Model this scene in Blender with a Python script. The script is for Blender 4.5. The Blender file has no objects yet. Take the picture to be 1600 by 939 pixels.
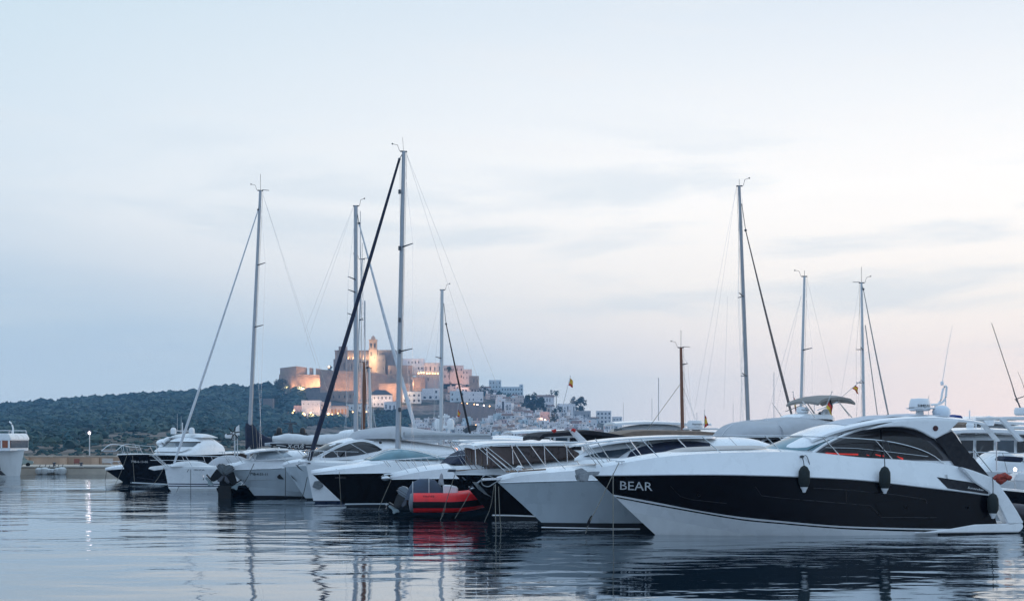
import bpy, bmesh, math, random
from mathutils import Vector
import numpy as np

R = math.radians
rnd = random.Random(11)
sc = bpy.context.scene
col = sc.collection

# ------------------------------------------------------------------ camera
F, CX, HY, EYE = 2222.2, 800.0, 686.0, 2.9          # 50 mm lens, eye 2.9 m above the water
cam_d = bpy.data.cameras.new('camera')
cam = bpy.data.objects.new('camera', cam_d)
col.objects.link(cam)
cam.location = (0, 0, EYE)
cam.rotation_euler = (R(90), 0, 0)
cam_d.lens, cam_d.sensor_width = 50, 36
cam_d.shift_y = (HY - 469.5) / 1600.0
cam_d.clip_start, cam_d.clip_end = 0.5, 20000
sc.camera = cam
sc.view_settings.view_transform = 'Standard'
sc.view_settings.look = 'None'
sc.view_settings.exposure = 0.0
sc.view_settings.gamma = 1.0
sc.cycles.use_denoising = True
sc.cycles.max_bounces = 8
sc.cycles.transparent_max_bounces = 12
sc.cycles.volume_bounces = 0
sc.cycles.sample_clamp_indirect = 6.0


def lin(h):
    h = h.lstrip('#')
    out = []
    for i in (0, 2, 4):
        c = int(h[i:i + 2], 16) / 255
        out.append(c / 12.92 if c <= .04045 else ((c + .055) / 1.055) ** 2.4)
    return (*out, 1.0)


# ------------------------------------------------------------------ sky: a thin evening veil, afterglow to the right
world = bpy.data.worlds.new('World')
sc.world = world
world.use_nodes = True
nt = world.node_tree
nt.nodes.clear()


def nd(tree, typ, **kw):
    n = tree.nodes.new(typ)
    for k, v in kw.items():
        setattr(n, k, v)
    return n


def math_node(tree, op, a, b=None, c=None, clamp=False):
    n = nd(tree, 'ShaderNodeMath', operation=op, use_clamp=clamp)
    for i, v in enumerate((a, b, c)):
        if v is None:
            continue
        if isinstance(v, (int, float)):
            n.inputs[i].default_value = v
        else:
            tree.links.new(v, n.inputs[i])
    return n.outputs[0]


def ramp(tree, fac, stops, interp='LINEAR'):
    n = nd(tree, 'ShaderNodeValToRGB')
    cr = n.color_ramp
    cr.interpolation = interp
    while len(cr.elements) > 1:
        cr.elements.remove(cr.elements[-1])
    cr.elements[0].position = stops[0][0]
    cr.elements[0].color = stops[0][1]
    for p, c in stops[1:]:
        e = cr.elements.new(p)
        e.color = c
    tree.links.new(fac, n.inputs[0])
    return n.outputs[0]


def mixc(tree, fac, a, b, blend='MIX'):
    n = nd(tree, 'ShaderNodeMix', data_type='RGBA', blend_type=blend)
    for i, v in ((0, fac), (6, a), (7, b)):
        if isinstance(v, (int, float)):
            n.inputs[i].default_value = v
        elif isinstance(v, tuple):
            n.inputs[i].default_value = v
        else:
            tree.links.new(v, n.inputs[i])
    return n.outputs[2]


def maprange(tree, v, a, b, c=0.0, d=1.0, smooth=True):
    n = nd(tree, 'ShaderNodeMapRange')
    n.interpolation_type = 'SMOOTHSTEP' if smooth else 'LINEAR'
    tree.links.new(v, n.inputs[0])
    for i, x in zip((1, 2, 3, 4), (a, b, c, d)):
        n.inputs[i].default_value = x
    return n.outputs[0]


tc = nd(nt, 'ShaderNodeTexCoord')
sep = nd(nt, 'ShaderNodeSeparateXYZ')
nt.links.new(tc.outputs['Generated'], sep.inputs[0])
az = math_node(nt, 'ARCTAN2', sep.outputs[0], sep.outputs[1])
el = math_node(nt, 'MAXIMUM', sep.outputs[2], 0.0)


def rgb(r, g, b_):
    return lin('%02x%02x%02x' % (r, g, b_))


cool = ramp(nt, el, [(0, rgb(196, 216, 234)), (.0387, rgb(193, 216, 235)), (.106, rgb(187, 210, 231)), (.214, rgb(196, 221, 239)), (.289, rgb(196, 223, 238)), (.6, (.60, .86, 1.14, 1)), (1, (.64, .90, 1.20, 1))])
warm = ramp(nt, el, [(0, (1.18, .98, .92, 1)), (.041, (1.22, 1.02, .93, 1)), (.092, (1.11, 1.02, .95, 1)), (.171, (1.12, 1.08, 1.05, 1)), (.289, rgb(231, 239, 248)), (.6, (.70, .90, 1.14, 1)), (1, (.64, .90, 1.20, 1))])
back = ramp(nt, el, [(0, rgb(176, 204, 239)), (.1, rgb(180, 208, 244)), (.4, rgb(184, 214, 250)), (1, (.64, .90, 1.20, 1))])
glow = math_node(nt, 'COSINE', math_node(nt, 'SUBTRACT', az, R(38)))
lo = math_node(nt, 'MINIMUM', math_node(nt, 'MAXIMUM', math_node(nt, 'SUBTRACT', .97, math_node(nt, 'MULTIPLY', el, 5.2)), .2), .75)
fw_ = math_node(nt, 'DIVIDE', math_node(nt, 'SUBTRACT', glow, lo), math_node(nt, 'SUBTRACT', 1.0, lo), clamp=True)
fw = maprange(nt, fw_, 0.0, 1.0)
fb = maprange(nt, glow, .25, -.55)
skyc = mixc(nt, fw, cool, warm)
skyc = mixc(nt, fb, skyc, back)
# streaked cloud veil
cv = nd(nt, 'ShaderNodeCombineXYZ')
nt.links.new(math_node(nt, 'MULTIPLY', az, 4.2), cv.inputs[0])
nt.links.new(math_node(nt, 'MULTIPLY', math_node(nt, 'POWER', math_node(nt, 'ADD', el, 0.02), 0.8), 21.0), cv.inputs[1])
cv.inputs[2].default_value = 7.9
no = nd(nt, 'ShaderNodeTexNoise')
no.inputs['Scale'].default_value = 1.0
no.inputs['Detail'].default_value = 7
no.inputs['Roughness'].default_value = .55
no.inputs['Distortion'].default_value = .35
nt.links.new(cv.outputs[0], no.inputs['Vector'])
cm = maprange(nt, no.outputs['Fac'], .44, .66)
band = math_node(nt, 'MULTIPLY', maprange(nt, el, .015, .09), maprange(nt, el, .24, .16))
cm1 = math_node(nt, 'MULTIPLY', math_node(nt, 'MULTIPLY', cm, band), .52)
skyc = mixc(nt, cm1, skyc, lin('d0dfec'))
cm2 = math_node(nt, 'MULTIPLY', maprange(nt, no.outputs['Fac'], .52, .34), .20)
skyc = mixc(nt, cm2, skyc, mixc(nt, fw, lin('dbe6f0'), lin('fbf7f5')))
# the physical sky, sun just gone down on the right, as a weak base
st = nd(nt, 'ShaderNodeTexSky', sky_type='NISHITA')
st.sun_disc = False
st.sun_elevation = R(3)
st.sun_rotation = R(62)
bg1 = nd(nt, 'ShaderNodeBackground')
bg1.inputs[1].default_value = 0.02
nt.links.new(st.outputs[0], bg1.inputs[0])
bg2 = nd(nt, 'ShaderNodeBackground')
bg2.inputs[1].default_value = 1.0
nt.links.new(skyc, bg2.inputs[0])
addn = nd(nt, 'ShaderNodeAddShader')
nt.links.new(bg1.outputs[0], addn.inputs[0])
nt.links.new(bg2.outputs[0], addn.inputs[1])
wo = nd(nt, 'ShaderNodeOutputWorld')
nt.links.new(addn.outputs[0], wo.inputs[0])
SKY_BG, NISHITA_BG = bg2, bg1

sun_d = bpy.data.lights.new('sun', 'SUN')
sun_d.energy = 0.25
sun_d.angle = R(25)
sun_d.color = (1.0, .86, .78)
sun = bpy.data.objects.new('sun', sun_d)
col.objects.link(sun)
sun.rotation_euler = (R(90 - 8), 0, R(180 - 62))      # from the right, low

# ------------------------------------------------------------------ materials
MATS = {}


def mat(name, rgb, rough=.5, metal=0., coat=0., var=.10, scale=6., bump=0., emit=None, estr=0., spec=None, streak=False):
    if name in MATS:
        return MATS[name]
    m = bpy.data.materials.new(name)
    m.use_nodes = True
    t = m.node_tree
    b = t.nodes['Principled BSDF']
    c = lin(rgb) if isinstance(rgb, str) else (*rgb, 1.0)
    co = nd(t, 'ShaderNodeTexCoord')
    n = nd(t, 'ShaderNodeTexNoise')
    n.inputs['Scale'].default_value = scale
    n.inputs['Detail'].default_value = 5
    if streak:
        mp = nd(t, 'ShaderNodeMapping')
        mp.inputs['Scale'].default_value = (1, 1, .12)
        t.links.new(co.outputs['Object'], mp.inputs[0])
        t.links.new(mp.outputs[0], n.inputs['Vector'])
    else:
        t.links.new(co.outputs['Object'], n.inputs['Vector'])
    dk = tuple(x * (1 - var) for x in c[:3]) + (1,)
    lt = tuple(min(1, x * (1 + var)) for x in c[:3]) + (1,)
    t.links.new(ramp(t, n.outputs['Fac'], [(.3, dk), (.7, lt)]), b.inputs['Base Color'])
    b.inputs['Roughness'].default_value = rough
    t.links.new(maprange(t, n.outputs['Fac'], .25, .75, max(.02, rough * .8), min(1, rough * 1.25)), b.inputs['Roughness'])
    b.inputs['Metallic'].default_value = metal
    b.inputs['Coat Weight'].default_value = coat
    b.inputs['Coat Roughness'].default_value = .06
    if spec is not None:
        b.inputs['Specular IOR Level'].default_value = spec
    if bump:
        bp = nd(t, 'ShaderNodeBump')
        bp.inputs['Strength'].default_value = bump
        bp.inputs['Distance'].default_value = .02
        t.links.new(n.outputs['Fac'], bp.inputs['Height'])
        t.links.new(bp.outputs[0], b.inputs['Normal'])
    if emit:
        b.inputs['Emission Color'].default_value = lin(emit)
        b.inputs['Emission Strength'].default_value = estr
    MATS[name] = m
    return m


WHITE = mat('white_gelcoat', (.80, .81, .82), .28, coat=.35, var=.03, scale=2)
WHITE2 = mat('weathered_white_gelcoat', (.70, .71, .71), .38, coat=.15, var=.07, scale=3, streak=True)
GREYHULL = mat('pale_grey_gelcoat', (.50, .56, .60), .3, coat=.3, var=.06, scale=2, streak=True)
BLACKHULL = mat('black_gelcoat', (.004, .003, .005), .2, coat=.0, spec=.22, var=.2, scale=3)
NAVYHULL = mat('navy_gelcoat', (.004, .005, .010), .2, coat=.0, spec=.22, var=.2, scale=3)
STRIPE = mat('dark_blue_stripe', (.02, .03, .07), .3, var=.1)
ANTIFOUL = mat('black_antifouling', (.012, .013, .016), .6, var=.3, scale=9)
DECKPAD = mat('beige_deck_pad', (.50, .46, .43), .8, var=.08, scale=12)
STEEL = mat('stainless_steel', (.62, .63, .65), .22, metal=1., var=.05)
GALV = mat('galvanised_steel', (.26, .28, .30), .4, metal=.7, var=.2, scale=9)
ALU = mat('mast_aluminium', (.36, .38, .41), .4, metal=.4, var=.08, scale=3)
MASTWHITE = mat('white_mast_paint', (.48, .50, .52), .4, var=.06)
DARKALU = mat('dark_anodised_metal', (.08, .085, .10), .4, metal=.5, var=.1)
WOODMAST = mat('varnished_mast_wood', (.17, .065, .035), .45, var=.25, scale=4, streak=True)
TEAK = mat('teak_wood', (.20, .12, .075), .6, var=.2, scale=10)
CANVAS_BLACK = mat('black_canvas', (.012, .011, .015), .85, var=.25, scale=8, bump=.3)
CANVAS_NAVY = mat('navy_canvas', (.012, .018, .042), .8, var=.25, scale=5, bump=.4)
CANVAS_BLUE = mat('blue_canvas', (.015, .045, .20), .8, var=.2, scale=5, bump=.4)
CANVAS_BROWN = mat('brown_canvas', (.105, .075, .068), .85, var=.16, scale=5, bump=.4)
CANVAS_TAN = mat('tan_canvas', (.22, .16, .12), .85, var=.15, scale=5, bump=.3)
CANVAS_GREY = mat('grey_canvas', (.42, .43, .45), .8, var=.08, scale=3, bump=.5)
CANVAS_WHITE = mat('white_canvas', (.66, .67, .68), .8, var=.08, scale=3, bump=.5)
SAILCLOTH = mat('furled_sailcloth', (.55, .57, .60), .8, var=.12, scale=4)
GLASS_DARK = mat('dark_tinted_glass', (.010, .010, .012), .06, var=.2, spec=.6)
GLASS_TEAL = mat('pale_teal_glass', (.10, .21, .25), .08, var=.2, scale=1.5, spec=.8)
GLASS_BLUE = mat('blue_grey_glass', (.035, .055, .075), .07, var=.25, scale=1.5, spec=.7)
PVC = mat('clear_vinyl_window', (.30, .34, .37), .15, var=.2, scale=2, spec=.7)
RUBBER = mat('black_rubber', (.008, .009, .011), .6, spec=.2, var=.3, scale=10)
FENDER = mat('dark_green_fender_cover', (.012, .018, .018), .9, var=.3, scale=18, bump=.4)
ROPE = mat('old_rope', (.26, .24, .20), .9, var=.25, scale=40)
ROPEDARK = mat('dark_rope', (.05, .055, .06), .9, var=.3, scale=40)
PLASTICW = mat('white_plastic', (.74, .75, .76), .4, var=.05)
PLASTICB = mat('black_plastic', (.018, .018, .020), .4, var=.2)
REDTUBE = mat('red_inflatable_fabric', (.78, .014, .020), .5, var=.15, scale=4)
REDCLOTH = mat('red_cloth', (.50, .03, .025), .8, var=.12)
YELLOWCLOTH = mat('yellow_cloth', (.62, .36, .03), .8, var=.12)
GOLDCLOTH = mat('gold_cloth', (.62, .40, .04), .8, var=.12)
BLACKCLOTH = mat('black_cloth', (.015, .013, .013), .8, var=.12)
REDLED = mat('red_led_strip', (.5, .02, .01), .4, emit='ff3a20', estr=.9)
LETTERW = mat('white_lettering', (.62, .63, .64), .5, var=.03)
LETTERD = mat('dark_lettering', (.03, .035, .04), .5, var=.1)
WINWARM = mat('warm_lit_window', (.2, .1, .05), .4, emit='ffa55a', estr=.35)
LAMPGLOW = mat('warm_lamp_glow', (.8, .6, .4), .4, emit='ffc07a', estr=6.0)
LAMPWHITE = mat('white_lamp_glow', (.9, .85, .8), .4, emit='ffe2dc', estr=14.0)


def clear_glass(name, tint, opacity):
    """Thin smoked pane: part of the light goes straight through, the rest is a glossy dark sheet."""
    m = bpy.data.materials.new(name)
    m.use_nodes = True
    t = m.node_tree
    b = t.nodes['Principled BSDF']
    b.inputs['Base Color'].default_value = (*tint, 1)
    b.inputs['Roughness'].default_value = .05
    b.inputs['Specular IOR Level'].default_value = .6
    b.inputs['Alpha'].default_value = opacity
    MATS[name] = m
    return m


SMOKED = clear_glass('smoked_side_glass', (.012, .010, .012), .55)


# ------------------------------------------------------------------ mesh helpers
class MB:
    def __init__(s):
        s.v, s.f, s.mi = [], [], []

    def add(s, verts, faces, mi=0):
        o = len(s.v)
        s.v.extend([tuple(p) for p in verts])
        for f in faces:
            s.f.append([i + o for i in f])
            s.mi.append(mi)
        return s

    def grid(s, rows, closed_u=False, closed_v=False, mi=0, flip=False):
        """rows: list of equally long point lists."""
        n, m = len(rows), len(rows[0])
        fs = []
        for i in range(n if closed_v else n - 1):
            for j in range(m if closed_u else m - 1):
                a, b = i * m + j, i * m + (j + 1) % m
                c, d = ((i + 1) % n) * m + (j + 1) % m, ((i + 1) % n) * m + j
                fs.append([a, b, c, d][::-1] if flip else [a, b, c, d])
        return s.add([p for r in rows for p in r], fs, mi)

    def box(s, x0, x1, y0, y1, z0, z1, mi=0):
        v = [(x, y, z) for z in (z0, z1) for y in (y0, y1) for x in (x0, x1)]
        return s.add(v, [[0, 2, 3, 1], [4, 5, 7, 6], [0, 1, 5, 4], [2, 6, 7, 3], [0, 4, 6, 2], [1, 3, 7, 5]], mi)

    def tube(s, pts, r, n=6, mi=0, caps=True):
        pts = [Vector(p) for p in pts]
        if not hasattr(r, '__len__'):
            r = [r] * len(pts)
        rows = []
        for i, p in enumerate(pts):
            t = (pts[min(i + 1, len(pts) - 1)] - pts[max(i - 1, 0)])
            t = t.normalized() if t.length > 1e-9 else Vector((0, 0, 1))
            up = Vector((0, 0, 1)) if abs(t.z) < .9 else Vector((1, 0, 0))
            a = t.cross(up).normalized()
            b = a.cross(t)
            rows.append([p + a * (r[i] * math.cos(q * 2 * math.pi / n)) + b * (r[i] * math.sin(q * 2 * math.pi / n)) for q in range(n)])
        o = len(s.v)
        s.grid(rows, closed_u=True, mi=mi)
        if caps:
            s.f.append([o + q for q in range(n)][::-1])
            s.mi.append(mi)
            s.f.append([o + (len(pts) - 1) * n + q for q in range(n)])
            s.mi.append(mi)
        return s

    def prism(s, poly, y0, y1, mi=0, inset=0.0):
        """poly: (x,z) outline; closed solid between two y's."""
        n = len(poly)
        v = [(x, y0, z) for x, z in poly] + [(x, y1, z) for x, z in poly]
        f = [list(range(n)), list(range(2 * n - 1, n - 1, -1))]
        for i in range(n):
            j = (i + 1) % n
            f.append([i, i + n, j + n, j])
        return s.add(v, f, mi)

    def lathe(s, prof, c=(0, 0, 0), n=14, mi=0, axis='z'):
        rows = []
        for r, z in prof:
            row = []
            for q in range(n):
                a = q * 2 * math.pi / n
                x, y = r * math.cos(a), r * math.sin(a)
                if axis == 'z':
                    row.append((c[0] + x, c[1] + y, c[2] + z))
                elif axis == 'x':
                    row.append((c[0] + z, c[1] + x, c[2] + y))
                else:
                    row.append((c[0] + x, c[1] + z, c[2] + y))
            rows.append(row)
        return s.grid(rows, closed_u=True, mi=mi)

    def ball(s, c, r, n=10, m=6, mi=0, sq=(1, 1, 1)):
        rows = []
        for i in range(m + 1):
            t = math.pi * i / m
            rows.append([(c[0] + sq[0] * r * max(.001, math.sin(t)) * math.cos(q * 2 * math.pi / n),
                          c[1] + sq[1] * r * max(.001, math.sin(t)) * math.sin(q * 2 * math.pi / n),
                          c[2] - sq[2] * r * math.cos(t)) for q in range(n)])
        return s.grid(rows, closed_u=True, mi=mi)


def build(name, mb, mats, parent=None, smooth=True, bevel=0.0):
    me = bpy.data.meshes.new(name)
    me.from_pydata(mb.v, [], mb.f)
    if not isinstance(mats, (list, tuple)):
        mats = [mats]
    for m in mats:
        me.materials.append(m)
    me.polygons.foreach_set('material_index', mb.mi)
    bm = bmesh.new()
    bm.from_mesh(me)
    bmesh.ops.remove_doubles(bm, verts=bm.verts, dist=1e-4)
    bmesh.ops.recalc_face_normals(bm, faces=bm.faces)
    if bevel:
        try:
            eds = [e for e in bm.edges if len(e.link_faces) == 2 and e.calc_face_angle(0) > .6]
            bmesh.ops.bevel(bm, geom=eds, offset=bevel, segments=2, affect='EDGES', clamp_overlap=True)
        except Exception:
            pass
    if smooth:
        for f in bm.faces:
            f.smooth = True
        for e in bm.edges:
            if len(e.link_faces) == 2 and e.calc_face_angle(0) > R(38):
                e.smooth = False
    bm.to_mesh(me)
    bm.free()
    o = bpy.data.objects.new(name, me)
    col.objects.link(o)
    if parent is not None:
        o.parent = parent
    return o


def tag(o, label=None, cat=None, group=None, kind=None):
    if label:
        o['label'] = label
    if cat:
        o['category'] = cat
    if group:
        o['group'] = group
    if kind:
        o['kind'] = kind
    return o


def empty(name, loc=(0, 0, 0), rz=0.0):
    o = bpy.data.objects.new(name, None)
    o.location = loc
    o.rotation_euler = (0, 0, rz)
    col.objects.link(o)
    return o


def pix(px, py, d):
    """World point at depth d behind picture point (px, py) of the 1600x939 photograph."""
    return Vector(((px - CX) / F * d, d, EYE + (HY - py) / F * d))


def depth_at(py):
    return EYE * F / (py - HY)


def catmull(pts, n, closed=False):
    pts = [np.array(p, float) for p in pts]
    if len(pts) == 2:
        return [tuple(pts[0] + (pts[1] - pts[0]) * k / (n - 1)) for k in range(n)]
    d = [0.0]
    for a, b in zip(pts, pts[1:]):
        d.append(d[-1] + max(1e-6, float(np.linalg.norm(b - a))))
    out = []
    for k in range(n):
        t = d[-1] * k / (n - 1)
        i = min(len(pts) - 2, max(0, int(np.searchsorted(d, t, side='right') - 1)))
        u = (t - d[i]) / (d[i + 1] - d[i])
        p1, p2 = pts[i], pts[i + 1]
        h = d[i + 1] - d[i]
        m1 = (pts[i + 1] - pts[i - 1]) / (d[i + 1] - d[i - 1]) * h if i > 0 else (p2 - p1)
        m2 = (pts[i + 2] - pts[i]) / (d[i + 2] - d[i]) * h if i < len(pts) - 2 else (p2 - p1)
        u2, u3 = u * u, u * u * u
        out.append(tuple((2 * u3 - 3 * u2 + 1) * p1 + (u3 - 2 * u2 + u) * m1 + (-2 * u3 + 3 * u2) * p2 + (u3 - u2) * m2))
    return out


def text_mesh(string, bold=False, shear=0.0):
    """2-D outline faces of a word, scaled to the unit width and height."""
    cu = bpy.data.curves.new('lettering', 'FONT')
    cu.body = string
    cu.resolution_u = 2
    cu.shear = shear
    if bold:
        cu.offset = .012
    o = bpy.data.objects.new('lettering', cu)
    col.objects.link(o)
    dg = bpy.context.evaluated_depsgraph_get()
    dg.update()
    me = o.evaluated_get(dg).to_mesh()
    v = [(p.co.x, p.co.y) for p in me.vertices]
    f = [list(p.vertices) for p in me.polygons]
    o.evaluated_get(dg).to_mesh_clear()
    col.objects.unlink(o)
    bpy.data.objects.remove(o)
    bpy.data.curves.remove(cu)
    xs, ys = [p[0] for p in v], [p[1] for p in v]
    x0, x1, y0, y1 = min(xs), max(xs), min(ys), max(ys)
    return [((x - x0) / (x1 - x0), (y - y0) / (y1 - y0)) for x, y in v], f


class Boat:
    """A boat's own frame: origin where the stem meets the water, x aft, y to the far side, z up."""

    def __init__(s, name, px, py, theta, label, cat, group=None, d=None):
        s.d0 = d or depth_at(py)
        p = pix(px, py, s.d0)
        s.O = Vector((p.x, p.y, 0))
        s.th = R(theta)
        s.root = empty(name, s.O, s.th)
        tag(s.root, label, cat, group)
        s.c, s.s_ = math.cos(s.th), math.sin(s.th)
        s.hull_lines = None

    def loc(s, w):
        dx, dy = w[0] - s.O.x, w[1] - s.O.y
        return Vector((dx * s.c + dy * s.s_, -dx * s.s_ + dy * s.c, w[2]))

    def glob(s, p):
        return Vector((s.O.x + p[0] * s.c - p[1] * s.s_, s.O.y + p[0] * s.s_ + p[1] * s.c, p[2]))

    def at(s, px, py, y=0.0):
        """(x, z) of the point of the plane y=const seen at the picture point."""
        e = s.loc((0, 0, EYE))
        q = s.loc(pix(px, py, 10.0))
        dirv = q - e
        t = (y - e.y) / dirv.y
        return e.x + dirv.x * t, e.z + dirv.z * t

    def on(s, px, py, yf):
        """Point of the near surface y=yf(x,z) (negative) seen at the picture point."""
        if not callable(yf):
            x, z = s.at(px, py, yf)
            return Vector((x, yf, z))
        def g(y):
            x, z = s.at(px, py, y)
            return y - yf(x, z)
        ys = [-3.4 + .09 * k for k in range(41)]
        best, lo = None, None
        gp = g(ys[0])
        for y0, y1 in zip(ys, ys[1:]):
            gn = g(y1)
            if gp < 0 <= gn:
                lo = (y0, y1)
                break
            if best is None or abs(gn) < best[0]:
                best = (abs(gn), y1)
            gp = gn
        if lo:
            a, b = lo
            for k in range(22):
                m = (a + b) / 2
                if g(m) < 0:
                    a = m
                else:
                    b = m
            y = (a + b) / 2
        else:
            y = best[1]
        x, z = s.at(px, py, y)
        return Vector((x, y, z))

    def pair(s, name, poly, y0, y1, m, parent=None, bevel=0.0):
        """The same side piece on both sides of the boat, two parts."""
        for sg in (1, -1):
            mb = MB()
            mb.prism(poly, sg * y0, sg * y1)
            o = s.part(name, mb, m, parent, bevel=bevel)
        return o

    def part(s, name, mb, m, parent=None, smooth=True, bevel=0.0):
        return build(name, mb, m, parent or s.root, smooth, bevel)

    # ---- hull
    def hull(s, lines, bands, N=30, deck=None, transom=None, camber=.08, deck_drop=0.0):
        """lines from keel to sheer: dict(p=pixel polyline, B, Le, pw, st) ; bands: (name, material) between neighbours."""
        L = []
        for ln in lines:
            x0, z0 = s.at(*ln['p'][0], 0.0)
            B, Le, pw, stn = ln['B'], ln['Le'], ln.get('pw', 2.0), ln.get('st', .95)

            def yb(x, z=None, x0=x0, B=B, Le=Le, pw=pw, stn=stn):
                u = max(0., x - x0)
                w = B * (1 - (1 - min(u / Le, 1)) ** pw)
                return -w * (1 - (1 - stn) * max(0., min(1., (u - Le) / max(Le, 1))))
            pts = [Vector((x0, 0, z0))]
            for q in ln['p'][1:]:
                if len(q) == 3:                       # ('l', x, z): given directly
                    pts.append(Vector((q[1], yb(q[1]), q[2])))
                else:
                    pts.append(s.on(q[0], q[1], yb))
            c2 = catmull([(p.x, p.z) for p in pts], N * 3)
            xs = [c[0] for c in c2]
            zs = [c[1] for c in c2]
            x1 = xs[-1]
            row = []
            for k in range(N):
                t = k / (N - 1)
                x = x0 + (x1 - x0) * (t ** 1.5)
                row.append((x, yb(x), float(np.interp(x, xs, zs))))
            L.append(row)
        s.L = L
        for k, (nm, m) in enumerate(bands):
            if nm is None:
                continue
            mb = MB()
            mb.grid([L[k], L[k + 1]])
            mb.grid([[(x, -y, z) for x, y, z in L[k]], [(x, -y, z) for x, y, z in L[k + 1]]])
            s.part(nm, mb, m)
        if deck:
            mb = MB()
            top = L[-1]
            rows = []
            for q in range(9):
                t = -1 + 2 * q / 8
                rows.append([(x, -y * t, z - deck_drop + camber * (1 - t * t)) for x, y, z in top])
            mb.grid(rows)
            s.deck_part = s.part('deck', mb, deck)
        if transom:
            mb = MB()
            near = [ln[-1] for ln in L]
            far = [(x, -y, z) for x, y, z in near]
            mb.add(near + far[::-1], [list(range(2 * len(near)))])
            s.part('transom', mb, transom, smooth=False)
        return L

    def hy(s, off=0.0):
        """The near hull surface as a function y(x, z)."""
        arr = [(np.array([p[0] for p in r]), np.array([p[1] for p in r]), np.array([p[2] for p in r])) for r in s.L]

        def f(x, z):
            zs = [float(np.interp(x, a[0], a[2])) for a in arr]
            ys = [float(np.interp(x, a[0], a[1])) for a in arr]
            o = np.argsort(zs)
            return float(np.interp(z, [zs[i] for i in o], [ys[i] for i in o])) - off
        return f

    def edge(s, frac=1.0, line=-1):
        a = s.L[line]
        xs = [p[0] for p in a]
        ys = [p[1] for p in a]
        return lambda x, z=None: float(np.interp(x, xs, ys)) * frac

    def sheer_z(s, x, line=-1):
        a = s.L[line]
        return float(np.interp(x, [p[0] for p in a], [p[2] for p in a]))

    # ---- strips traced on a surface
    def strip(s, name, upper, lower, yf, m, parent=None, n=18, mirror=True, thick=0.0, rows=5):
        up = catmull([(q[0], q[1]) for q in upper], n)
        lo = catmull([(q[0], q[1]) for q in lower], n)
        mb = MB()
        g = []
        for r in range(rows):
            t = r / (rows - 1)
            g.append([s.on(a[0] + (b[0] - a[0]) * t, a[1] + (b[1] - a[1]) * t, yf) for a, b in zip(up, lo)])
        mb.grid(g)
        if thick:
            mb.grid([[(p[0], p[1] + thick, p[2]) for p in r] for r in g], flip=True)
            for r in (g[0], g[-1]):
                mb.grid([r, [(p[0], p[1] + thick, p[2]) for p in r]])
            for k in (0, -1):
                cl = [r[k] for r in g]
                mb.grid([cl, [(p[0], p[1] + thick, p[2]) for p in cl]])
        o = s.part(name, mb, m, parent)
        if mirror:
            m2 = MB()
            m2.add([(x, -y, z) for x, y, z in mb.v], [list(x)[::-1] for x in mb.f])
            s.part(name, m2, m, parent)
        return o

    def text(s, string, p0, p1, h, yf, m, bold=False, shear=0., name='lettering', parent=None):
        """Word whose baseline runs p0 to p1 (pixels) and which is h pixels high."""
        v, f = text_mesh(string, bold, shear)
        mb = MB()
        pts = []
        for x, y in v:
            px = p0[0] + (p1[0] - p0[0]) * x
            py = p0[1] + (p1[1] - p0[1]) * x - h * y
            pts.append(s.on(px, py, yf))
        mb.add(pts, f)
        return s.part(name, mb, m, parent, smooth=False)

    # ---- lofted superstructure
    def shell(s, name, top, base, w, m, n=2.8, N=30, M=17, parent=None, close=True, x_from=None):
        """top: pixel profile on the centre line; base: pixel line or a z; w(x): half width."""
        tp = [s.at(q[0], q[1], 0.) for q in top]
        c2 = catmull(tp, N * 3)
        xs, zs = [c[0] for c in c2], [c[1] for c in c2]
        if isinstance(base, (int, float)):
            def zb(x):
                return base
        else:
            bp = [s.on(q[0], q[1], lambda x, z: -w(x)) for q in base]
            bx, bz = [p.x for p in bp], [p.z for p in bp]

            def zb(x):
                return float(np.interp(x, bx, bz))
        x0, x1 = xs[0], xs[-1]
        rows = []
        for k in range(N):
            x = x0 + (x1 - x0) * k / (N - 1)
            zt, z0, ww = float(np.interp(x, xs, zs)), zb(x), max(.02, w(x))
            zt = max(zt, z0 + .01)
            row = []
            for j in range(M):
                a = math.pi * j / (M - 1)
                ca, sa = math.cos(a), math.sin(a)
                row.append((x, -ww * math.copysign(abs(ca) ** (2 / n), ca), z0 + (zt - z0) * abs(sa) ** (2 / n)))
            rows.append(row)
        mb = MB()
        mb.grid(rows)
        if close:
            mb.add(rows[0], [list(range(M))])
            mb.add(rows[-1], [list(range(M))[::-1]])

        def yf(x, z, off=.012):
            zt, z0 = float(np.interp(x, xs, zs)), zb(x)
            u = min(1., max(0., (z - z0) / max(.02, zt - z0)))
            return -(max(.02, w(x)) * (1 - u ** n) ** (1 / n) + off)
        yf.S = (lambda x: float(np.interp(x, xs, zs)), zb, w, n, x0, x1)
        o = s.part(name, mb, m, parent) if name else None
        return o, yf

    def screen(s, name, edge, centre, yf, m, parent=None, n=9, rows=6, off=0.0, bow=2.0):
        """Wrap-round pane: edge = pixel line on the near side surface, centre = pixel line on the centre line (bottom to top)."""
        e = catmull([tuple(s.on(q[0], q[1], yf)) for q in edge], rows)
        c = catmull([s.at(q[0], q[1], 0.) for q in centre], rows)
        mb = MB()
        g = []
        for (ex, ey, ez), (cx_, cz) in zip(e, c):
            row = []
            for k in range(2 * n + 1):
                t = -1 + k / n
                a = abs(t) ** bow
                row.append((cx_ + (ex - cx_) * a - off, -t * ey if ey > 0 else t * -ey, cz + (ez - cz) * a))
            g.append(row)
        mb.grid(g)
        return s.part(name, mb, m, parent)

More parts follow.
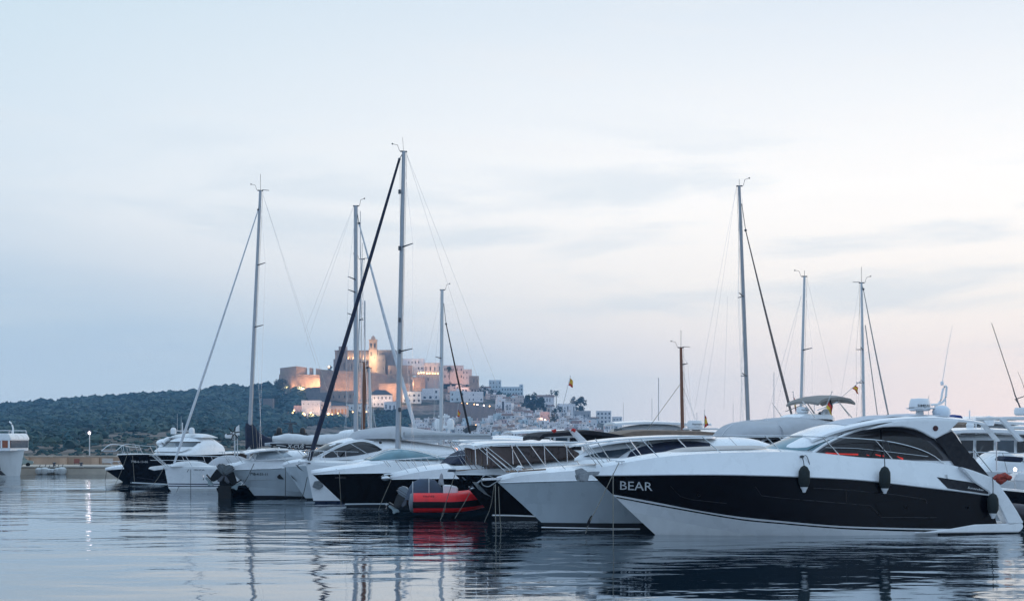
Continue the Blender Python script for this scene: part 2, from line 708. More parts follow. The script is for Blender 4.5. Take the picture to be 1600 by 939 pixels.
    def band(s, name, yf, zA, zB, rmax, m, x1=None, off=.02, n=12, rows=5, parent=None):
        """Pane wrapped round the rising front of a shell, between two heights."""
        ztf, zbf, w, ex, x0, xe = yf.S
        x1 = x1 or xe
        mb = MB()
        g = []
        for r in range(rows):
            zz = zA + (zB - zA) * r / (rows - 1)
            row = []
            for k in range(2 * n + 1):
                q = rmax * (-1 + k / n)
                lo, hi = x0, x1
                for _ in range(28):
                    mdl = (lo + hi) / 2
                    if zbf(mdl) + (ztf(mdl) - zbf(mdl)) * (1 - abs(q) ** ex) ** (1 / ex) < zz:
                        lo = mdl
                    else:
                        hi = mdl
                x = (lo + hi) / 2
                row.append((x - off, q * (w(x) + off), zz + off * .5))
            g.append(row)
        mb.grid(g)
        return s.part(name, mb, m, parent)

    def tubes(s, name, pts, r, m, parent=None, n=6):
        for sg in (1, -1):
            mb = MB()
            mb.tube([(p[0], sg * p[1], p[2]) for p in pts], r, n)
            o = s.part(name, mb, m, parent)
        return o

    # ---- rails
    def rail(s, top, posts, yf, r=.014, mid=None, mirror=True, name='guard_rail', n=24, bow_close=True, m=None):
        m = m or STEEL
        mb = MB()
        pts = [s.on(q[0], q[1], yf) for q in top]
        c = catmull([tuple(p) for p in pts], n)
        mb.tube(c, r)
        c2 = None
        if mid:
            c2 = catmull([tuple(s.on(q[0], q[1], yf)) for q in mid], n)
            mb.tube(c2, r * .7)
        if mirror:
            mb.tube([(x, -y, z) for x, y, z in c], r)
            if c2:
                mb.tube([(x, -y, z) for x, y, z in c2], r * .7)
            if bow_close:
                a = c[0]
                mb.tube([a, (a[0] - abs(a[1]) * .4, 0, a[2]), (a[0], -a[1], a[2])], r)
        root = s.part(name, mb, m)
        for q in posts:
            mb = MB()
            a = s.on(q[0], q[1], yf)
            b = s.on(q[2], q[3], yf)
            mb.tube([a, b], r * .9)
            s.part('stanchion', mb, m, root)
            if mirror:
                mb = MB()
                mb.tube([(a[0], -a[1], a[2]), (b[0], -b[1], b[2])], r * .9)
                s.part('stanchion', mb, m, root)
        return root
HAZE = 0.00020

# ------------------------------------------------------------------ water
wm = bpy.data.materials.new('harbour_water')
wm.use_nodes = True
t = wm.node_tree
b = t.nodes['Principled BSDF']
b.inputs['Base Color'].default_value = (.004, .015, .026, 1)
b.inputs['Roughness'].default_value = .03
b.inputs['IOR'].default_value = 1.9
b.inputs['Specular IOR Level'].default_value = .5
geo = nd(t, 'ShaderNodeNewGeometry')


def wnoise(scale, detail, rough, stretch, dist=0.0, off=0.0):
    mp = nd(t, 'ShaderNodeMapping')
    mp.inputs['Scale'].default_value = (scale * stretch, scale, scale)
    mp.inputs['Location'].default_value = (off, off * .7, 0)
    mp.inputs['Rotation'].default_value = (0, 0, R(-7))
    t.links.new(geo.outputs['Position'], mp.inputs[0])
    n = nd(t, 'ShaderNodeTexNoise')
    n.inputs['Scale'].default_value = 1
    n.inputs['Detail'].default_value = detail
    n.inputs['Roughness'].default_value = rough
    n.inputs['Distortion'].default_value = dist
    t.links.new(mp.outputs[0], n.inputs['Vector'])
    return n.outputs['Fac']


swell = wnoise(.55, 2, .4, .55, .3)
chop = wnoise(1.9, 3, .5, .5, .4, 3.1)
fine = wnoise(7.0, 2, .5, .6, .2, 9.0)
patch = maprange(t, wnoise(.06, 2, .5, .45, .0, 21.0), .40, .60, .10, 1.0)
sepp = nd(t, 'ShaderNodeSeparateXYZ')
t.links.new(geo.outputs['Position'], sepp.inputs[0])
near = maprange(t, math_node(t, 'ADD', sepp.outputs[1], math_node(t, 'MULTIPLY', wnoise(.09, 3, .5, .4, 0, 5.0), 16.0)), 37, 52, .16, 1.0)
patch = math_node(t, 'MULTIPLY', patch, near)
hgt = math_node(t, 'ADD', math_node(t, 'MULTIPLY', math_node(t, 'MULTIPLY', swell, math_node(t, 'ADD', .35, math_node(t, 'MULTIPLY', patch, 1.35))), .070), math_node(t, 'MULTIPLY', math_node(t, 'MULTIPLY', chop, patch), .030))
hgt = math_node(t, 'ADD', hgt, math_node(t, 'MULTIPLY', math_node(t, 'MULTIPLY', fine, patch), .0012))
bp = nd(t, 'ShaderNodeBump')
bp.inputs['Strength'].default_value = 1.0
bp.inputs['Distance'].default_value = 1.0
t.links.new(hgt, bp.inputs['Height'])
t.links.new(bp.outputs[0], b.inputs['Normal'])
b.inputs['Base Color'].default_value = (.006, .020, .033, 1)
b.inputs['Specular IOR Level'].default_value = 0.0
b.inputs['Roughness'].default_value = .6
fr_ = nd(t, 'ShaderNodeFresnel')
fr_.inputs['IOR'].default_value = 1.33
t.links.new(bp.outputs[0], fr_.inputs['Normal'])
gl = nd(t, 'ShaderNodeBsdfGlossy')
gl.inputs['Roughness'].default_value = .03
gl.inputs['Color'].default_value = (.96, .985, 1, 1)
t.links.new(bp.outputs[0], gl.inputs['Normal'])
mx = nd(t, 'ShaderNodeMixShader')
t.links.new(math_node(t, 'POWER', fr_.outputs[0], .62), mx.inputs[0])
t.links.new(b.outputs[0], mx.inputs[1])
t.links.new(gl.outputs[0], mx.inputs[2])
t.links.new(mx.outputs[0], t.nodes['Material Output'].inputs['Surface'])
WATER_BUMP = bp
mb = MB()
mb.add([(-1300, -300, 0), (1300, -300, 0), (1300, 1700, 0), (-1300, 1700, 0)], [[0, 1, 2, 3]])
tag(build('water', mb, wm, smooth=False), kind='structure')

# ------------------------------------------------------------------ terrain: wooded headland, castle rock, town slope
RIDGE = [(-500, 660), (-200, 652), (0, 642), (50, 638), (100, 634), (160, 630), (230, 625), (300, 622), (340, 614), (372, 613), (400, 613), (436, 608),
         (470, 600), (520, 586), (600, 584), (640, 588), (690, 592), (730, 600), (770, 610), (805, 616), (850, 634), (900, 646),
         (940, 660), (985, 672), (1030, 682), (1100, 690), (1300, 694), (1900, 697)]
RX, RY = [p[0] for p in RIDGE], [p[1] for p in RIDGE]
D1 = 1400.0


def ridge(px):
    return float(np.interp(px, RX, RY))


def foot(px):
    """Distance and picture height of the foot of the slope: near on the left (behind the quay), far under the town."""
    d = float(np.interp(px, [380, 560], [215, 750]))
    return d, HY + EYE * F / d + .6


def slope_y(px, v):
    """Picture height of the slope at fraction v (0 foot, 1 ridge): a sea cliff on the left, steep under the castle."""
    cl = float(np.interp(px, [250, 480, 640], [.22, .10, .0]))
    pw = float(np.interp(px, [300, 430, 680, 780], [1.0, 2.2, 2.2, 1.0]))
    w = cl * min(1, v / .10) + (1 - cl) * v ** pw
    return foot(px)[1] + (ridge(px) - foot(px)[1]) * w


def depth_v(px, v):
    d0 = foot(px)[0]
    return d0 + (D1 - d0) * v


def depth_on(px, py):
    lo, hi = 0.0, 1.0
    for _ in range(30):
        m = (lo + hi) / 2
        if slope_y(px, m) > py:
            lo = m
        else:
            hi = m
    return depth_v(px, (lo + hi) / 2)


def hnoise(x, y):
    return (math.sin(x * .043 + 1.3) * math.sin(y * .037 + .4) + .5 * math.sin(x * .11 + y * .05) * math.sin(y * .13 - x * .04) + .3 * math.sin(x * .31 + 2) * math.sin(y * .27))


rows = []
NV = 56
for i in range(NV + 4):
    row = []
    for px in range(-500, 1905, 8):
        if i <= NV:
            v = i / NV
            d = depth_v(px, v)
            p = pix(px, slope_y(px, v), d)
            amp = .7 * d / 1200 * min(1, v * 6) * (1 if v < .97 else .3) * (1 if px < 620 else .3)
            z = max(-1.0, p.z + amp * hnoise(p.x, p.y))
        else:
            d = D1 + (i - NV) * 70
            p = pix(px, ridge(px), D1)
            p = Vector((p.x * d / D1, d, p.z))
            z = p.z - (i - NV) ** 1.5 * 1.8
        row.append((p.x, p.y, max(-1.5, z)))
    rows.append(row)
mb = MB()
mb.grid(rows)
hm = mat('hill_ground', (.10, .095, .085), .95, var=.2)
t = hm.node_tree
b = t.nodes['Principled BSDF']
geo = nd(t, 'ShaderNodeNewGeometry')


def pnoise(scale, detail=6, z=1.0, rough=.6):
    mp = nd(t, 'ShaderNodeMapping')
    mp.inputs['Scale'].default_value = (scale, scale, scale * z)
    t.links.new(geo.outputs['Position'], mp.inputs[0])
    n = nd(t, 'ShaderNodeTexNoise')
    n.inputs['Scale'].default_value = 1
    n.inputs['Detail'].default_value = detail
    n.inputs['Roughness'].default_value = rough
    t.links.new(mp.outputs[0], n.inputs['Vector'])
    return n.outputs['Fac']


rock = ramp(t, pnoise(.22, 8, 2.5), [(.25, (.045, .040, .040, 1)), (.45, (.15, .115, .095, 1)), (.62, (.24, .20, .17, 1)), (.8, (.34, .31, .28, 1))])
scrub = ramp(t, pnoise(.35, 8), [(.3, (.010, .018, .011, 1)), (.6, (.028, .036, .022, 1)), (.8, (.075, .072, .05, 1))])
t.links.new(mixc(t, maprange(t, pnoise(.03, 5), .44, .56), rock, scrub), b.inputs['Base Color'])
for l in list(b.inputs['Roughness'].links):
    t.links.remove(l)
b.inputs['Roughness'].default_value = .95
bpn = nd(t, 'ShaderNodeBump')
bpn.inputs['Strength'].default_value = 1
bpn.inputs['Distance'].default_value = 2.0
t.links.new(pnoise(.3, 8, 2.0), bpn.inputs['Height'])
t.links.new(bpn.outputs[0], b.inputs['Normal'])
terrain = tag(build('hills', mb, hm), kind='structure')

# ------------------------------------------------------------------ woodland on the headland (reads as one mass)
FOLI = mat('pine_foliage', (.016, .052, .058), .9, var=.6, scale=.25)
_t = FOLI.node_tree
_n = nd(_t, 'ShaderNodeTexNoise')
_n.inputs['Scale'].default_value = .035
_n.inputs['Detail'].default_value = 5
_t.links.new(nd(_t, 'ShaderNodeNewGeometry').outputs['Position'], _n.inputs['Vector'])
_b = _t.nodes['Principled BSDF']
_src = _b.inputs['Base Color'].links[0].from_socket
_t.links.new(mixc(_t, maprange(_t, _n.outputs['Fac'], .46, .62), _src, (.060, .100, .085, 1)), _b.inputs['Base Color'])


def clump(mb, c, r, rr, n=7, flat=.75):
    """A rough leafy clump: an uneven low ball."""
    m = 4
    o = len(mb.v)
    rows = []
    for i in range(m + 1):
        th = math.pi * i / m
        row = []
        for q in range(n):
            k = r * (1 + rr.uniform(-.3, .3))
            a = (q + .5 * (i % 2)) * 2 * math.pi / n
            row.append((c[0] + k * max(.05, math.sin(th)) * math.cos(a), c[1] + k * max(.05, math.sin(th)) * math.sin(a), c[2] - flat * k * math.cos(th)))
        rows.append(row)
    mb.grid(rows, closed_u=True)


wr = random.Random(5)
mb = MB()
cnt = 0
while cnt < 11000:
    px = wr.uniform(-260, 470)
    v = wr.random() ** .6
    y = slope_y(px, v)
    d = depth_v(px, v)
    gap = hnoise(px * 1.7 + 40, y * 9) + .5 * hnoise(px * 5, y * 21)
    if y > 646 and gap > .42 and wr.random() < .85:
        continue
    lowlim = 694 + 8 * math.sin(px * .021) + 5 * math.sin(px * .06)
    if px > 120:
        lowlim -= min(16, (px - 120) * .12)
    if y > lowlim or (px > 425 and y < 612):
        continue
    p = pix(px, y, d)
    r = wr.choice((1.8, 2.5, 3.4, 4.4)) * (1.0 + .5 * wr.random()) * d / 1200
    clump(mb, (p.x, p.y, p.z + r * .45), r, wr)
    cnt += 1
# taller pines standing out along the ridge
for k in range(170):
    px = wr.uniform(-240, 432)
    v = 1 - .10 * wr.random() ** 2
    d = depth_v(px, v)
    p = pix(px, slope_y(px, v), d)
    h = wr.uniform(3.5, 9.0)
    rr_ = wr.uniform(2.2, 4.6)
    for q in range(3):
        clump(mb, (p.x + wr.uniform(-1, 1) * rr_ * .7, p.y + wr.uniform(-1, 1) * rr_ * .5, p.z + h * (.45 + .25 * q * .8)), rr_ * (1.0 - .18 * q), wr, n=8, flat=.6)
# low scrub dotted over the rocky foot of the headland
for k in range(2600):
    px = wr.uniform(-260, 470)
    y = wr.uniform(676, 716)
    if hnoise(px * 2.1, y * 13) < -.15:
        continue
    d = depth_on(px, y)
    p = pix(px, y, d)
    r = wr.uniform(.5, 1.6) * d / 700
    clump(mb, (p.x, p.y, p.z + r * .3), r, wr, n=6, flat=.6)
# the scrub band under the castle
for k in range(1500):
    px = wr.uniform(395, 640)
    y = wr.uniform(645, 668) if px > 470 else wr.uniform(606, 672)
    if y < ridge(px) + 4:
        continue
    if px > 470 and wr.random() < .55:
        continue
    d = depth_on(px, y)
    p = pix(px, y, d)
    r = wr.uniform(1.2, 3.4) * d / 1200
    clump(mb, (p.x, p.y, p.z + r * .4), r, wr)
tag(build('woodland', mb, FOLI, smooth=False), kind='stuff', label='dark evergreen woodland covering the headland left of the castle', cat='woodland')

# ------------------------------------------------------------------ the far quay with its wall
QST = mat('quay_concrete', (.44, .38, .31), .9, var=.22, scale=.8, bump=.5)
QWALL = mat('quay_wall_stone', (.46, .32, .23), .9, var=.25, scale=.6, bump=.5, streak=True)
QD = depth_at(741)
qx0, qx1 = pix(-400, 741, QD).x, pix(330, 741, QD).x
qz = pix(0, 730, QD).z
mb = MB()
xq = qx0
k = 0
mb.prism([(QD, -1.5), (QD, qz - .12), (QD + .10, qz), (QD + 26, qz), (QD + 26, -1.5)], qx0, qx1)
mb.v = [(y, x, z) for x, y, z in mb.v]
tag(build('quay', mb, QST, smooth=False), kind='structure')
# coping stones along the edge
cop = MB()
cop.box(-.98, .98, -.06, .85, 0, .10)
first = None
quay = bpy.data.objects['quay']
x = qx0 + 1
while x < qx1 - 1:
    if first is None:
        first = build('coping_stone', cop, mat('coping_concrete', (.42, .39, .345), .9, var=.2, scale=1.5), quay, smooth=False)
        o = first
    else:
        o = first.copy()
        col.objects.link(o)
        o.parent = quay
    o.location = (x, QD, qz + .002)
    o.scale = (1, 1, rnd.uniform(.8, 1.1))
    x += 2.0
# retaining wall behind the quay
WD = QD + 14
wz = pix(0, 714, WD).z
qw = empty('quay_wall', (0, WD, qz))
tag(qw, 'long low ochre stone wall along the far quay below the wooded hill', 'wall')
mb = MB()
mb.box(qx0, qx1 + 6, 0, .6, 0, wz - qz)
build('wall_face', mb, QWALL, qw, smooth=False)
first = None
x = qx0 + 1.5
while x < qx1 + 5:
    if first is None:
        c = MB()
        c.box(-1.47, 1.47, -.08, .7, 0, .14)
        first = build('coping_stone', c, mat('wall_coping', (.40, .345, .29), .9, var=.2, scale=1.2), qw, smooth=False)
        o = first
    else:
        o = first.copy()
        col.objects.link(o)
        o.parent = qw
    o.location = (x, 0, wz - qz + .003)
    x += 3.0
# buttress piers
for px in (40, 100, 150, 210):
    mb = MB()
    mb.box(-.35, .35, -.3, 0.02, 0, wz - qz - .05)
    o = build('pier', mb, QWALL, qw, smooth=False)
    o.location = (pix(px, 700, WD).x, 0, 0)

# ------------------------------------------------------------------ haze
if HAZE:
    hzm = bpy.data.materials.new('haze')
    hzm.use_nodes = True
    t = hzm.node_tree
    t.nodes.clear()
    pv = nd(t, 'ShaderNodeVolumePrincipled')
    pv.inputs['Color'].default_value = (.30, .60, .97, 1)
    pv.inputs['Density'].default_value = HAZE
    pv.inputs['Anisotropy'].default_value = 0.0
    mo = nd(t, 'ShaderNodeOutputMaterial')
    t.links.new(pv.outputs[0], mo.inputs['Volume'])
    mb = MB()
    mb.box(-1350, 1350, -350, 1750, -3, 112)
    tag(build('haze', mb, hzm, smooth=False), kind='stuff')

# ================================================================== castle and town on the hill
STONE = mat('castle_stone', (.38, .275, .22), .95, var=.22, scale=.25, bump=.6)
STONE2 = mat('grey_castle_stone', (.22, .19, .18), .95, var=.2, scale=.25, bump=.6)
STONE3 = mat('lower_bastion_stone', (.27, .20, .175), .95, var=.16, scale=.3, bump=.6, streak=True)
WASH = {'white': mat('whitewash', (.80, .76, .76), .9, var=.07, scale=.5),
        'cream': mat('cream_render', (.66, .55, .50), .9, var=.10, scale=.5),
        'pink': mat('pink_render', (.60, .42, .40), .9, var=.10, scale=.5),
        'grey': mat('grey_render', (.38, .37, .38), .9, var=.10, scale=.5),
        'blue': mat('pale_blue_render', (.56, .64, .68), .9, var=.08, scale=.5),
        'stone': STONE, 'dark': STONE2}
TILE = mat('old_roof_tiles', (.20, .12, .095), .9, var=.25, scale=.8)
DARKROOF = mat('dark_slate_roof', (.07, .075, .085), .8, var=.2, scale=.6)
WINDOWM = mat('dark_window_pane', (.035, .035, .042), .3, var=.2)
tr = random.Random(21)
W_BOX = MB()
W_BOX.box(-.5, .5, -.06, .1, 0, 1)
W_ME = None


def window_on(parent, x, y, z, w, h, m=None):
    global W_ME
    if W_ME is None:
        W_ME = {}
    m = m or WINDOWM
    if m.name not in W_ME:
        o = build('window', W_BOX, m, parent, smooth=False)
        W_ME[m.name] = o.data
    else:
        o = bpy.data.objects.new('window', W_ME[m.name])
        col.objects.link(o)
        o.parent = parent
    o.location = (x, y, z)
    o.scale = (w, 1, h)
    return o


def block(name, px0, px1, yt, yb, m, label, cat='house', group=None, deep=9.0, rot=0.0, rows=0, cols=0, d=None, roof=None, roof_h=2.2,
          ww=.30, wh=.45, lit=0.0, wall_name='wall', wmat=None, skip=0.1, parapet=True, below=4.0):
    """A building whose front spans px0..px1 and yt..yb, standing on the slope."""
    pm = (px0 + px1) / 2
    d = min(d or 1e9, depth_on(pm, yb))
    w = (px1 - px0) / F * d / max(.5, math.cos(R(rot)))
    h = (yb - yt) / F * d
    g = pix(pm, yb, d)
    root = empty(name, g, R(rot))
    tag(root, label, cat, group)
    mb = MB()
    mb.box(-w / 2, w / 2, 0, deep, -below, h)
    build(wall_name, mb, WASH[m] if isinstance(m, str) else m, root, smooth=False)
    if roof == 'hip':
        mb = MB()
        e = .5
        mb.add([(-w / 2 - e, -e, h), (w / 2 + e, -e, h), (w / 2 + e, deep + e, h), (-w / 2 - e, deep + e, h), (-w * .22, deep / 2, h + roof_h), (w * .22, deep / 2, h + roof_h)],
               [[0, 1, 5, 4], [1, 2, 5], [2, 3, 4, 5], [3, 0, 4], [3, 2, 1, 0]])
        build('roof', mb, DARKROOF if m != 'pink' else TILE, root, smooth=False)
    elif roof == 'tile':
        mb = MB()
        mb.prism([(-.5, h), (deep * .5, h + roof_h), (deep + .4, h)], -w / 2 - .4, w / 2 + .4)
        mb.v = [(y, x, z) for x, y, z in mb.v]
        build('roof', mb, TILE, root, smooth=False)
    elif parapet:
        mb = MB()
        pt, ph = .25, min(.8, h * .12)
        for a in ((-w / 2, w / 2, .01, pt), (-w / 2, w / 2, deep - pt, deep - .01), (-w / 2 + .01, -w / 2 + pt, pt, deep - pt), (w / 2 - pt, w / 2 - .01, pt, deep - pt)):
            mb.box(*a, h - .02, h + ph)
        build('parapet', mb, WASH[m] if isinstance(m, str) else m, root, smooth=False)
    if rows and cols:
        for r in range(rows):
            for c in range(cols):
                if tr.random() < skip:
                    continue
                cw, rh = w / cols, h / rows
                wl = tr.random() < lit
                window_on(root, -w / 2 + cw * (c + .5), 0, rh * (rows - 1 - r) + rh * (.5 - wh / 2), cw * ww * tr.uniform(.8, 1.2), rh * wh * tr.uniform(.85, 1.15), wmat if wmat and not wl else (WINWARM if wl else None))
    root['w'], root['h'] = w, h
    return root


def flood(px, py, d, power, colr=(1., .56, .30), size=.6, ex=False):
    """A floodlight as a bare point light, no housing built, set before its wall."""
    g = pix(px, py, d if ex else min(d, depth_on(px, py + 5) - 9))
    ld = bpy.data.lights.new('floodlight', 'POINT')
    ld.energy = power
    ld.color = colr
    ld.shadow_soft_size = size
    lo = bpy.data.objects.new('floodlight', ld)
    lo.location = g
    col.objects.link(lo)
    return lo


# ---- the west bastion: battered walls round a corner, parapet with two gun ports
def wall_run(name, pts, label, m, thick=7.0, batter=1.6, cat='wall', merlons=None, part_name='wall_face'):
    """pts: (px, ytop, ybase, depth) along the wall."""
    pts = [(a, b_, c, min(dd, depth_on(a, c) + 2)) for a, b_, c, dd in pts]
    o0 = pix(pts[0][0], pts[0][2], pts[0][3])
    root = empty(name, o0)
    tag(root, label, cat)
    front_b, front_t, back_t, back_b = [], [], [], []
    for px, yt, yb, d in pts:
        top = pix(px, yt, d)
        bot = pix(px, yb, d - batter)
        bot.z -= 3
        front_t.append(top - o0)
        front_b.append(bot - o0)
        back_t.append(top - o0 + Vector((0, thick, 0)))
        back_b.append(bot - o0 + Vector((0, thick + batter, 0)))
    for i in range(len(pts) - 1):
        mb = MB()
        j = i + 1
        mb.add([front_b[i], front_b[j], front_t[j], front_t[i], back_b[i], back_b[j], back_t[j], back_t[i]],
               [[0, 1, 2, 3], [3, 2, 6, 7], [7, 6, 5, 4], [0, 4, 5, 1], [0, 3, 7, 4], [1, 5, 6, 2]])
        build(part_name, mb, m, root, smooth=False)
        # cordon moulding
        mb = MB()
        a, b_ = front_t[i], front_t[j]
        off = Vector((0, -.25, -2.2))
        mb.tube([a + off, b_ + off], .3, n=6)
        build('cordon', mb, m, root)
    return root, o0


bd = 1345
root, o0 = wall_run('bastion', [(436, 585, 611, bd + 2), (463, 584, 611, bd - 30), (502, 586, 612, bd - 20)], 'big ochre stone bastion at the left end of the castle, floodlit on its right face', STONE, thick=30)
for a, b_ in (((437.5, 575, bd + 1), (463, 572, bd - 30)), ((463, 572, bd - 30), (478.5, 574, bd - 26)), ((483.5, 574.5, bd - 24.7), (488.5, 575, bd - 23.4)), ((493.5, 575.5, bd - 22.2), (503, 577, bd - 20))):
    mb = MB()
    p, q = pix(*a) - o0, pix(*b_) - o0
    zb = pix(463, 585, bd - 30).z - o0.z - .4
    back = Vector((0, 5.5, 0))
    mb.add([(p.x, p.y, zb), (q.x, q.y, zb), (q.x, q.y, q.z), (p.x, p.y, p.z), (p.x, p.y + 5.5, zb), (q.x, q.y + 5.5, zb), (q.x, q.y + 5.5, q.z), (p.x, p.y + 5.5, p.z)],
           [[0, 1, 2, 3], [3, 2, 6, 7], [7, 6, 5, 4], [0, 4, 5, 1], [0, 3, 7, 4], [1, 5, 6, 2]])
    build('parapet', mb, STONE, root, smooth=False)
wall_run('curtain_wall', [(500, 577, 622, bd + 22), (523, 579, 622, bd + 20), (576, 581, 622, bd + 16), (619, 587, 620, bd + 12), (645, 592, 612, bd + 12)],
         'long high stone curtain wall below the cathedral', STONE, thick=12)
wall_run('castle_wall', [(592, 599, 622, 1274), (641, 599, 622, 1276)], 'lower stone castle wall washed in orange light behind the villa', STONE, thick=4)
wall_run('castle_wall', [(618, 590, 602, bd + 4), (664, 589, 602, bd + 6)], 'short warm lit castle wall under the long white palace', STONE, thick=6)
wall_run('outwork_wall', [(478, 606, 618, bd - 60), (520, 603, 620, bd - 56)], 'low dark outwork wall in front of the floodlit bastion', STONE2, thick=3)
wall_run('bastion', [(694, 627, 652, depth_on(700, 652)), (735, 632, 654, depth_on(735, 654) - 12), (773, 639, 652, depth_on(772, 652))], 'broad brown stone bastion amid the town houses, cars parked along its top', STONE3, thick=16, batter=4)
wall_run('retaining_wall', [(481, 614, 628, bd - 22), (515, 613, 628, bd - 22)], 'plain grey retaining wall above the white buildings', STONE2, thick=5)

# ---- cathedral
block('cathedral', 521, 577, 561, 582, 'dark', 'massive stone cathedral nave and aisles on the hilltop', 'cathedral', deep=14, d=bd + 34, rows=1, cols=5, ww=.12, wh=.5, parapet=False, wall_name='aisle')
ca = bpy.data.objects['cathedral']
k = (bd + 34) / F


def sub_box(root, name, px0, px1, yt, yb, y0, y1, m):
    mb = MB()
    o = root.location
    dd = o.y
    a, b_ = pix(px0, yt, dd), pix(px1, yb, dd)
    mb.box(a.x - o.x, b_.x - o.x, y0, y1, b_.z - o.z, a.z - o.z)
    return build(name, mb, m, root, smooth=False)


sub_box(ca, 'nave', 522, 576, 547.5, 561, 7, 20, STONE)
sub_box(ca, 'west_block', 528, 540, 540.5, 561, 6, 16, STONE2)
for px in (543, 551, 559, 567):
    sub_box(ca, 'buttress', px - .8, px + .8, 549, 561, 4.5, 7, STONE)
sub_box(ca, 'roof', 521, 577, 546.6, 547.5, 6.5, 20.5, TILE)
tw = empty('bell_tower', pix(582.5, 582, bd + 30))
tag(tw, 'square stone bell tower of the cathedral, its lower half brightly lit', 'tower')
for nm, a, b_, yt, yb, y0 in (('shaft', 576.3, 588.7, 546, 582, 0), ('belfry', 576.8, 588.2, 531.5, 546, .25)):
    sub_box(tw, nm, a, b_, yt, yb, y0, 7.5 - y0, STONE)
for y in (531, 546):
    sub_box(tw, 'cornice', 575.8, 589.2, y - .5, y + .5, -.35, 7.85, STONE)
for px, y, w, h in ((580, 540, 1.4, 3.8), (585.5, 540, 1.4, 3.8), (580, 553, 1.2, 3.4), (584.8, 559, .9, 2)):
    sub_box(tw, 'opening', px - w, px + w, y - h, y + h, -.05, .6 if y < 546 else .3, WINDOWM)
mb = MB()
tp = pix(582.5, 531, bd + 30) - tw.location
mb.lathe([(2.4, 0), (2.4, .9), (2.0, 1.6), (1.9, 2.4), (1.5, 3.2), (.6, 4.0), (.1, 4.6), (.0, 5.2)], (tp.x, 3.75, tp.z), n=10)
build('lantern_dome', mb, STONE, tw)
block('fortress', 590, 618, 548, 585, 'dark', 'square grey fortress keep right of the bell tower', 'castle', deep=16, d=bd + 30, rows=3, cols=4, ww=.16, wh=.25, skip=.5)
block('fortress', 589, 602, 556, 582, 'dark', 'narrow grey fortress wing close behind the bell tower', 'castle', deep=8, d=bd + 25, rows=2, cols=2, ww=.16, wh=.25, skip=.3)
block('keep', 606, 644, 572, 590, 'stone', 'low ochre stone keep between fortress and white palace', 'castle', deep=10, d=bd + 22, rows=1, cols=4, ww=.14, wh=.3, skip=.4)
block('palace', 626, 662, 561.5, 580, 'white', 'long white palace with a row of square windows at the hilltop', 'palace', deep=10, d=bd + 32, rows=2, cols=7, ww=.3, wh=.35, skip=.25, wmat=WINDOWM, rot=-6)
block('townhouse', 662, 690, 568, 584, 'cream', 'cream block with arches above the lit restaurant terrace', deep=10, d=bd + 26, rows=1, cols=4, ww=.25, wh=.4)
block('terrace', 650, 688, 584, 600, 'grey', 'grey terrace building with a lit restaurant on its roof', 'building', deep=9, d=bd + 8, rows=1, cols=5, ww=.25, wh=.35)
block('townhouse', 692, 724, 572, 593, 'cream', 'tall cream townhouse right of the rear mast near the hilltop', deep=10, d=bd + 10, rows=2, cols=5, ww=.22, wh=.4)
block('townhouse', 722, 737, 578, 594, 'cream', 'stepped cream townhouse at the hilltop, next to last before the drop', deep=10, d=bd, rows=2, cols=3, ww=.25, wh=.4)
block('townhouse', 733, 748, 588.5, 601, 'stone', 'low brown townhouse at the end of the hilltop row', deep=8, d=bd - 20, rows=1, cols=3, ww=.25, wh=.4)
block('villa', 576, 612, 617, 636, 'white', 'white villa with a dark hipped roof under the castle wall', deep=9, d=bd - 60, rows=2, cols=6, ww=.3, wh=.35, roof='hip', roof_h=4.5, skip=.2)
block('villa', 600, 619, 629, 642, 'white', 'small white annex right of the hip roofed villa', deep=7, d=bd - 75, rows=1, cols=3)
block('villa', 629, 658, 613, 630, 'blue', 'pale stepped villa behind the tall white mast', deep=8, d=bd - 50, rows=2, cols=4, ww=.35, wh=.4)
block('villa', 659, 686, 608, 625, 'white', 'white cubic villa with one big arched window group', deep=9, d=bd - 40, rows=2, cols=3, ww=.35, wh=.4, skip=.3)
block('guesthouse', 471, 500, 627, 652, 'white', 'tall plain white building above the lit promenade', 'building', deep=10, d=bd - 110, rows=3, cols=4, ww=.12, wh=.22, skip=.3)
block('guesthouse', 499, 515, 629, 652, 'cream', 'grey cream building behind the navy furled sail', 'building', deep=10, d=bd - 106, rows=3, cols=2, ww=.2, wh=.3, skip=.2)
block('guesthouse', 459, 471.5, 635, 652, 'pink', 'pinkish low building at the left end of the lit promenade', 'building', deep=8, d=bd - 112, rows=1, cols=3, ww=.15, wh=.3)
block('pavilion', 511, 543, 634, 652, 'cream', 'long low restaurant with warm light under its roof', 'building', deep=8, d=bd - 114, rows=1, cols=6, ww=.6, wh=.45, roof='hip', roof_h=2.6, lit=1.0, skip=0)
block('pavilion', 540, 578, 633, 650, 'blue', 'pale flat roofed restaurant right of the lit pavilion', 'building', deep=8, d=bd - 108, rows=2, cols=6, ww=.3, wh=.35, lit=.25)
block('warehouse', 500, 560, 612, 627, 'stone', 'long stone house under the curtain wall', 'building', deep=6, d=bd - 30, rows=1, cols=7, ww=.2, wh=.3)
block('watchtower', 411, 426, 624, 648, 'dark', 'ruined grey square tower standing alone on the wooded slope', 'tower', deep=8, d=depth_on(418, 648), rows=1, cols=2, ww=.1, wh=.2)
block('townhouse', 716, 745, 606, 616, 'white', 'white house with arcade of dark windows above the big bastion', deep=8, rows=1, cols=6, ww=.5, wh=.45)
block('townhouse', 703, 726, 612, 628, 'blue', 'pale blue house on the bastion, half behind a black stay', deep=8, rows=2, cols=3, ww=.3, wh=.4)
block('townhouse', 724, 755, 613, 628, 'white', 'wide white house with few windows above the parked cars', deep=8, rows=2, cols=5, ww=.25, wh=.35, skip=.4)
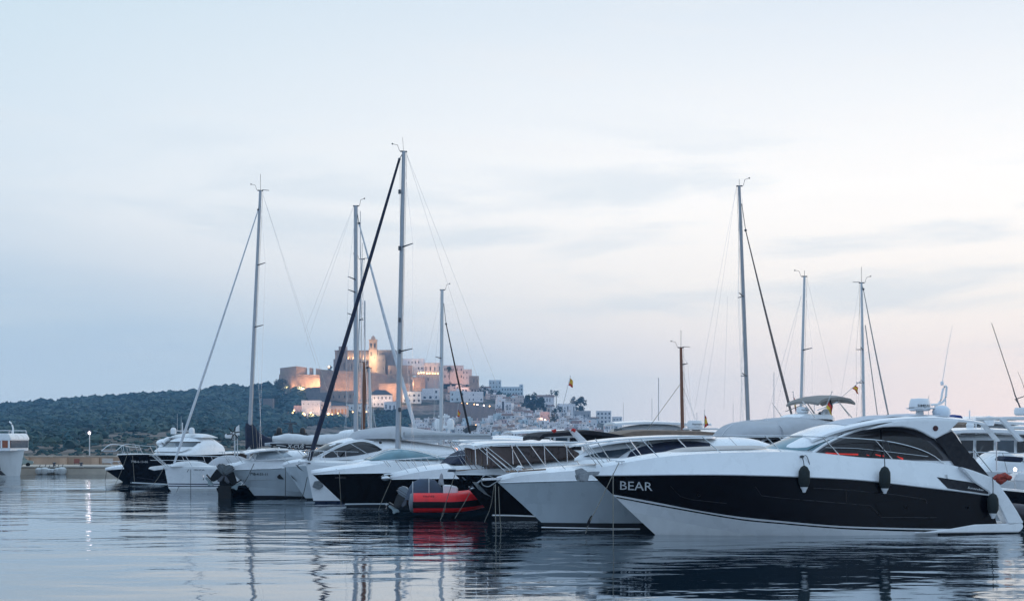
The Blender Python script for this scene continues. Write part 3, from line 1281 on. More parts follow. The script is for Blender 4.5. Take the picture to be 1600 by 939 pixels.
block('townhouse', 764, 783, 595, 614, 'blue', 'tall pale house on the skyline behind the slope shrubs', deep=9, rows=3, cols=4, ww=.3, wh=.35)
block('townhouse', 783, 817, 605.5, 618, 'blue', 'long pale blue house with terraces on the skyline', deep=9, rows=2, cols=8, ww=.4, wh=.4)
block('townhouse', 811.5, 817.5, 601.5, 612, 'blue', 'slim stair tower at the end of the long pale blue house', deep=5, rows=2, cols=1)
block('townhouse', 839, 866, 620, 640, 'white', 'white house with tall dark windows right of the round tree', deep=9, rows=2, cols=6, ww=.32, wh=.5, roof='tile', roof_h=2.0)
block('townhouse', 871, 899, 632, 647, 'white', 'white villa with columns under the spreading pine', deep=9, rows=1, cols=6, ww=.3, wh=.6)
block('townhouse', 896, 923, 643, 655, 'grey', 'grey flat walled house below the spreading pine', deep=9, rows=1, cols=4, ww=.2, wh=.3)
block('townhouse', 844, 859, 645, 662, 'pink', 'pink house lit by a warm lamp at the foot of the slope', deep=8, rows=2, cols=3, ww=.25, wh=.4)
block('townhouse', 932, 955, 643, 662, 'white', 'tall white block with roof railings near the right end of town', deep=9, rows=3, cols=4, ww=.4, wh=.45)
block('townhouse', 957, 972, 652, 664, 'white', 'last stepped white block at the right end of town', deep=8, rows=2, cols=3, ww=.35, wh=.4)
block('church', 782, 790, 624, 646, 'white', 'narrow white church front with tall dark door amid the houses', 'church', deep=9, rows=1, cols=1, ww=.4, wh=.6, d=depth_on(786, 646) - 6)

# ---- the white houses stacked down the slope, each its own thing
CNAME = {'white': 'whitewashed', 'cream': 'cream', 'pink': 'pinkish', 'grey': 'grey rendered', 'blue': 'pale blue'}


def zlabel(m, pm, yb, rf, rows_, w):
    size = 'broad' if w >= 14 else ('narrow' if w <= 8 else 'small')
    z = 'left of the black stay' if pm < 705 else 'below the brown bastion' if pm < 776 else 'below the big round tree' if pm < 846 else 'below the column villa' if pm < 915 else 'at town right end'
    lv = 'in the lowest rows' if yb > 684 else 'in the middle rows' if yb > 664 else 'in the upper rows'
    return f"{size} {CNAME[m]} {'tiled' if rf else 'flat roofed'} {'two-storey' if rows_ == 2 else 'low'} house {lv} {z}"


n = 0
y = 606.0
spots = []
while y < 694:
    px = 640 + tr.uniform(0, 8) if y > 657 else (696 if y < 627 else 752) + tr.uniform(0, 8)
    xmax = float(np.interp(y, [606, 616, 628, 640, 650, 660, 670, 680, 690], [760, 800, 822, 846, 888, 932, 976, 1002, 1018]))
    while px < xmax:
        w = tr.choice((7, 8, 9, 10, 11, 13, 15))
        h = tr.uniform(5.5, 9.0) if y > 645 else tr.uniform(6.5, 11)
        pm = px + w / 2
        if not (690 < pm < 776 and 627 <= y < 655) and not (814 < pm < 850 and y < 646) and y > ridge(pm) + 5 and not (y < 627 and tr.random() < .45):
            spots.append((px, w, h, y + tr.uniform(-1.8, 1.8)))
        px += w * tr.uniform(.72, 1.12)
    y += 4.6
tr.shuffle(spots)
for px, w, h, yb in sorted(spots[:296], key=lambda q: q[3]):
    pm = px + w / 2
    m = tr.choices(('white', 'cream', 'pink', 'grey', 'blue'), (11, 3, 1.4, .7, 2.0))[0]
    rf = 'tile' if tr.random() < .13 else None
    nr = tr.choice((1, 2, 2))
    hs = block('house', px, px + w, yb - h, yb, m, zlabel(m, pm, yb, rf, nr, w), 'house', 'little houses of the old town', deep=tr.uniform(6, 9), rot=tr.uniform(-24, 24),
               rows=nr, cols=tr.choice((2, 3, 3, 4)), ww=.3, wh=.45, lit=.03, skip=.22, roof=rf, roof_h=tr.uniform(1., 1.8), parapet=tr.random() < .5)
    W_, H_ = hs['w'], hs['h']
    if not rf and tr.random() < .45:
        a = tr.uniform(-.45, .05) * W_
        mb = MB()
        mb.box(a, a + W_ * tr.uniform(.35, .5), 1.2, 5.0, H_ - .01, H_ * tr.uniform(1.3, 1.55))
        build('upper_storey', mb, WASH[tr.choice((m, 'white', 'cream'))], hs, smooth=False)
    if tr.random() < .4:
        a = tr.uniform(-.4, .3) * W_
        mb = MB()
        mb.box(a, a + .7, 2.0, 2.7, H_ - .02, H_ + tr.uniform(1.2, 2.2))
        build('chimney', mb, WASH[m], hs, smooth=False)
    if tr.random() < .3:
        mb = MB()
        a = tr.uniform(-.35, .05) * W_
        mb.box(a, a + W_ * .3, -.9, -.01, H_ * .48, H_ * .52)
        mb.box(a, a + W_ * .3, -.9, -.82, H_ * .52, H_ * .68)
        build('balcony', mb, WASH['grey'], hs, smooth=False)

# ---- lamps along the promenade and the castle: real lights with glowing globes
GL_ME = None


def globe(px, py, d, label, group, r=.55, m=None, power=0.0):
    global GL_ME
    if GL_ME is None:
        GL_ME = {}
    m = m or LAMPGLOW
    d = min(d, depth_on(px, py + 2) - 5) if py > 652 or py < 635 else d
    g = pix(px, py, d)
    root = empty('lamp', g)
    tag(root, label, 'lamp', group)
    key = m.name
    if key not in GL_ME:
        mb = MB()
        mb.ball((0, 0, 0), 1.0, n=8, m=6)
        o = build('globe', mb, m, root)
        mb = MB()
        mb.tube([(0, 0, -.9), (0, 0, -8)], .14, n=5)
        o2 = build('post', mb, DARKALU, root)
        GL_ME[key] = (o.data, o2.data)
    else:
        o = bpy.data.objects.new('globe', GL_ME[key][0])
        col.objects.link(o)
        o.parent = root
        o2 = bpy.data.objects.new('post', GL_ME[key][1])
        col.objects.link(o2)
        o2.parent = root
    o.scale = (r, r, r)
    o2.scale = (r, r, r)
    if power:
        flood(px, py, d - 2.0, power, size=.8)
    return root


gd = bd - 118
for px, py, r in ((420.5, 646, .55), (434, 645, .5), (446, 645.5, .55), (457.5, 645, .6), (459.5, 641, .7), (474.5, 646, .8), (476.5, 648, .6), (485.5, 645, .7), (489, 648, .5), (513, 646.5, .9), (519, 647, .5), (528, 645.5, .5), (539, 642.5, 1.0), (551, 643.5, .55), (556, 643, .4), (567, 643.5, .5), (572.5, 643, .45), (579, 643.5, .7)):
    globe(px, py, depth_on(px, 653) - 7, 'warm globe lamp along the promenade under the white buildings', 'promenade lamps', r)
for px in (654, 658, 662, 667, 671, 676, 680, 684):
    globe(px, 583 + tr.uniform(-.8, .8), bd + 5, 'bright lamp on the restaurant terrace beside the palace', 'terrace lamps', .75)
for px, py, lb in ((711, 593, 'reddish lamp under the hilltop townhouses beside the black stay'), (723.5, 598.5, 'yellow lamp at the hilltop shrubs, right of the black stay'), (733.5, 605, 'yellow lamp above the white arcade house')):
    globe(px, py, depth_on(px, py) - 10, lb, None, .8)
globe(851.5, 656, depth_on(851, 662) - 8, 'warm lamp in front of the pink house', None, .7, power=2600)
globe(744, 665, depth_on(744, 668) - 6, 'yellow lamp in front of a white house low in the town', None, .9, power=2500)
globe(877, 652, depth_on(877, 655) - 6, 'first of two white lamps below the column villa', None, .6, LAMPWHITE)
globe(886.5, 651, depth_on(886, 655) - 6, 'second of two white lamps below the column villa, further right', None, .6, LAMPWHITE)
globe(514, 573, bd + 26, 'bright lamp on the curtain wall left of the cathedral', None, .9)
globe(395, 661, depth_on(395, 668) - 8, 'lower of two bright lamps on the slope beside the navy sail cover', None, 1.0)
globe(401, 656, depth_on(401, 664) - 8, 'upper of two bright lamps on the slope beside the navy sail cover', None, .6)
for px in (722, 730, 741, 746, 756, 765):
    globe(px, 629 + (px - 720) * .12, depth_on(px, 650) - 6, 'small lamp among parked cars on top of the brown bastion', 'bastion lamps', .45, LAMPWHITE if px in (746, 756) else LAMPGLOW)

for px, py, d, pw in ((489, 603, 1309, 6500), (498, 597, 1312, 3000), (472, 604, 1300, 9000), (482, 596, 1300, 6000), (449, 604, 1316, 5000),
                      (532, 619, 1256, 6500), (556, 618, 1256, 7500), (578, 616, 1258, 9000), (515, 612, 1290, 4000), (604, 616, 1258, 4000), (622, 615, 1258, 4500), (634, 613, 1259, 4000),
                      (650, 600, 1340, 4500), (636, 600, 1330, 4500), (612, 606, 1268, 3000)):
    flood(px, py, d, pw, ex=True)
for px, py, d, pw in ((545, 559.5, bd + 37, 900), (551, 559.5, bd + 37, 900), (557, 559.5, bd + 37, 900), (563, 559.5, bd + 37, 900), (569, 559.5, bd + 37, 1000), (574, 559.5, bd + 37, 1000),
                      (581, 558, bd + 21, 14000), (581, 570, bd + 22, 5000), (587, 579, bd + 22, 1500), (582.5, 527, bd + 25, 900), (605, 572, bd + 18, 900), (579, 542, bd + 22, 1500)):
    flood(px, py, d, pw, (1., .70, .40), ex=True)
for px, pw in ((463, 1800), (474, 3000), (485, 2500), (494, 1200), (505, 1200), (513, 1500), (530, 1800), (540, 2500), (556, 1800), (575, 1800)):
    flood(px, 648, depth_on(px, 653) - 6, pw, (1., .58, .32), ex=True)
for px, pw in ((582, 2200), (604, 1600)):
    flood(px, 624, 1226, pw, (1., .66, .42), ex=True)
for px in (656, 668, 680):
    flood(px, 582, bd + 12, 2600, (1., .6, .35))
for px, py, dd, pw in ((711, 592, bd - 4, 3500), (723, 597, bd - 20, 3500), (733, 605, bd - 60, 2000)):
    flood(px, py, dd, pw, (1., .5, .3))

# ---- the trees one can tell apart
LEAF = mat('dark_tree_foliage', (.022, .040, .026), .9, var=.5, scale=.6)
LEAF2 = mat('palm_foliage', (.035, .055, .035), .9, var=.4, scale=.6)
BARK = mat('grey_bark', (.09, .075, .06), .9, var=.3, scale=2)


def leaf_tree(name, px, yb, hpx, wpx, label, cat='tree', crown_from=.25, nblob=26, spread=1.0, d=None, nleaf=900, seed=0):
    rr = random.Random(seed + int(px))
    d = min(d or 1e9, depth_on(px, yb) - 3)
    g = pix(px, yb, d)
    h, w = hpx / F * d, wpx / F * d
    root = empty(name, g)
    tag(root, label, cat)
    mb = MB()
    mb.tube([(0, 0, -2), (rr.uniform(-.3, .3), 0, h * .3), (rr.uniform(-.6, .6), rr.uniform(-.4, .4), h * .75)], [h * .035, h * .026, h * .01], n=7)
    lobes = []
    for k in range(nblob):
        a, u = rr.uniform(0, 2 * math.pi), rr.random() ** .6
        zz = rr.uniform(crown_from, .93)
        fall = math.sqrt(max(.05, 1 - ((zz - (crown_from + .93) / 2) / ((.98 - crown_from) / 2)) ** 2))
        c = Vector((math.cos(a) * u * w * .42 * fall * spread, math.sin(a) * u * w * .42 * fall, zz * h))
        lobes.append((c, rr.uniform(.10, .19) * min(w, h)))
        if k % 3 == 0:
            mb.tube([(0, 0, h * .25 + .3 * zz * h), tuple(c)], [h * .012, h * .004], n=5)
    build('trunk', mb, BARK, root)
    mb = MB()
    for c, r in lobes:
        for q in range(nleaf // nblob):
            v = Vector((rr.gauss(0, 1), rr.gauss(0, 1), rr.gauss(0, 1))).normalized() * r * rr.uniform(.55, 1.12)
            p = c + v
            s = r * rr.uniform(.22, .42)
            e1 = Vector((rr.gauss(0, 1), rr.gauss(0, 1), rr.gauss(0, 1))).normalized()
            e2 = e1.cross(v.normalized() + Vector((.01, .02, .03)))
            if e2.length < 1e-3:
                continue
            e2.normalize()
            mb.add([p - e1 * s, p + e2 * s * .6, p + e1 * s, p - e2 * s * .6], [[0, 1, 2, 3]])
    build('crown', mb, LEAF, root, smooth=False)
    return root


def palm(px, yb, hpx, label, fr=4.5, d=None):
    d = min(d or 1e9, depth_on(px, yb) - 4)
    g = pix(px, yb, d)
    h = hpx / F * d
    rr = random.Random(int(px * 7))
    root = empty('palm_tree', g)
    tag(root, label, 'palm tree')
    mb = MB()
    mb.tube([(0, 0, -2), (.15, 0, h * .5), (.05, 0, h)], [.38, .3, .26], n=7)
    build('trunk', mb, BARK, root)
    mb = MB()
    for k in range(26):
        a = k * 2.4
        up = rr.uniform(-.5, 1.1)
        prev = None
        for q in range(7):
            u = q / 6
            c = Vector((math.cos(a) * fr * u * .8, math.sin(a) * fr * u * .8, h + fr * (up * u - .9 * u * u)))
            wd = .55 * math.sin(math.pi * (.12 + .85 * u)) * fr / 4.5
            sd = Vector((-math.sin(a) * wd, math.cos(a) * wd, 0))
            cur = (c - sd - Vector((0, 0, wd * .7)), c, c + sd - Vector((0, 0, wd * .7)))
            if prev:
                mb.add([*prev, *cur], [[0, 1, 4, 3], [1, 2, 5, 4]])
            prev = cur
    build('crown', mb, LEAF2, root, smooth=False)
    return root


leaf_tree('broadleaf_tree', 833, 642, 26, 40, 'big dark round tree standing between town houses on the slope', nblob=40, nleaf=2600, crown_from=.1)
leaf_tree('broadleaf_tree', 848, 645, 15, 20, 'lower dark tree at the foot of the big round tree', crown_from=.1, nleaf=1000)
leaf_tree('cypress_tree', 866, 664, 27, 15, 'tall dark tree mass under the flag pole, left of the column villa', crown_from=.05, nblob=34, nleaf=1600)
leaf_tree('cypress_tree', 874, 648, 18, 13, 'slim dark tree behind the column villa roof', crown_from=.1, nleaf=900)
leaf_tree('pine_tree', 896, 644, 26, 13, 'upright branch of dark pine at left of the spreading pine', crown_from=.3, nblob=18, nleaf=700)
leaf_tree('pine_tree', 907, 646, 25, 26, 'spreading dark pine standing out against the sky', crown_from=.2, nblob=26, nleaf=1400)
leaf_tree('pine_tree', 889, 641, 11, 12, 'low dark shrubby pine at the left foot of the spreading pine', crown_from=.1, nleaf=500)
leaf_tree('araucaria_tree', 862, 632, 24, 9, 'slender pale conifer on the skyline beside the tall palm', crown_from=.25, nblob=16, nleaf=420)
palm(869, 634, 22, 'tallest palm, standing on the skyline beside the slender conifer')
palm(856, 628, 10, 'short palm on the skyline roof left of the slender conifer')
palm(671, 622, 9, 'palm in front of the white cubic villa', d=bd - 48)
palm(702, 590, 16, 'palm in front of the tall cream townhouse', d=bd + 2)
palm(770, 610, 14, 'palm in front of the tall pale skyline house', d=depth_on(770, 612) - 6)
for px, yb, h, w, lb in ((700, 606, 13, 22, 'dark shrubby tree below the tall cream townhouse'), (752, 616, 14, 22, 'dense green tree on the slope left of the skyline house'), (764, 620, 12, 20, 'green tree in the middle of the slope shrubs'), (777, 622, 10, 20, 'green tree at the lower right of the slope shrubs'),
                         (736, 612, 10, 16, 'small tree above the white arcade house'), (646, 580, 8, 8, 'small tree between palace and ochre keep'), (438, 612, 22, 26, 'dark tree mass in front of the left bastion wall'), (452, 618, 16, 30, 'broad dark tree below the left bastion wall'), (476, 611, 9, 22, 'low dark tree under the floodlit bastion face'),
                         (590, 652, 14, 14, 'dark tree right of the promenade restaurants'), (498, 626, 6, 5, 'tiny dark cypress on the retaining wall'), (516, 580, 9, 9, 'dark tree on the wall beside the cathedral'), (430, 640, 24, 30, 'dark tree on the slope right of the ruined tower'), (395, 640, 18, 34, 'dark tree on the slope left of the ruined tower')):
    leaf_tree('evergreen_tree', px, yb, h, w, lb, crown_from=.05, nblob=18, nleaf=700, d=(bd - 16) if 430 < px < 500 and yb < 620 else None)

# green shrubs running down the slope between the hilltop row and the skyline houses
sr = random.Random(9)
mb = MB()
for k in range(420):
    u = sr.random()
    px = 696 + 96 * u + sr.uniform(-6, 6)
    yb = float(np.interp(px, [690, 730, 760, 800], [600, 606, 611, 620])) + sr.uniform(-7, 7)
    if yb < ridge(px) + 2:
        continue
    d = depth_on(px, yb) - 2
    p = pix(px, yb, d)
    clump(mb, (p.x, p.y, p.z + .6), sr.uniform(.9, 2.3), sr, n=7, flat=.8)
tag(build('slope_shrubs', mb, FOLI, smooth=False), kind='stuff', label='dark green shrubs running down the slope right of the hilltop townhouses', cat='shrubs')

# ================================================================== the big motor yacht in front
B = Boat('motor_yacht', 1018, 835, 13, 'large white motor yacht with black hull band lettered BEAR, nearest of all boats', 'motor yacht')
BEAR = B
dark_top = [(927, 743), (960, 743), (1010, 742.5), (1060, 742), (1124, 742), (1180, 743), (1220, 744), (1267, 746), (1310, 748), (1353, 751), (1432, 760), (1500, 768), (1545, 774)]
dark_bot = [(957, 772), (985, 777), (1028, 785), (1090, 797), (1156, 807), (1220, 813.5), (1300, 820.5), (1341, 822.5), (1429, 825), (1500, 826), (1560, 826.5)]
B.hull([
    dict(p=[(1040, 850), ('l', 3, -.6), ('l', 7, -.55), ('l', 11.3, -.45)], B=1.5, Le=8, st=.95),
    dict(p=[(985, 799), (1020, 806), (1060, 815), (1130, 828), (1200, 838.5), (1300, 845), (1400, 846), (1560, 845)], B=1.72, Le=7.5, pw=1.7, st=.97),
    dict(p=dark_bot, B=1.90, Le=7.2, pw=2.0, st=.96),
    dict(p=dark_top, B=1.98, Le=7.2, pw=2.6, st=.95),
    dict(p=[(931, 731), (955, 727), (985, 721), (1040, 713), (1100, 708.5), (1180, 706), (1240, 706), (1290, 709), (1350, 715), (1420, 719), (1490, 727), (1520, 736), (1547, 746)], B=1.72, Le=7.0, pw=2.4, st=.97),
], [('bottom', WHITE2), ('lower_topside', WHITE), ('hull_band', BLACKHULL), ('bulwark', WHITE)], N=44, deck=WHITE, transom=WHITE, camber=.10)
yh = B.hy()
yo = B.hy(.008)
# pinstripes under the dark band, rub rail over it
B.strip('pinstripe', [(962, 775.5), (1028, 788), (1156, 810), (1220, 816.3), (1300, 823), (1341, 825), (1429, 827.4), (1555, 829)],
        [(964, 777.5), (1028, 790), (1156, 812), (1220, 818.3), (1300, 825), (1341, 827.2), (1429, 830), (1555, 832)], yo, BLACKHULL, n=40, rows=2)
mb = MB()
pts = [B.on(p[0], p[1] - .5, lambda x, z: yh(x, z) - .012) for p in dark_top]
c = catmull([tuple(p) for p in pts], 60)
B.tubes('rub_rail', c, .022, mat('grey_rub_rail', (.45, .46, .48), .35, metal=.4))
# moulded lines in the dark band
GROOVE = mat('dark_band_moulding', (.012, .010, .013), .3, coat=.1, spec=.3)
for ln in ([(1048, 759), (1063, 775), (1080, 780), (1135, 786)], [(1180, 760), (1190, 774), (1220, 777.5), (1360, 790), (1377, 808), (1463, 808.5)],
           [(1271, 762.5), (1322, 765), (1322, 784)], [(1320, 765), (1400, 773), (1446, 780), (1452, 800)]):
    mb = MB()
    c = [tuple(B.on(p[0], p[1], yh)) for p in ln]
    dense = []
    for a, b_ in zip(c, c[1:]):
        for q in range(6):
            u = q / 6
            x, z = a[0] + (b_[0] - a[0]) * u, a[2] + (b_[2] - a[2]) * u
            dense.append((x, yh(x, z), z))
    dense.append(c[-1])
    B.tubes('hull_moulding', dense, .016, GROOVE)
B.strip('hull_window', [(1366, 786), (1400, 780), (1440, 783), (1456, 790)], [(1378, 804), (1405, 806), (1440, 806), (1461, 806)], lambda x, z: yh(x, z) - .022, BLACKHULL, n=14, rows=4)
for px, py, r in ((1092, 773, .05), (1414, 792, .07), (1511, 793, .05)):
    mb = MB()
    p = B.on(px, py, yh)
    mb.lathe([(r, .0), (r, .03), (r * .7, .035), (r * .7, .0)], (p.x, p.y - .03, p.z), axis='y')
    B.part('porthole', mb, PLASTICB)
# louvre panel on the quarter, with script
B.strip('vent_panel', [(1464, 745), (1490, 749), (1520, 754), (1536, 760), (1544, 769)], [(1481, 762.5), (1500, 765.5), (1520, 768), (1536, 770.5), (1544.5, 771.5)], lambda x, z: yh(x, z) - .02, CANVAS_BLACK, n=18, thick=.015)
B.text('Sunseeker', (1512, 762.8), (1538, 767), 3.4, lambda x, z: yh(x, z) - .045, LETTERW, shear=.3)
B.text('BEAR', (969, 764.5), (1019.5, 766.5), 13.2, lambda x, z: yh(x, z) - .03, LETTERW)
# white scoop line above the rub rail towards the quarter
B.strip('side_scoop', [(1380, 742), (1430, 739), (1480, 741), (1464, 744)], [(1380, 749), (1430, 756), (1480, 763), (1500, 767)], yo, WHITE, n=16)

# swim platform and stern quarters
mb = MB()
sx0 = B.at(1429, 828, -1.85)[0]
sx1 = B.at(1598, 826, -1.85)[0]
zt, zl = B.at(1585, 818, -1.85)[1], B.at(1585, 830, -1.85)[1]
mb.prism([(sx0, zl), (sx0 + 1.2, zl + .12), (sx0 + 2.0, zt), (sx1 - .05, zt + .02), (sx1, zt - .1), (sx1 - .15, zl - .02)], -1.93, 1.93)
B.part('swim_platform', mb, WHITE, bevel=.03)
mb = MB()
mb.prism([(sx0 + .8, zl - .13), (sx0 + .8, zl - .005), (sx1 - .1, zl - .02), (sx1 - .3, zl - .13)], -1.95, 1.95)
B.part('platform_fender', mb, RUBBER)
q = [(1500, 729), (1520, 735), (1547, 745), (1560, 757), (1575, 778), (1589, 800), (1598.5, 817), (1575, 819), (1572, 816), (1562, 796), (1555, 783), (1548, 776), (1543, 768), (1520, 752)]
qq = [B.at(a[0], a[1], -1.86) for a in q]
B.pair('stern_quarter', qq, -1.93, -1.55, WHITE, bevel=.03)
mb = MB()
a, b_ = B.at(1543, 778, -1.9), B.at(1570, 822, -1.9)
mb.box(a[0] - .6, a[0] + .12, -1.6, 1.6, .3, B.at(1520, 742, -1.6)[1])
B.part('cockpit_bulkhead', mb, WHITE2)

# ---- deckhouse
x_f = B.at(1176, 706, 0)[0]


def wcab(x):
    u = x - x_f
    return 1.50 * (1 - (1 - min(1, max(0, u) / 2.6)) ** 2.2) + .02


base = [(1170, 707), (1240, 706), (1290, 711), (1350, 718), (1420, 722), (1490, 727), (1530, 745)]
top = [(1176, 705.5), (1205, 697), (1240, 683), (1275, 670.5), (1310, 661.5), (1345, 655), (1400, 652), (1440, 654), (1456, 658), (1468, 668), (1475, 690)]
cab, yc = B.shell('deckhouse', top, base, wcab, WHITE, n=2.5, N=46, M=33)
yco = lambda d: (lambda x, z: yc(x, z, d))
B.screen('windscreen', [(1271, 703.5), (1284, 696), (1300, 688), (1317, 680.5)], [(1187, 703), (1205, 696), (1222, 689), (1240, 682)], yco(.02), GLASS_TEAL, n=10, rows=8, off=.04)
B.screen('windscreen_header', [(1317, 680.5), (1325, 677)], [(1239, 682.5), (1246, 680)], yco(.03), BLACKHULL, n=10, rows=3, off=.055)
# wiper
mb = MB()
mb.tube([B.on(1262, 703.5, yco(.03)), B.on(1280, 693, yco(.08)), B.on(1296, 687, yco(.06))], .012)
B.part('wiper', mb, PLASTICB)
# dark side window under its arch, reddish lamps inside
wu = [(1274, 707), (1292, 694), (1318, 682), (1345, 672.5), (1375, 667), (1400, 667), (1425, 671), (1450, 680), (1470, 695), (1488, 719)]
wl = [(1274, 707.5), (1284, 714), (1300, 715.5), (1330, 716.5), (1360, 717.5), (1390, 718), (1415, 718.5), (1440, 719), (1465, 719.5), (1488, 719.5)]
B.strip('window_surround', wu, wl, yco(.02), mat('grey_window_frame', (.045, .042, .05), .35, coat=.3), n=40, rows=9)
wu2 = [(1280, 707), (1296, 696), (1320, 685.5), (1345, 677), (1375, 672), (1400, 672.5), (1422, 677), (1444, 686), (1460, 698), (1474, 716)]
wl2 = [(1280, 707.5), (1288, 712.5), (1302, 713.5), (1330, 714.5), (1360, 715.5), (1390, 716), (1412, 716.5), (1436, 717), (1456, 717), (1474, 717)]
wgloom = B.strip('cabin_gloom_sheet', wu2, wl2, yco(.028), mat('painted_cabin_gloom', (.035, .026, .026), .7, var=.6, scale=2.2), n=40, rows=9)  # dark sheet behind the glass, the cabin's shade put into its colour
for (a, b_, h) in (((1290, 706.5), (1341, 708.5), 2.6), ((1368, 709), (1382, 711), 2.6), ((1402, 712), (1411, 715), 2.6), ((1354, 709.5), (1358, 710.5), 1.4)):
    B.strip('led_strip', [a, ((a[0] + b_[0]) / 2, (a[1] + b_[1]) / 2 + .5), b_], [(a[0], a[1] + h * .6), ((a[0] + b_[0]) / 2, (a[1] + b_[1]) / 2 + h), (b_[0], b_[1] + h)], yco(.036), REDLED, parent=wgloom, n=8, rows=2)
B.strip('side_window', wu2, wl2, yco(.05), SMOKED, n=40, rows=9)
for a, b_ in (((1375, 672), (1377, 716)), ((1318, 686), (1352, 715))):
    pass
mb = MB()
mb.tube([B.on(p[0], p[1], yco(.06)) for p in ((1376, 671.5), (1376.5, 690), (1378, 717))], .03)
v = list(mb.v)
B.part('window_mullion', mb, BLACKHULL)
# white A pillar running up into the roof edge
pil = [(1270, 706.5), (1290, 693.5), (1318, 680), (1345, 670), (1375, 664.5), (1400, 664), (1428, 667), (1452, 676)]
mb = MB()
c = catmull([tuple(B.on(p[0], p[1], yco(.035))) for p in pil], 40)
B.tubes('roof_pillar', c, .045, WHITE)

# ---- hardtop and its aft wing
rt = [(1244, 681), (1275, 668.5), (1310, 659), (1345, 652), (1385, 648.5), (1420, 647.5), (1450, 649.5), (1480, 652.5), (1499, 656)]
x_r = B.at(1244, 681, 0)[0]


def wroof(x):
    u = x - x_r
    return 1.18 + .36 * min(1, max(0, u / 3.0)) - .02


rows = []
rtp = catmull([B.at(p[0], p[1], 0.) for p in rt], 30)
for x, z in rtp:
    w = wroof(x)
    rows.append([(x, w * tt, z - .10 * abs(tt) ** 2.2 - .02 * (abs(tt) > .96)) for tt in [-1 + 2 * k / 14 for k in range(15)]])
mb = MB()
mb.grid(rows)
mb.grid([[(x, y, z - .07) for x, y, z in r] for r in rows], flip=True)
for r in (rows[0], rows[-1]):
    mb.grid([r, [(x, y, z - .07) for x, y, z in r]])
for k in (0, -1):
    cl = [r[k] for r in rows]
    mb.grid([cl, [(x, y, z - .07) for x, y, z in cl]])
B.part('hardtop', mb, WHITE)
# soft top panel with seams
rows = []
for x, z in rtp[6:25]:
    w = wroof(x) * .8
    rows.append([(x, w * tt, z - .10 * abs(tt * .8) ** 2.2 + .012 + .012 * math.sin(x * 7)) for tt in [-1 + 2 * k / 10 for k in range(11)]])
mb = MB()
mb.grid(rows)
B.part('sliding_soft_top', mb, mat('pale_soft_top', (.48, .50, .54), .6, var=.06, scale=2))
wing = [(1352, 671.5), (1375, 664), (1400, 658), (1430, 655.5), (1470, 655.5), (1499, 657), (1492, 664), (1478, 677), (1462, 686), (1455, 683), (1443, 676), (1428, 669.5), (1408, 666), (1380, 667)]
ww = [B.at(a[0], a[1], -1.52) for a in wing]
B.pair('hardtop_wing', ww, -1.56, -1.40, WHITE, bevel=.025)
mb = MB()
p = B.at(1461.5, 669, -1.56)
mb.lathe([(.0, 0), (.085, 0), (.085, .03), (.06, .035)], (p[0], -1.585, p[1]), axis='y')
B.part('speaker', mb, mat('dark_red_speaker', (.06, .012, .015), .5))
# black canvas closing the cockpit
cu = [(1462, 685), (1475, 679), (1488, 673.5), (1500, 690), (1522, 716), (1545, 743)]
cl = [(1462, 687), (1472, 698), (1483, 714), (1494, 730), (1512, 733), (1545, 744.5)]
rows = []
up, lo = catmull(cu, 14), catmull(cl, 14)
near = []
for r in range(6):
    tt = r / 5
    near.append([B.on(a[0] + (b_[0] - a[0]) * tt, a[1] + (b_[1] - a[1]) * tt, lambda x, z: -1.585 + .02 * math.sin(x * 9)) for a, b_ in zip(up, lo)])
mb = MB()
mb.grid(near)
mb.grid([[(p.x, -p.y, p.z) for p in r] for r in near])
topl = near[0][4:]
mb.grid([[(p.x, p.y * (1 - k / 4), p.z + .03 * math.sin(math.pi * k / 8)) for p in topl] for k in range(9)])
B.part('cockpit_canvas', mb, CANVAS_BLACK)

# sun pad and bow fittings
def deckz(px, py, y):
    return B.at(px, py, y)


rows = []
xa, xb = B.at(1040, 712, 0)[0], B.at(1178, 706, 0)[0]
for k in range(14):
    x = xa + (xb - xa) * k / 13
    z0 = B.sheer_z(x) + .10
    w = min(1.0, .35 + .75 * (k / 13) ** .6)
    hgt_ = .10 * min(1, k / 2.5)
    rows.append([(x, w * tt, z0 + hgt_ * (1 - abs(tt) ** 6) - .02) for tt in (-1, -.95, -.8, -.4, 0, .4, .8, .95, 1)])
mb = MB()
mb.grid(rows)
B.part('sun_pad', mb, DECKPAD)
mb = MB()
e0 = B.edge(.90)
rail_t = [(906, 697), (930, 692), (960, 688), (1000, 685), (1060, 682.5), (1120, 681), (1180, 680.5), (1240, 681), (1290, 682.5), (1340, 685), (1380, 688.5), (1410, 694), (1440, 703), (1462, 714), (1478, 727)]
posts = [(916, 695, 941, 729), (1001, 685, 1039, 724.5), (1097, 682, 1137.5, 717), (1195, 680.5, 1231, 715.5), (1285, 682.5, 1318, 718), (1368, 688, 1399, 722.5)]
def wrail(x, z=None):
    return min(-.12, B.edge(.93)(max(x, -1.35))) - .0
B.rail(rail_t, posts, wrail, r=.017, n=50)
mb = MB()
c = [tuple(B.on(p[0], p[1], wrail)) for p in ((1290, 699), (1340, 700.5), (1400, 707), (1450, 713))]
mb.tube(catmull(c, 16), .008)
B.part('guard_wire', mb, STEEL)
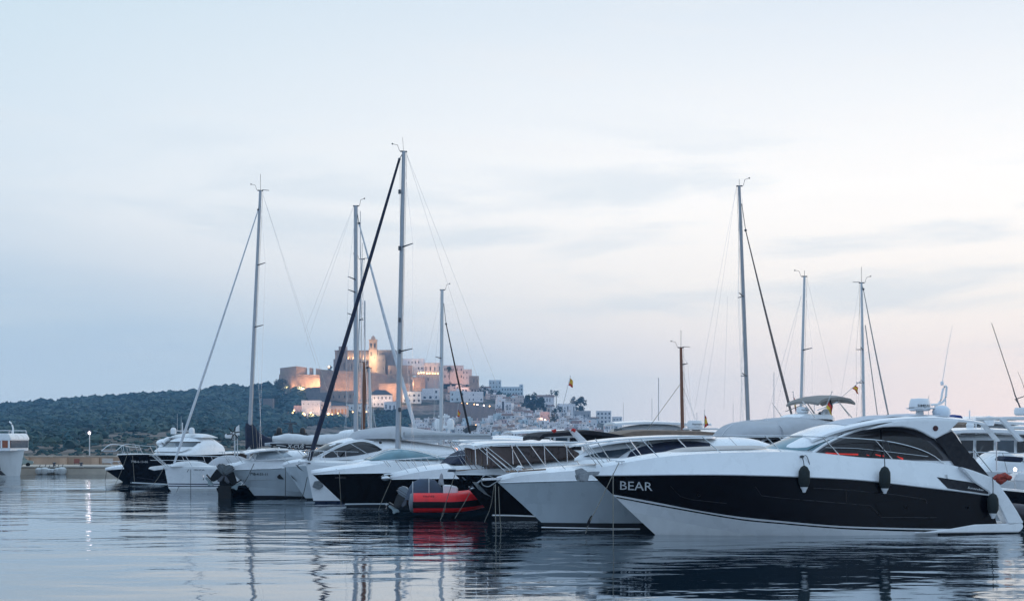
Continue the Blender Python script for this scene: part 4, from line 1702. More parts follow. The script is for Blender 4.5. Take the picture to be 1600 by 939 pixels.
# anchor on the bow roller
mb = MB()
x0, z0 = B.at(926, 741, 0)
mb.prism([(x0 - .45, z0 - .03), (x0 - .42, z0 + .07), (x0 + .3, z0 + .10), (x0 + .3, z0 + .0)], -.09, .09)
roller = B.part('bow_roller', mb, GALV, bevel=.01)
mb = MB()
mb.prism([(x0 - .55, z0 + .14), (x0 - .35, z0 + .2), (x0 - .1, z0 + .04), (x0 - .15, z0 - .16), (x0 - .32, z0 - .22), (x0 - .5, z0 - .08)], -.05, .05)
mb.prism([(x0 - .5, z0 - .02), (x0 - .2, z0 + .05), (x0 - .2, z0 - .2), (x0 - .45, z0 - .18)], -.22, .22)
B.part('anchor', mb, GALV, bevel=.012)
for px, py, yy in ((969, 723.5, -.45), (962, 722, .3), (1005, 718, .6), (1250, 716, -1.62)):
    x, z = B.at(px, py, yy)
    mb = MB()
    mb.tube([(x - .14, yy, z + .06), (x + .14, yy, z + .06)], .022)
    mb.tube([(x - .05, yy, z - .04), (x - .05, yy, z + .06)], .018)
    mb.tube([(x + .05, yy, z - .04), (x + .05, yy, z + .06)], .018)
    B.part('cleat', mb, STEEL)

# radar, mast hoop, satellite dome on the hardtop
x, z = B.at(1437, 652, .1)
mb = MB()
mb.prism([(x - .17, z - .12), (x - .05, z + .28), (x + .08, z + .28), (x + .12, z - .12)], .0, .2)
mb.box(x - .3, x + .55, -.25, .45, z + .27, z + .31)
ped = B.part('radar_pedestal', mb, PLASTICW, bevel=.015)
zr = B.at(1437, 641, .1)[1]
mb = MB()
mb.lathe([(.0, .0), (.27, .0), (.33, .03), (.335, .10)], (x, .1, zr - .02), n=20)
mb.lathe([(.335, .0), (.33, .12), (.30, .24), (.27, .29), (.0, .31)], (x, .1, zr + .08), n=20)
rad = B.part('radar_dome', mb, PLASTICW)
mb = MB()
mb.lathe([(.338, 0), (.34, .012), (.338, .024)], (x, .1, zr + .07), n=20)
B.part('radar_band', mb, PLASTICB, ped)
v, f = text_mesh('SIMRAD', True)
mb = MB()
cx_ = x
for vx, vy in v:
    aa = R(-125 + 90 * vx)
    pass
mb.add([(cx_ + .345 * math.cos(R(-130 + 82 * vx)), .1 + .345 * math.sin(R(-130 + 82 * vx)), zr + .11 + .075 * vy) for vx, vy in v], f)
B.part('lettering', mb, LETTERD, ped, smooth=False)
# hoop with antenna
def P3(px, py, yy):
    a = B.at(px, py, yy)
    return (a[0], yy, a[1])
mb = MB()
hoop = catmull([P3(1462, 636, .3), P3(1470, 625, .3), P3(1472.5, 612, .3), P3(1476, 603.5, .3), P3(1479, 603.5, .3), P3(1478.5, 612, .3), P3(1477, 622, .3), P3(1470, 630, .3), P3(1455, 632.5, .3)], 30)
mb.tube(hoop, .035, n=8)
mb.tube([P3(1477.5, 618, .3), P3(1477, 652, .3)], .02)
mb.tube([P3(1461, 634, .3), P3(1460, 654, .3)], .02)
hp = B.part('antenna_hoop', mb, PLASTICW)
mb = MB()
mb.lathe([(.03, 0), (.05, .02), (.055, .09), (.04, .13), (.0, .14)], P3(1472, 602, .3), n=10)
B.part('mast_light', mb, PLASTICW, hp)
mb = MB()
mb.tube([P3(1472, 600, .3), P3(1480, 550, .3), P3(1488, 508, .3)], [.012, .008, .004])
B.part('whip_antenna', mb, PLASTICW, hp)
mb = MB()
p = P3(1471, 643.5, -.2)
mb.lathe([(.0, -.2), (.2, -.2), (.27, -.1), (.29, .0), (.26, .1), (.17, .18), (.0, .22)], p, n=18)
B.part('satellite_dome', mb, mat('pale_blue_plastic', (.60, .66, .72), .35, var=.04))

# ---- fenders on their lanyards, each a thing of its own
def fender(px, ptop, pbot, pknot, label, yf, lanyard=True):
    top_ = B.on(px, ptop, lambda x, z: yf(x, z) - .16)
    bot_ = B.on(px + .5, pbot, lambda x, z: yf(x, z) - .16)
    kn = B.on(px - 3 if pknot < 740 else px, pknot, lambda x, z: yf(x, z) - .03)
    g = B.glob(bot_)
    r_ = empty('fender', g, B.th)
    tag(r_, label, 'fender', 'fenders along the black hull')
    L_ = (top_ - bot_).length
    mb = MB()
    w = .165
    mb.lathe([(.02, L_ + .02), (.05, L_ + .0), (.1, L_ - .03), (w, L_ - .16), (w * 1.03, L_ * .5), (w, .2), (.11, .08)], (0, 0, 0), n=18)
    build('cover', mb, FENDER, r_)
    mb = MB()
    mb.lathe([(.115, .085), (.10, .05), (.06, -.02), (.045, -.07), (.02, -.08), (.0, -.08)], (0, 0, 0), n=14)
    build('end_cap', mb, PLASTICW, r_)
    rel = kn - bot_
    mb = MB()
    mb.tube(catmull([(0, 0, L_), (rel.x * .5, rel.y * .4, (L_ + rel.z) * .5), tuple(rel)], 8), .014)
    if pknot < 715:
        mb.tube(catmull([tuple(rel), (rel.x + .12, rel.y - .03, rel.z + .03), (rel.x + .2, rel.y - .05, rel.z - .16), (rel.x + .24, rel.y - .05, rel.z - .3)], 10), .011)
        mb.ball(tuple(rel), .05, sq=(1.4, .8, .8))
    build('lanyard', mb, ROPEDARK, r_)
    return r_


fender(1256, 728, 765, 713, 'dark covered fender hanging below the windscreen of the black banded yacht', yh)
fender(1382, 730, 767, 690, 'dark covered fender hanging amidships below the arched side window', yh)
fender(1551, 771, 806, 745, 'dark covered fender hanging at the stern quarter of the lettered yacht', lambda x, z: -1.93)


# ---- mooring lines
def mooring(pts, label, r=.014, m=None, weight=None):
    """pts: (px, py, depth); top-level rope."""
    c = [pix(*p) for p in pts]
    o = c[-1]
    mb = MB()
    q = []
    for i, p in enumerate(c):
        q.append(tuple(p - o))
    mb.tube(catmull(q, 10) if len(q) > 2 else q, r, n=5)
    x = build('mooring_line', mb, m or ROPE)
    x.location = o
    tag(x, label, 'mooring line', 'mooring lines at the bows')
    return x

# ================================================================== the row of moored boats
def cleats(b, pts, m=None):
    for px, py, yy in pts:
        x, z = b.at(px, py, yy)
        mb = MB()
        mb.tube([(x - .13, yy, z + .06), (x + .13, yy, z + .06)], .02)
        mb.tube([(x - .05, yy, z - .04), (x - .05, yy, z + .06)], .016)
        mb.tube([(x + .05, yy, z - .04), (x + .05, yy, z + .06)], .016)
        b.part('cleat', mb, m or STEEL)


def bow_anchor(b, px, py, s=1.0):
    """Roller, shank and flukes hanging under the stem head."""
    x, z = b.at(px, py, 0)
    mb = MB()
    mb.prism([(x - .30 * s, z), (x - .28 * s, z + .07), (x + .55 * s, z + .10), (x + .55 * s, z + .03)], -.07, .07)
    r = b.part('bow_roller', mb, STEEL, bevel=.008)
    mb = MB()
    mb.tube([(x - .05 * s, 0, z + .04), (x - .36 * s, 0, z - .02), (x - .46 * s, 0, z - .12)], .03)
    mb.add([(x - .5 * s, -.20 * s, z - .05), (x - .5 * s, .20 * s, z - .05), (x - .20 * s, .14 * s, z - .34 * s), (x - .05 * s, 0, z - .42 * s), (x - .20 * s, -.14 * s, z - .34 * s), (x - .40 * s, 0, z - .22 * s)],
           [[0, 5, 4], [1, 2, 5], [5, 2, 3], [5, 3, 4], [0, 1, 5]])
    b.part('anchor', mb, GALV, smooth=False)


def canopy(b, name, poly, hw, m, bevel=.05, parent=None, front_in=0.0):
    pp = [b.at(q[0], q[1], -hw) for q in poly]
    mb = MB()
    mb.prism(pp, -hw, hw)
    return b.part(name, mb, m, parent, bevel=bevel)


def slab(b, name, prof, hw, th, m, crown=.06, N=20, parent=None, ends=.35):
    """Thin crowned roof whose centre line follows the pixel profile."""
    c = catmull([b.at(q[0], q[1], 0.) for q in prof], N)
    rows = []
    for k, (x, z) in enumerate(c):
        e = min(1, math.sqrt(max(.0, min(k, N - 1 - k) / (N * .18))))
        w = hw * (1 - ends + ends * e)
        rows.append([(x, w * t, z - crown * abs(t) ** 2.2) for t in [-1 + q / 5 for q in range(11)]])
    low = [[(x, y, z - th) for x, y, z in r] for r in rows]
    mb = MB()
    mb.grid(rows)
    mb.grid(low, flip=True)
    for i in (0, -1):
        mb.grid([rows[i], low[i]])
        mb.grid([[r[i] for r in rows], [r[i] for r in low]])
    return b.part(name, mb, m, parent)


def wfun(x0, w, Le, w0=.05, pw=2.0):
    return lambda x: w0 + (w - w0) * (1 - (1 - min(1, max(0., x - x0) / Le)) ** pw)


# ---- second boat: grey hull, white deck
B = Boat('motor_cruiser', 857, 826.5, 18, 'white motor cruiser with pale grey hull and black waterline, beside the black banded yacht', 'motor cruiser')
B.hull([
    dict(p=[(866, 838), ('l', 3, -.6), ('l', 7, -.5), ('l', 10.5, -.5)], B=1.3, Le=8),
    dict(p=[(846, 816), (900, 816.6), (1000, 817), ('l', 6, .24), ('l', 10.5, .25)], B=1.55, Le=7.5, pw=1.8),
    dict(p=[(815, 787), (900, 787.5), (990, 789), ('l', 6, .80), ('l', 10.5, .78)], B=1.75, Le=7, pw=1.9),
    dict(p=[(779, 754.5), (850, 752), (935, 750.5), ('l', 6, 1.62), ('l', 10.5, 1.55)], B=1.9, Le=7, pw=2.3),
    dict(p=[(776, 751.5), (820, 742), (860, 738), (935, 733), ('l', 6, 1.98), ('l', 10.5, 1.9)], B=1.74, Le=6.8, pw=2.3),
], [('boot_top', ANTIFOUL), ('lower_topside', GREYHULL), ('topside', GREYHULL), ('bulwark', WHITE)], N=36, deck=WHITE, transom=WHITE, camber=.14)
yh = B.hy()
c = [tuple(B.on(px, py, lambda x, z: yh(x, z) - .01)) for px, py in ((782, 754.2), (850, 752), (935, 750.2), (1000, 749.5))]
B.tubes('rub_rail', catmull(c, 40), .02, STEEL)
c = [tuple(B.on(px, py, lambda x, z: yh(x, z) - .008)) for px, py in ((847, 823.5), (900, 824.5), (1000, 826))]
B.tubes('boot_line', catmull(c, 30), .022, WHITE)
e = B.edge(.90)
c = [tuple(B.on(px, py, lambda x, z: e(x))) for px, py in ((797, 737), (830, 734.5), (853, 733))]
B.tubes('toe_rail', c, .028, TEAK)
bow_anchor(B, 772, 750, 1.3)
mb = MB()
mb.tube(catmull([P3b for P3b in [(*B.at(752.5, 744, -.05), 0)]] and [(B.at(q[0], q[1], -.05)[0], -.05, B.at(q[0], q[1], -.05)[1]) for q in ((776, 749), (760, 742), (752.5, 747), (754, 757), (763, 760), (772, 755), (790, 744))], 24), .019)
B.part('anchor_hoop', mb, GALV)
B.rail([(752, 697), (800, 694), (850, 692.5), (905, 691), (960, 690), (1010, 690)],
       [(752, 697, 797, 736), (759, 696.7, 811, 738), (805, 694, 834, 733), (846, 692.6, 884, 733.5), (915, 691, 950, 729), (975, 690.3, 1005, 724)], lambda x, z=None: min(-.10, B.edge(.92)(max(x, -1.2))), r=.015)
xf = B.at(900, 714, 0)[0]
w = wfun(xf, 1.4, 2.6)
sh, yc = B.shell('coachroof', [(898, 716), (925, 699), (960, 692), (1010, 687), (1060, 683.5), (1110, 683), (1160, 684), (1190, 694)], [(890, 720), (1000, 714), (1200, 712)], w, WHITE, n=2.8, N=30)
yk = lambda d: (lambda x, z: yc(x, z, d))
B.screen('windscreen', [(968, 715), (985, 704), (1004, 694)], [(908, 713), (925, 702), (948, 696)], yk(.02), GLASS_BLUE, off=.05)
B.strip('side_window', [(985, 706), (1004, 697), (1040, 690), (1080, 689), (1110, 692)], [(980, 714), (1000, 712), (1040, 705), (1080, 701), (1110, 700)], yk(.02), CANVAS_NAVY, n=20)
slab(B, 'hardtop', [(905, 694), (935, 687), (980, 682.5), (1040, 679.5), (1100, 680)], 1.45, .06, WHITE)
for px in (930, 1010, 1060):
    p = B.at(px, 683, -1.2)
    mb = MB()
    mb.tube([(p[0], -1.2, p[1] - .05), (p[0] + .5, -1.25, p[1] - .75)], .02)
    B.part('roof_strut', mb, STEEL)
cleats(B, [(812, 733, -.55), (806, 735, .3)])
mb = MB()
p = B.at(811.5, 735, .0)
mb.lathe([(.0, .0), (.13, 0), (.13, .06), (.09, .08), (.09, .16), (.06, .2), (.0, .21)], (p[0], 0, p[1] - .04), n=12)
B.part('windlass', mb, STEEL)
B2 = B

# ---- third boat: black hull with the brown cabin canvas
B = Boat('motor_cruiser', 775, 812, 20, 'black hulled motor cruiser with white roof over a brown canvas cabin', 'motor cruiser')
B.hull([
    dict(p=[(782, 826), ('l', 3, -.6), ('l', 7, -.5), ('l', 11, -.5)], B=1.4, Le=8),
    dict(p=[(769, 805), (800, 805.5), (840, 807), ('l', 6, .16), ('l', 11, .16)], B=1.6, Le=7.5, pw=1.8),
    dict(p=[(712, 741.5), (745, 741.5), (790, 743), (850, 744), ('l', 6, 1.62), ('l', 11, 1.55)], B=1.95, Le=7, pw=2.3),
    dict(p=[(707, 736), (740, 733.5), (800, 731), (860, 727), ('l', 6, 2.0), ('l', 11, 1.95)], B=1.8, Le=6.8, pw=2.3),
], [('boot_top', ANTIFOUL), ('topside', BLACKHULL), ('bulwark', WHITE)], N=36, deck=WHITE, transom=WHITE, camber=.16)
yh = B.hy()
c = [tuple(B.on(px, py, lambda x, z: yh(x, z) - .008)) for px, py in ((769.5, 804.5), (800, 805), (840, 806.5))]
B.tubes('boot_line', catmull(c, 20), .028, WHITE)
c = [tuple(B.on(px, py, lambda x, z: yh(x, z) - .01)) for px, py in ((714, 741.3), (745, 741.5), (790, 743), (850, 744))]
B.tubes('rub_rail', catmull(c, 30), .02, STEEL)
e = B.edge(.92)
c = [tuple(B.on(px, py, lambda x, z: e(x))) for px, py in ((713, 735), (738, 733.5), (765, 732))]
B.tubes('toe_rail', c, .025, TEAK)
xf = B.at(738, 733, 0)[0]
sh, yc = B.shell('coachroof', [(735, 735), (760, 727), (800, 721), (850, 715.5), (900, 711), (960, 707), (1010, 706)], [(735, 738), (850, 730), (1010, 724)], wfun(xf, 1.45, 3.0), WHITE, n=2.6, N=26)
canopy(B, 'cabin_canvas', [(765, 697), (800, 696), (880, 696), (893, 701), (907, 708), (910, 714), (860, 720), (800, 727), (767, 731)], 1.45, CANVAS_BROWN, .06)
for a, b_ in (((800, 700), (868, 713)), ((873, 699), (892, 711))):
    pp = [B.at(a[0], a[1], -1.46), B.at(b_[0], a[1] - .5, -1.46), B.at(b_[0] + 6, b_[1], -1.46), B.at(a[0], b_[1] + 5, -1.46)]
    B.pair('canvas_window', pp, -1.456, -1.475, mat('brown_vinyl_window', (.07, .05, .048), .3, var=.2))
x0, z0 = B.at(766, 700, -1.45)
for k in range(5):
    yy = -1.2 + k * .6
    mb = MB()
    zz = B.at(766, 728, -1.45)[1]
    mb.box(x0 - .03, x0 + .02, yy - .015, yy + .015, zz, z0 - .05)
    B.part('canvas_seam', mb, CANVAS_TAN)
slab(B, 'hardtop', [(729, 694), (740, 690.5), (760, 688.8), (820, 688.3), (880, 689), (901, 692)], 1.55, .12, WHITE, ends=.5)
for px in (742, 760, 800, 850, 885):
    p = B.at(px, 696, -1.47)
    mb = MB()
    mb.tube([(p[0], -1.49, p[1]), (p[0] + .03, -1.5, p[1] - .65)], .016)
    B.part('canopy_pole', mb, STEEL)
B.rail([(706, 689), (740, 692), (788, 694.5), (830, 695), (880, 695)],
       [(707, 689, 738, 733), (711, 689.5, 746, 732), (788, 694.5, 811, 728), (815, 695, 831, 724)], lambda x, z=None: min(-.10, B.edge(.94)(max(x, -1.2))), r=.015)
mb = MB()
p = B.at(772, 733, 0)
mb.lathe([(.0, 0), (.16, 0), (.18, .1), (.12, .22), (.0, .26)], (p[0], -.2, p[1] - .05), n=12)
B.part('windlass', mb, mat('reddish_windlass_cover', (.10, .06, .06), .7))
cleats(B, [(758, 731, -.6)])
x, z = B.at(710, 737, 0)
mb = MB()
mb.prism([(x - .25, z), (x - .22, z + .09), (x + .7, z + .1), (x + .7, z)], -.06, .06)
B.part('bow_roller', mb, DARKALU, bevel=.01)
mb = MB()
for q in ((722, 745, 733, 752, 741, 762), (741, 762, 748, 757, 752, 754), (741, 762, 735, 764, 733, 760)):
    mb.tube([(B.at(q[i], q[i + 1], -.12)[0], -.12 + .05 * (i % 4), B.at(q[i], q[i + 1], -.12)[1]) for i in (0, 2, 4)], [.03, .06, .03])
B.part('anchor', mb, STEEL)
B3 = B

# ---- fourth boat: the small black hull behind the red dinghy
B = Boat('motor_boat', 655, 797, 20, 'small black hulled motor boat with navy sprayhood, half hidden behind the red dinghy', 'motor boat')
B.hull([
    dict(p=[(660, 806), ('l', 3, -.5), ('l', 8, -.5)], B=1.2, Le=6),
    dict(p=[(612, 749), (655, 748), (708, 747.5), (760, 748), ('l', 5, 1.32), ('l', 8, 1.3)], B=1.6, Le=5, pw=2.2),
    dict(p=[(610, 746.5), (640, 740), (665, 735.5), (708, 731), (760, 729), ('l', 5, 1.8), ('l', 8, 1.8)], B=1.42, Le=4.8, pw=2.2),
], [('topside', BLACKHULL), ('bulwark', WHITE)], N=30, deck=WHITE, transom=WHITE, camber=.18)
yh = B.hy()
c = [tuple(B.on(px, py, lambda x, z: yh(x, z) - .01)) for px, py in ((613, 748.8), (655, 748), (708, 747.5), (760, 748))]
B.tubes('rub_rail', catmull(c, 30), .018, STEEL)
B.rail([(599, 719.5), (625, 718), (655, 716.5), (690, 714.5), (730, 710), (760, 707)],
       [(603, 719.5, 611, 729), (621, 718.3, 638, 738), (640, 717.3, 658, 740), (657, 716.3, 667, 733), (684, 715, 697, 738), (730, 710, 745, 731)], lambda x, z=None: min(-.10, B.edge(.93)(max(x, -.9))), r=.014)
xf = B.at(690, 724, 0)[0]
B.shell('coachroof', [(668, 733), (690, 726), (720, 722), (760, 720), (800, 720)], [(668, 736), (800, 730)], wfun(B.at(668, 733, 0)[0], 1.1, 1.8), WHITE, n=2.6, N=20)
B.shell('sprayhood', [(696, 722.5), (708, 711), (720, 704), (740, 701), (780, 700), (810, 702)], [(690, 725), (810, 722)], wfun(xf - .2, 1.2, 1.6, .5), CANVAS_NAVY, n=3.0, N=20)
mb = MB()
c = catmull([(B.at(q[0], q[1], 0)[0], 0, B.at(q[0], q[1], 0)[1]) for q in ((668, 738), (630, 742), (604, 741), (596, 744), (600, 749), (610, 748))], 18)
mb.tube(c, .035)
B.part('bow_roller', mb, STEEL)
mb = MB()
p = B.at(603, 747, -.05)
mb.ball((p[0], -.05, p[1]), .13, sq=(1.5, .8, .8))
B.part('anchor', mb, STEEL)

# ---- fifth boat: black hull, pale teal windscreen
B = Boat('motor_cruiser', 541, 792, 22, 'black hulled motor cruiser with pale teal windscreen, under the tall white mast', 'motor cruiser')
B.hull([
    dict(p=[(550, 803), ('l', 3, -.5), ('l', 9, -.5)], B=1.3, Le=7),
    dict(p=[(538.5, 788), (570, 788), (607, 788), ('l', 5, .12), ('l', 9, .12)], B=1.5, Le=6.5, pw=1.8),
    dict(p=[(489, 741.5), (526, 740), (597, 739), (640, 738.5), ('l', 6, 1.32), ('l', 9, 1.3)], B=1.75, Le=6, pw=2.3),
    dict(p=[(486, 739.5), (520, 734.5), (569, 728.5), (600, 724), (640, 721), ('l', 6, 1.8), ('l', 9, 1.75)], B=1.55, Le=5.8, pw=2.3),
], [('boot_top', ANTIFOUL), ('topside', BLACKHULL), ('bulwark', WHITE)], N=34, deck=WHITE, transom=WHITE, camber=.14)
yh = B.hy()
c = [tuple(B.on(px, py, lambda x, z: yh(x, z) - .008)) for px, py in ((539, 787.5), (570, 787), (607, 787))]
B.tubes('boot_line', catmull(c, 20), .035, GREYHULL)
c = [tuple(B.on(px, py, lambda x, z: yh(x, z) - .01)) for px, py in ((491, 741.2), (526, 740), (597, 739), (640, 738.5))]
B.tubes('rub_rail', catmull(c, 30), .018, STEEL)
B.text('LEGEND', (524, 747), (541, 747), 2.2, lambda x, z: yh(x, z) - .02, mat('dull_lettering', (.16, .14, .14), .5))
xf = B.at(560, 722, 0)[0]
B.shell('coachroof', [(545, 727), (575, 718), (605, 714), (640, 713), (690, 714), (720, 716)], [(545, 731), (600, 725), (720, 723)], wfun(B.at(545, 727, 0)[0], 1.25, 2.2), WHITE, n=2.8, N=24)
x0 = B.at(576, 716, 0)[0]
sc_, yc = B.shell('windscreen', [(574, 717), (590, 708.5), (604, 702.5), (624, 700), (648, 703), (684, 713.5)], [(570, 719), (690, 717)], wfun(x0 - .3, 1.3, 1.9, .35), GLASS_TEAL, n=2.6, N=26)
c = [tuple(B.on(px, py, lambda x, z: yc(x, z, .03))) for px, py in ((580, 714), (604, 704.5), (624, 702), (650, 705), (684, 714))]
B.tubes('windscreen_frame', catmull(c, 24), .022, STEEL)
for px in (640,):
    c = [tuple(B.on(q, y_, lambda x, z: yc(x, z, .03))) for q, y_ in ((px - 8, 718), (px, 702.5))]
    B.tubes('windscreen_post', c, .018, STEEL)
mb = MB()
p = B.at(530, 734.5, -.3)
mb.prism([(p[0] - .2, p[1] - .06), (p[0] - .2, p[1] + .06), (p[0] + .2, p[1] + .06), (p[0] + .2, p[1] - .06)], -.5, -.3)
B.part('fairlead', mb, STEEL, bevel=.01)

# ---- the sailing yacht with the tallest mast and the navy furled jib
B = Boat('sailing_yacht', 490, 785, 20, 'white sailing yacht with the tallest mast and a navy furled jib', 'sailing yacht')
B.hull([
    dict(p=[(500, 792), ('l', 3, -.5), ('l', 9, -.4), ('l', 11, .1)], B=1.2, Le=6, pw=1.8),
    dict(p=[(489.5, 782), (520, 782), (545, 782), ('l', 5, .1), ('l', 11, .12)], B=1.55, Le=6, pw=1.8),
    dict(p=[(478, 724), (520, 728.5), (580, 731), (640, 731.5), ('l', 6, 1.3), ('l', 11, 1.3)], B=1.75, Le=5.5, pw=2.1),
    dict(p=[(477.5, 721.5), (520, 723), (580, 723.5), (640, 723), ('l', 6, 1.5), ('l', 11, 1.5)], B=1.68, Le=5.5, pw=2.1),
], [('boot_top', STRIPE), ('topside', WHITE), ('gunwale', WHITE)], N=30, deck=WHITE2, transom=WHITE, camber=.1)
B.shell('coachroof', [(540, 722), (560, 716.5), (600, 714.5), (660, 714), (720, 716)], [(540, 724), (720, 722)], wfun(B.at(535, 722, 0)[0], 1.0, 1.2), WHITE, n=3, N=20)


def rig(b, mast_t, mast_b, r, m=None, spreaders=(), boom=None, jib=None, stays=(), lights=True, y=0.0, taper=.75):
    """Mast, spreaders, boom, furled jib and wires on a boat's centre line, from picture points."""
    m = m or ALU

    def q(px, py, yy=y):
        a = b.at(px, py, yy)
        return Vector((a[0], yy, a[1]))
    t, bo = q(*mast_t), q(*mast_b)
    mb = MB()
    mb.tube([bo - Vector((0, 0, .5)), bo, bo + (t - bo) * .5, t], [r, r, r * .97, r * taper], n=10)
    mast = b.part('mast', mb, m)
    mb = MB()
    mb.box(t.x - .17, t.x + .15, t.y - .03, t.y + .03, t.z - .03, t.z + .03)
    kind_ = int(mast_t[0]) % 3
    if kind_ != 1:
        mb.tube([t, t + Vector((0, 0, .35 + .3 * kind_))], .012)
    if kind_ == 2:
        mb.box(t.x + .1, t.x + .5, t.y - .02, t.y + .02, t.z + .03, t.z + .06)
    mb.tube([t + Vector((-.2, 0, 0)), t + Vector((-.28, .1, .3)), t + Vector((-.5, .2, .36))], .012)
    mb.ball(tuple(t + Vector((-.5, .2, .36))), .04)
    b.part('masthead', mb, DARKALU, mast)
    tips = []
    for sx0, sx1, sy, ln in spreaders:
        c = bo + (t - bo) * ((q(mast_b[0], sy).z - bo.z) / (t.z - bo.z))
        for sg, px in ((-1, sx0), (1, sx1)):
            mb = MB()
            e_ = c + Vector((.25, sg * ln, .06))
            mb.tube([c, e_], [.04, .022])
            b.part('spreader', mb, DARKALU, mast)
            tips.append((sg, e_))
    for sg in (-1, 1):
        pts = [t - Vector((0, 0, .3))] + [e_ for s_, e_ in sorted(tips, key=lambda k: -k[1].z) if s_ == sg] + [bo + Vector((.3, sg * 1.3, .1))]
        mb = MB()
        mb.tube(pts, .006, n=4)
        b.part('shroud', mb, STEEL)
        mb = MB()
        mb.tube([bo + (t - bo) * .55, bo + Vector((.5, sg * 1.25, .1))], .005, n=4)
        b.part('shroud', mb, STEEL)
    mb = MB()
    mb.tube([t + Vector((.12, -.1, 0)), bo + Vector((.12, -.12, .6))], .008, n=4)
    b.part('halyard', mb, ROPE)
    for a, c, rr, mm in stays:
        mb = MB()
        mb.tube([q(*a), q(*c)], rr, n=5)
        b.part('stay', mb, mm)
    if jib:
        a, c, r0, r1, mm = jib
        A, C_ = q(*a), q(*c)
        mb = MB()
        n = 14
        mb.tube([A + (C_ - A) * (k / n) + Vector((0, 0, -.10 * math.sin(math.pi * k / n))) for k in range(n + 1)], [r0 + (r1 - r0) * min(1, (k / n) * 1.25) * (1 if k < n else .6) for k in range(n + 1)], n=8)
        j = b.part('furled_jib', mb, mm)
        mb = MB()
        mb.lathe([(.0, 0), (.13, 0), (.13, .05), (.08, .08), (.08, .2), (.13, .22), (.13, .26), (.0, .26)], tuple(C_ - Vector((0, 0, .25))), n=10)
        b.part('furling_drum', mb, DARKALU, j)
        mb = MB()
        mb.tube([A, A + (t - A) * .6], .02)
        mb.ball(tuple(A), .07)
        b.part('swivel', mb, DARKALU, j)
    if boom:
        a, c, hgt, mm = boom
        A, C_ = q(*a), q(*c)
        mb = MB()
        mb.tube([A, C_], [.09, .08], n=8)
        bm_ = b.part('boom', mb, m)
        if mm:
            mb = MB()
            rows = []
            for k in range(13):
                u = k / 12
                ce = A + (C_ - A) * (.03 + .95 * u)
                hh = hgt * (1 - .45 * u) * (1 + .08 * math.sin(u * 23)) + .02
                row = []
                for jj in range(10):
                    a_ = jj * 2 * math.pi / 10
                    row.append((ce.x, ce.y + .16 * math.cos(a_) * (1 - .3 * u), ce.z + hh * .5 + hh * .5 * math.sin(a_) + .03))
                rows.append(row)
            mb.grid(rows, closed_u=True)
            mb.add(rows[0], [list(range(10))])
            mb.add(rows[-1], [list(range(10))])
            b.part('sail_cover', mb, mm, bm_)
    return mast


rig(B, (631, 237), (621, 719), .118, ALU, [(617, 648, 386, 1.0), (612, 651, 549, 1.3)], boom=((627, 684.5), (769, 683.5), .26, mat('pale_sail_cover', (.36, .38, .40), .8, var=.1)),
    jib=((624, 249), (484, 716), .055, .115, CANVAS_NAVY),
    stays=[((635, 240), (776, 600), .006, STEEL), ((635, 240), (752, 610), .006, STEEL), ((625, 246), (626, 690), .008, ROPE), ((629, 215), (630.5, 236), .008, DARKALU)])
# fittings on the mast, pulpit, anchor
mb = MB()
for py in (300, 388, 500, 549, 640):
    p = B.at(624, py, -.13)
    mb = MB()
    mb.box(p[0] - .05, p[0] + .06, -.2, -.1, p[1] - .1, p[1] + .1)
    B.part('mast_fitting', mb, DARKALU, bevel=.01)
B.rail([(483, 704), (500, 704), (530, 705), (560, 706)], [(486, 704, 483, 722), (505, 704.2, 508, 722), (540, 705, 541, 723)], lambda x, z=None: min(-.1, B.edge(.95)(max(x, .0))), r=.013)
bow_anchor(B, 478, 724, .9)
mb = MB()
p = B.at(495, 757, -.1)
mb.prism([(p[0] - .25, p[1] - .1), (p[0] - .15, p[1] + .16), (p[0] + .1, p[1] + .2), (p[0] + .28, p[1] - .05), (p[0] + .05, p[1] - .22)], -.32, -.22)
B.part('stem_anchor', mb, GALV, bevel=.02)
YG = B

# ---- flybridge cruiser with the dark arched window
B = Boat('flybridge_cruiser', 478, 780.5, 19, 'white flybridge cruiser with dark arched side window and long pale canvas on top', 'motor yacht')
B.hull([
    dict(p=[(488, 788), ('l', 3, -.5), ('l', 12, -.5)], B=1.4, Le=8),
    dict(p=[(477, 778), (520, 778), (560, 778), ('l', 6, .1), ('l', 12, .12)], B=1.7, Le=7.5, pw=1.8),
    dict(p=[(444, 729.5), (480, 727.5), (560, 727.5), (620, 728), ('l', 7, 1.6), ('l', 12, 1.5)], B=2.0, Le=7, pw=2.2),
    dict(p=[(441, 727.5), (454, 723), (484, 719.5), (540, 717), (600, 717), ('l', 7, 2.0), ('l', 12, 1.9)], B=1.85, Le=6.8, pw=2.2),
], [('boot_top', ANTIFOUL), ('topside', GREYHULL), ('bulwark', WHITE)], N=32, deck=WHITE, transom=WHITE, camber=.12)
x0 = B.at(470, 717, 0)[0]
sh, yc = B.shell('deckhouse', [(468, 718), (486, 708), (505, 697), (522, 689.5), (548, 683.5), (582, 682), (610, 685), (650, 690), (700, 697)], [(468, 722), (560, 717), (700, 714)], wfun(x0, 1.7, 3.0), WHITE, n=2.7, N=34, M=25)
yk = lambda d: (lambda x, z: yc(x, z, d))
B.screen('windscreen', [(500, 711), (518, 700), (538, 691)], [(472, 714.5), (488, 706), (512, 693.5)], yk(.02), GLASS_DARK, off=.05)
B.strip('side_window', [(504, 713), (520, 703.5), (545, 693), (565, 689.5), (583, 693.5), (597, 702)], [(504, 714.5), (520, 714.5), (545, 712.5), (565, 710), (583, 706), (597, 703.5)], yk(.025), GLASS_DARK, n=26)
c = [tuple(B.on(px, py, yk(.03))) for px, py in ((496, 713), (520, 701), (541, 691.5), (565, 687), (584, 690))]
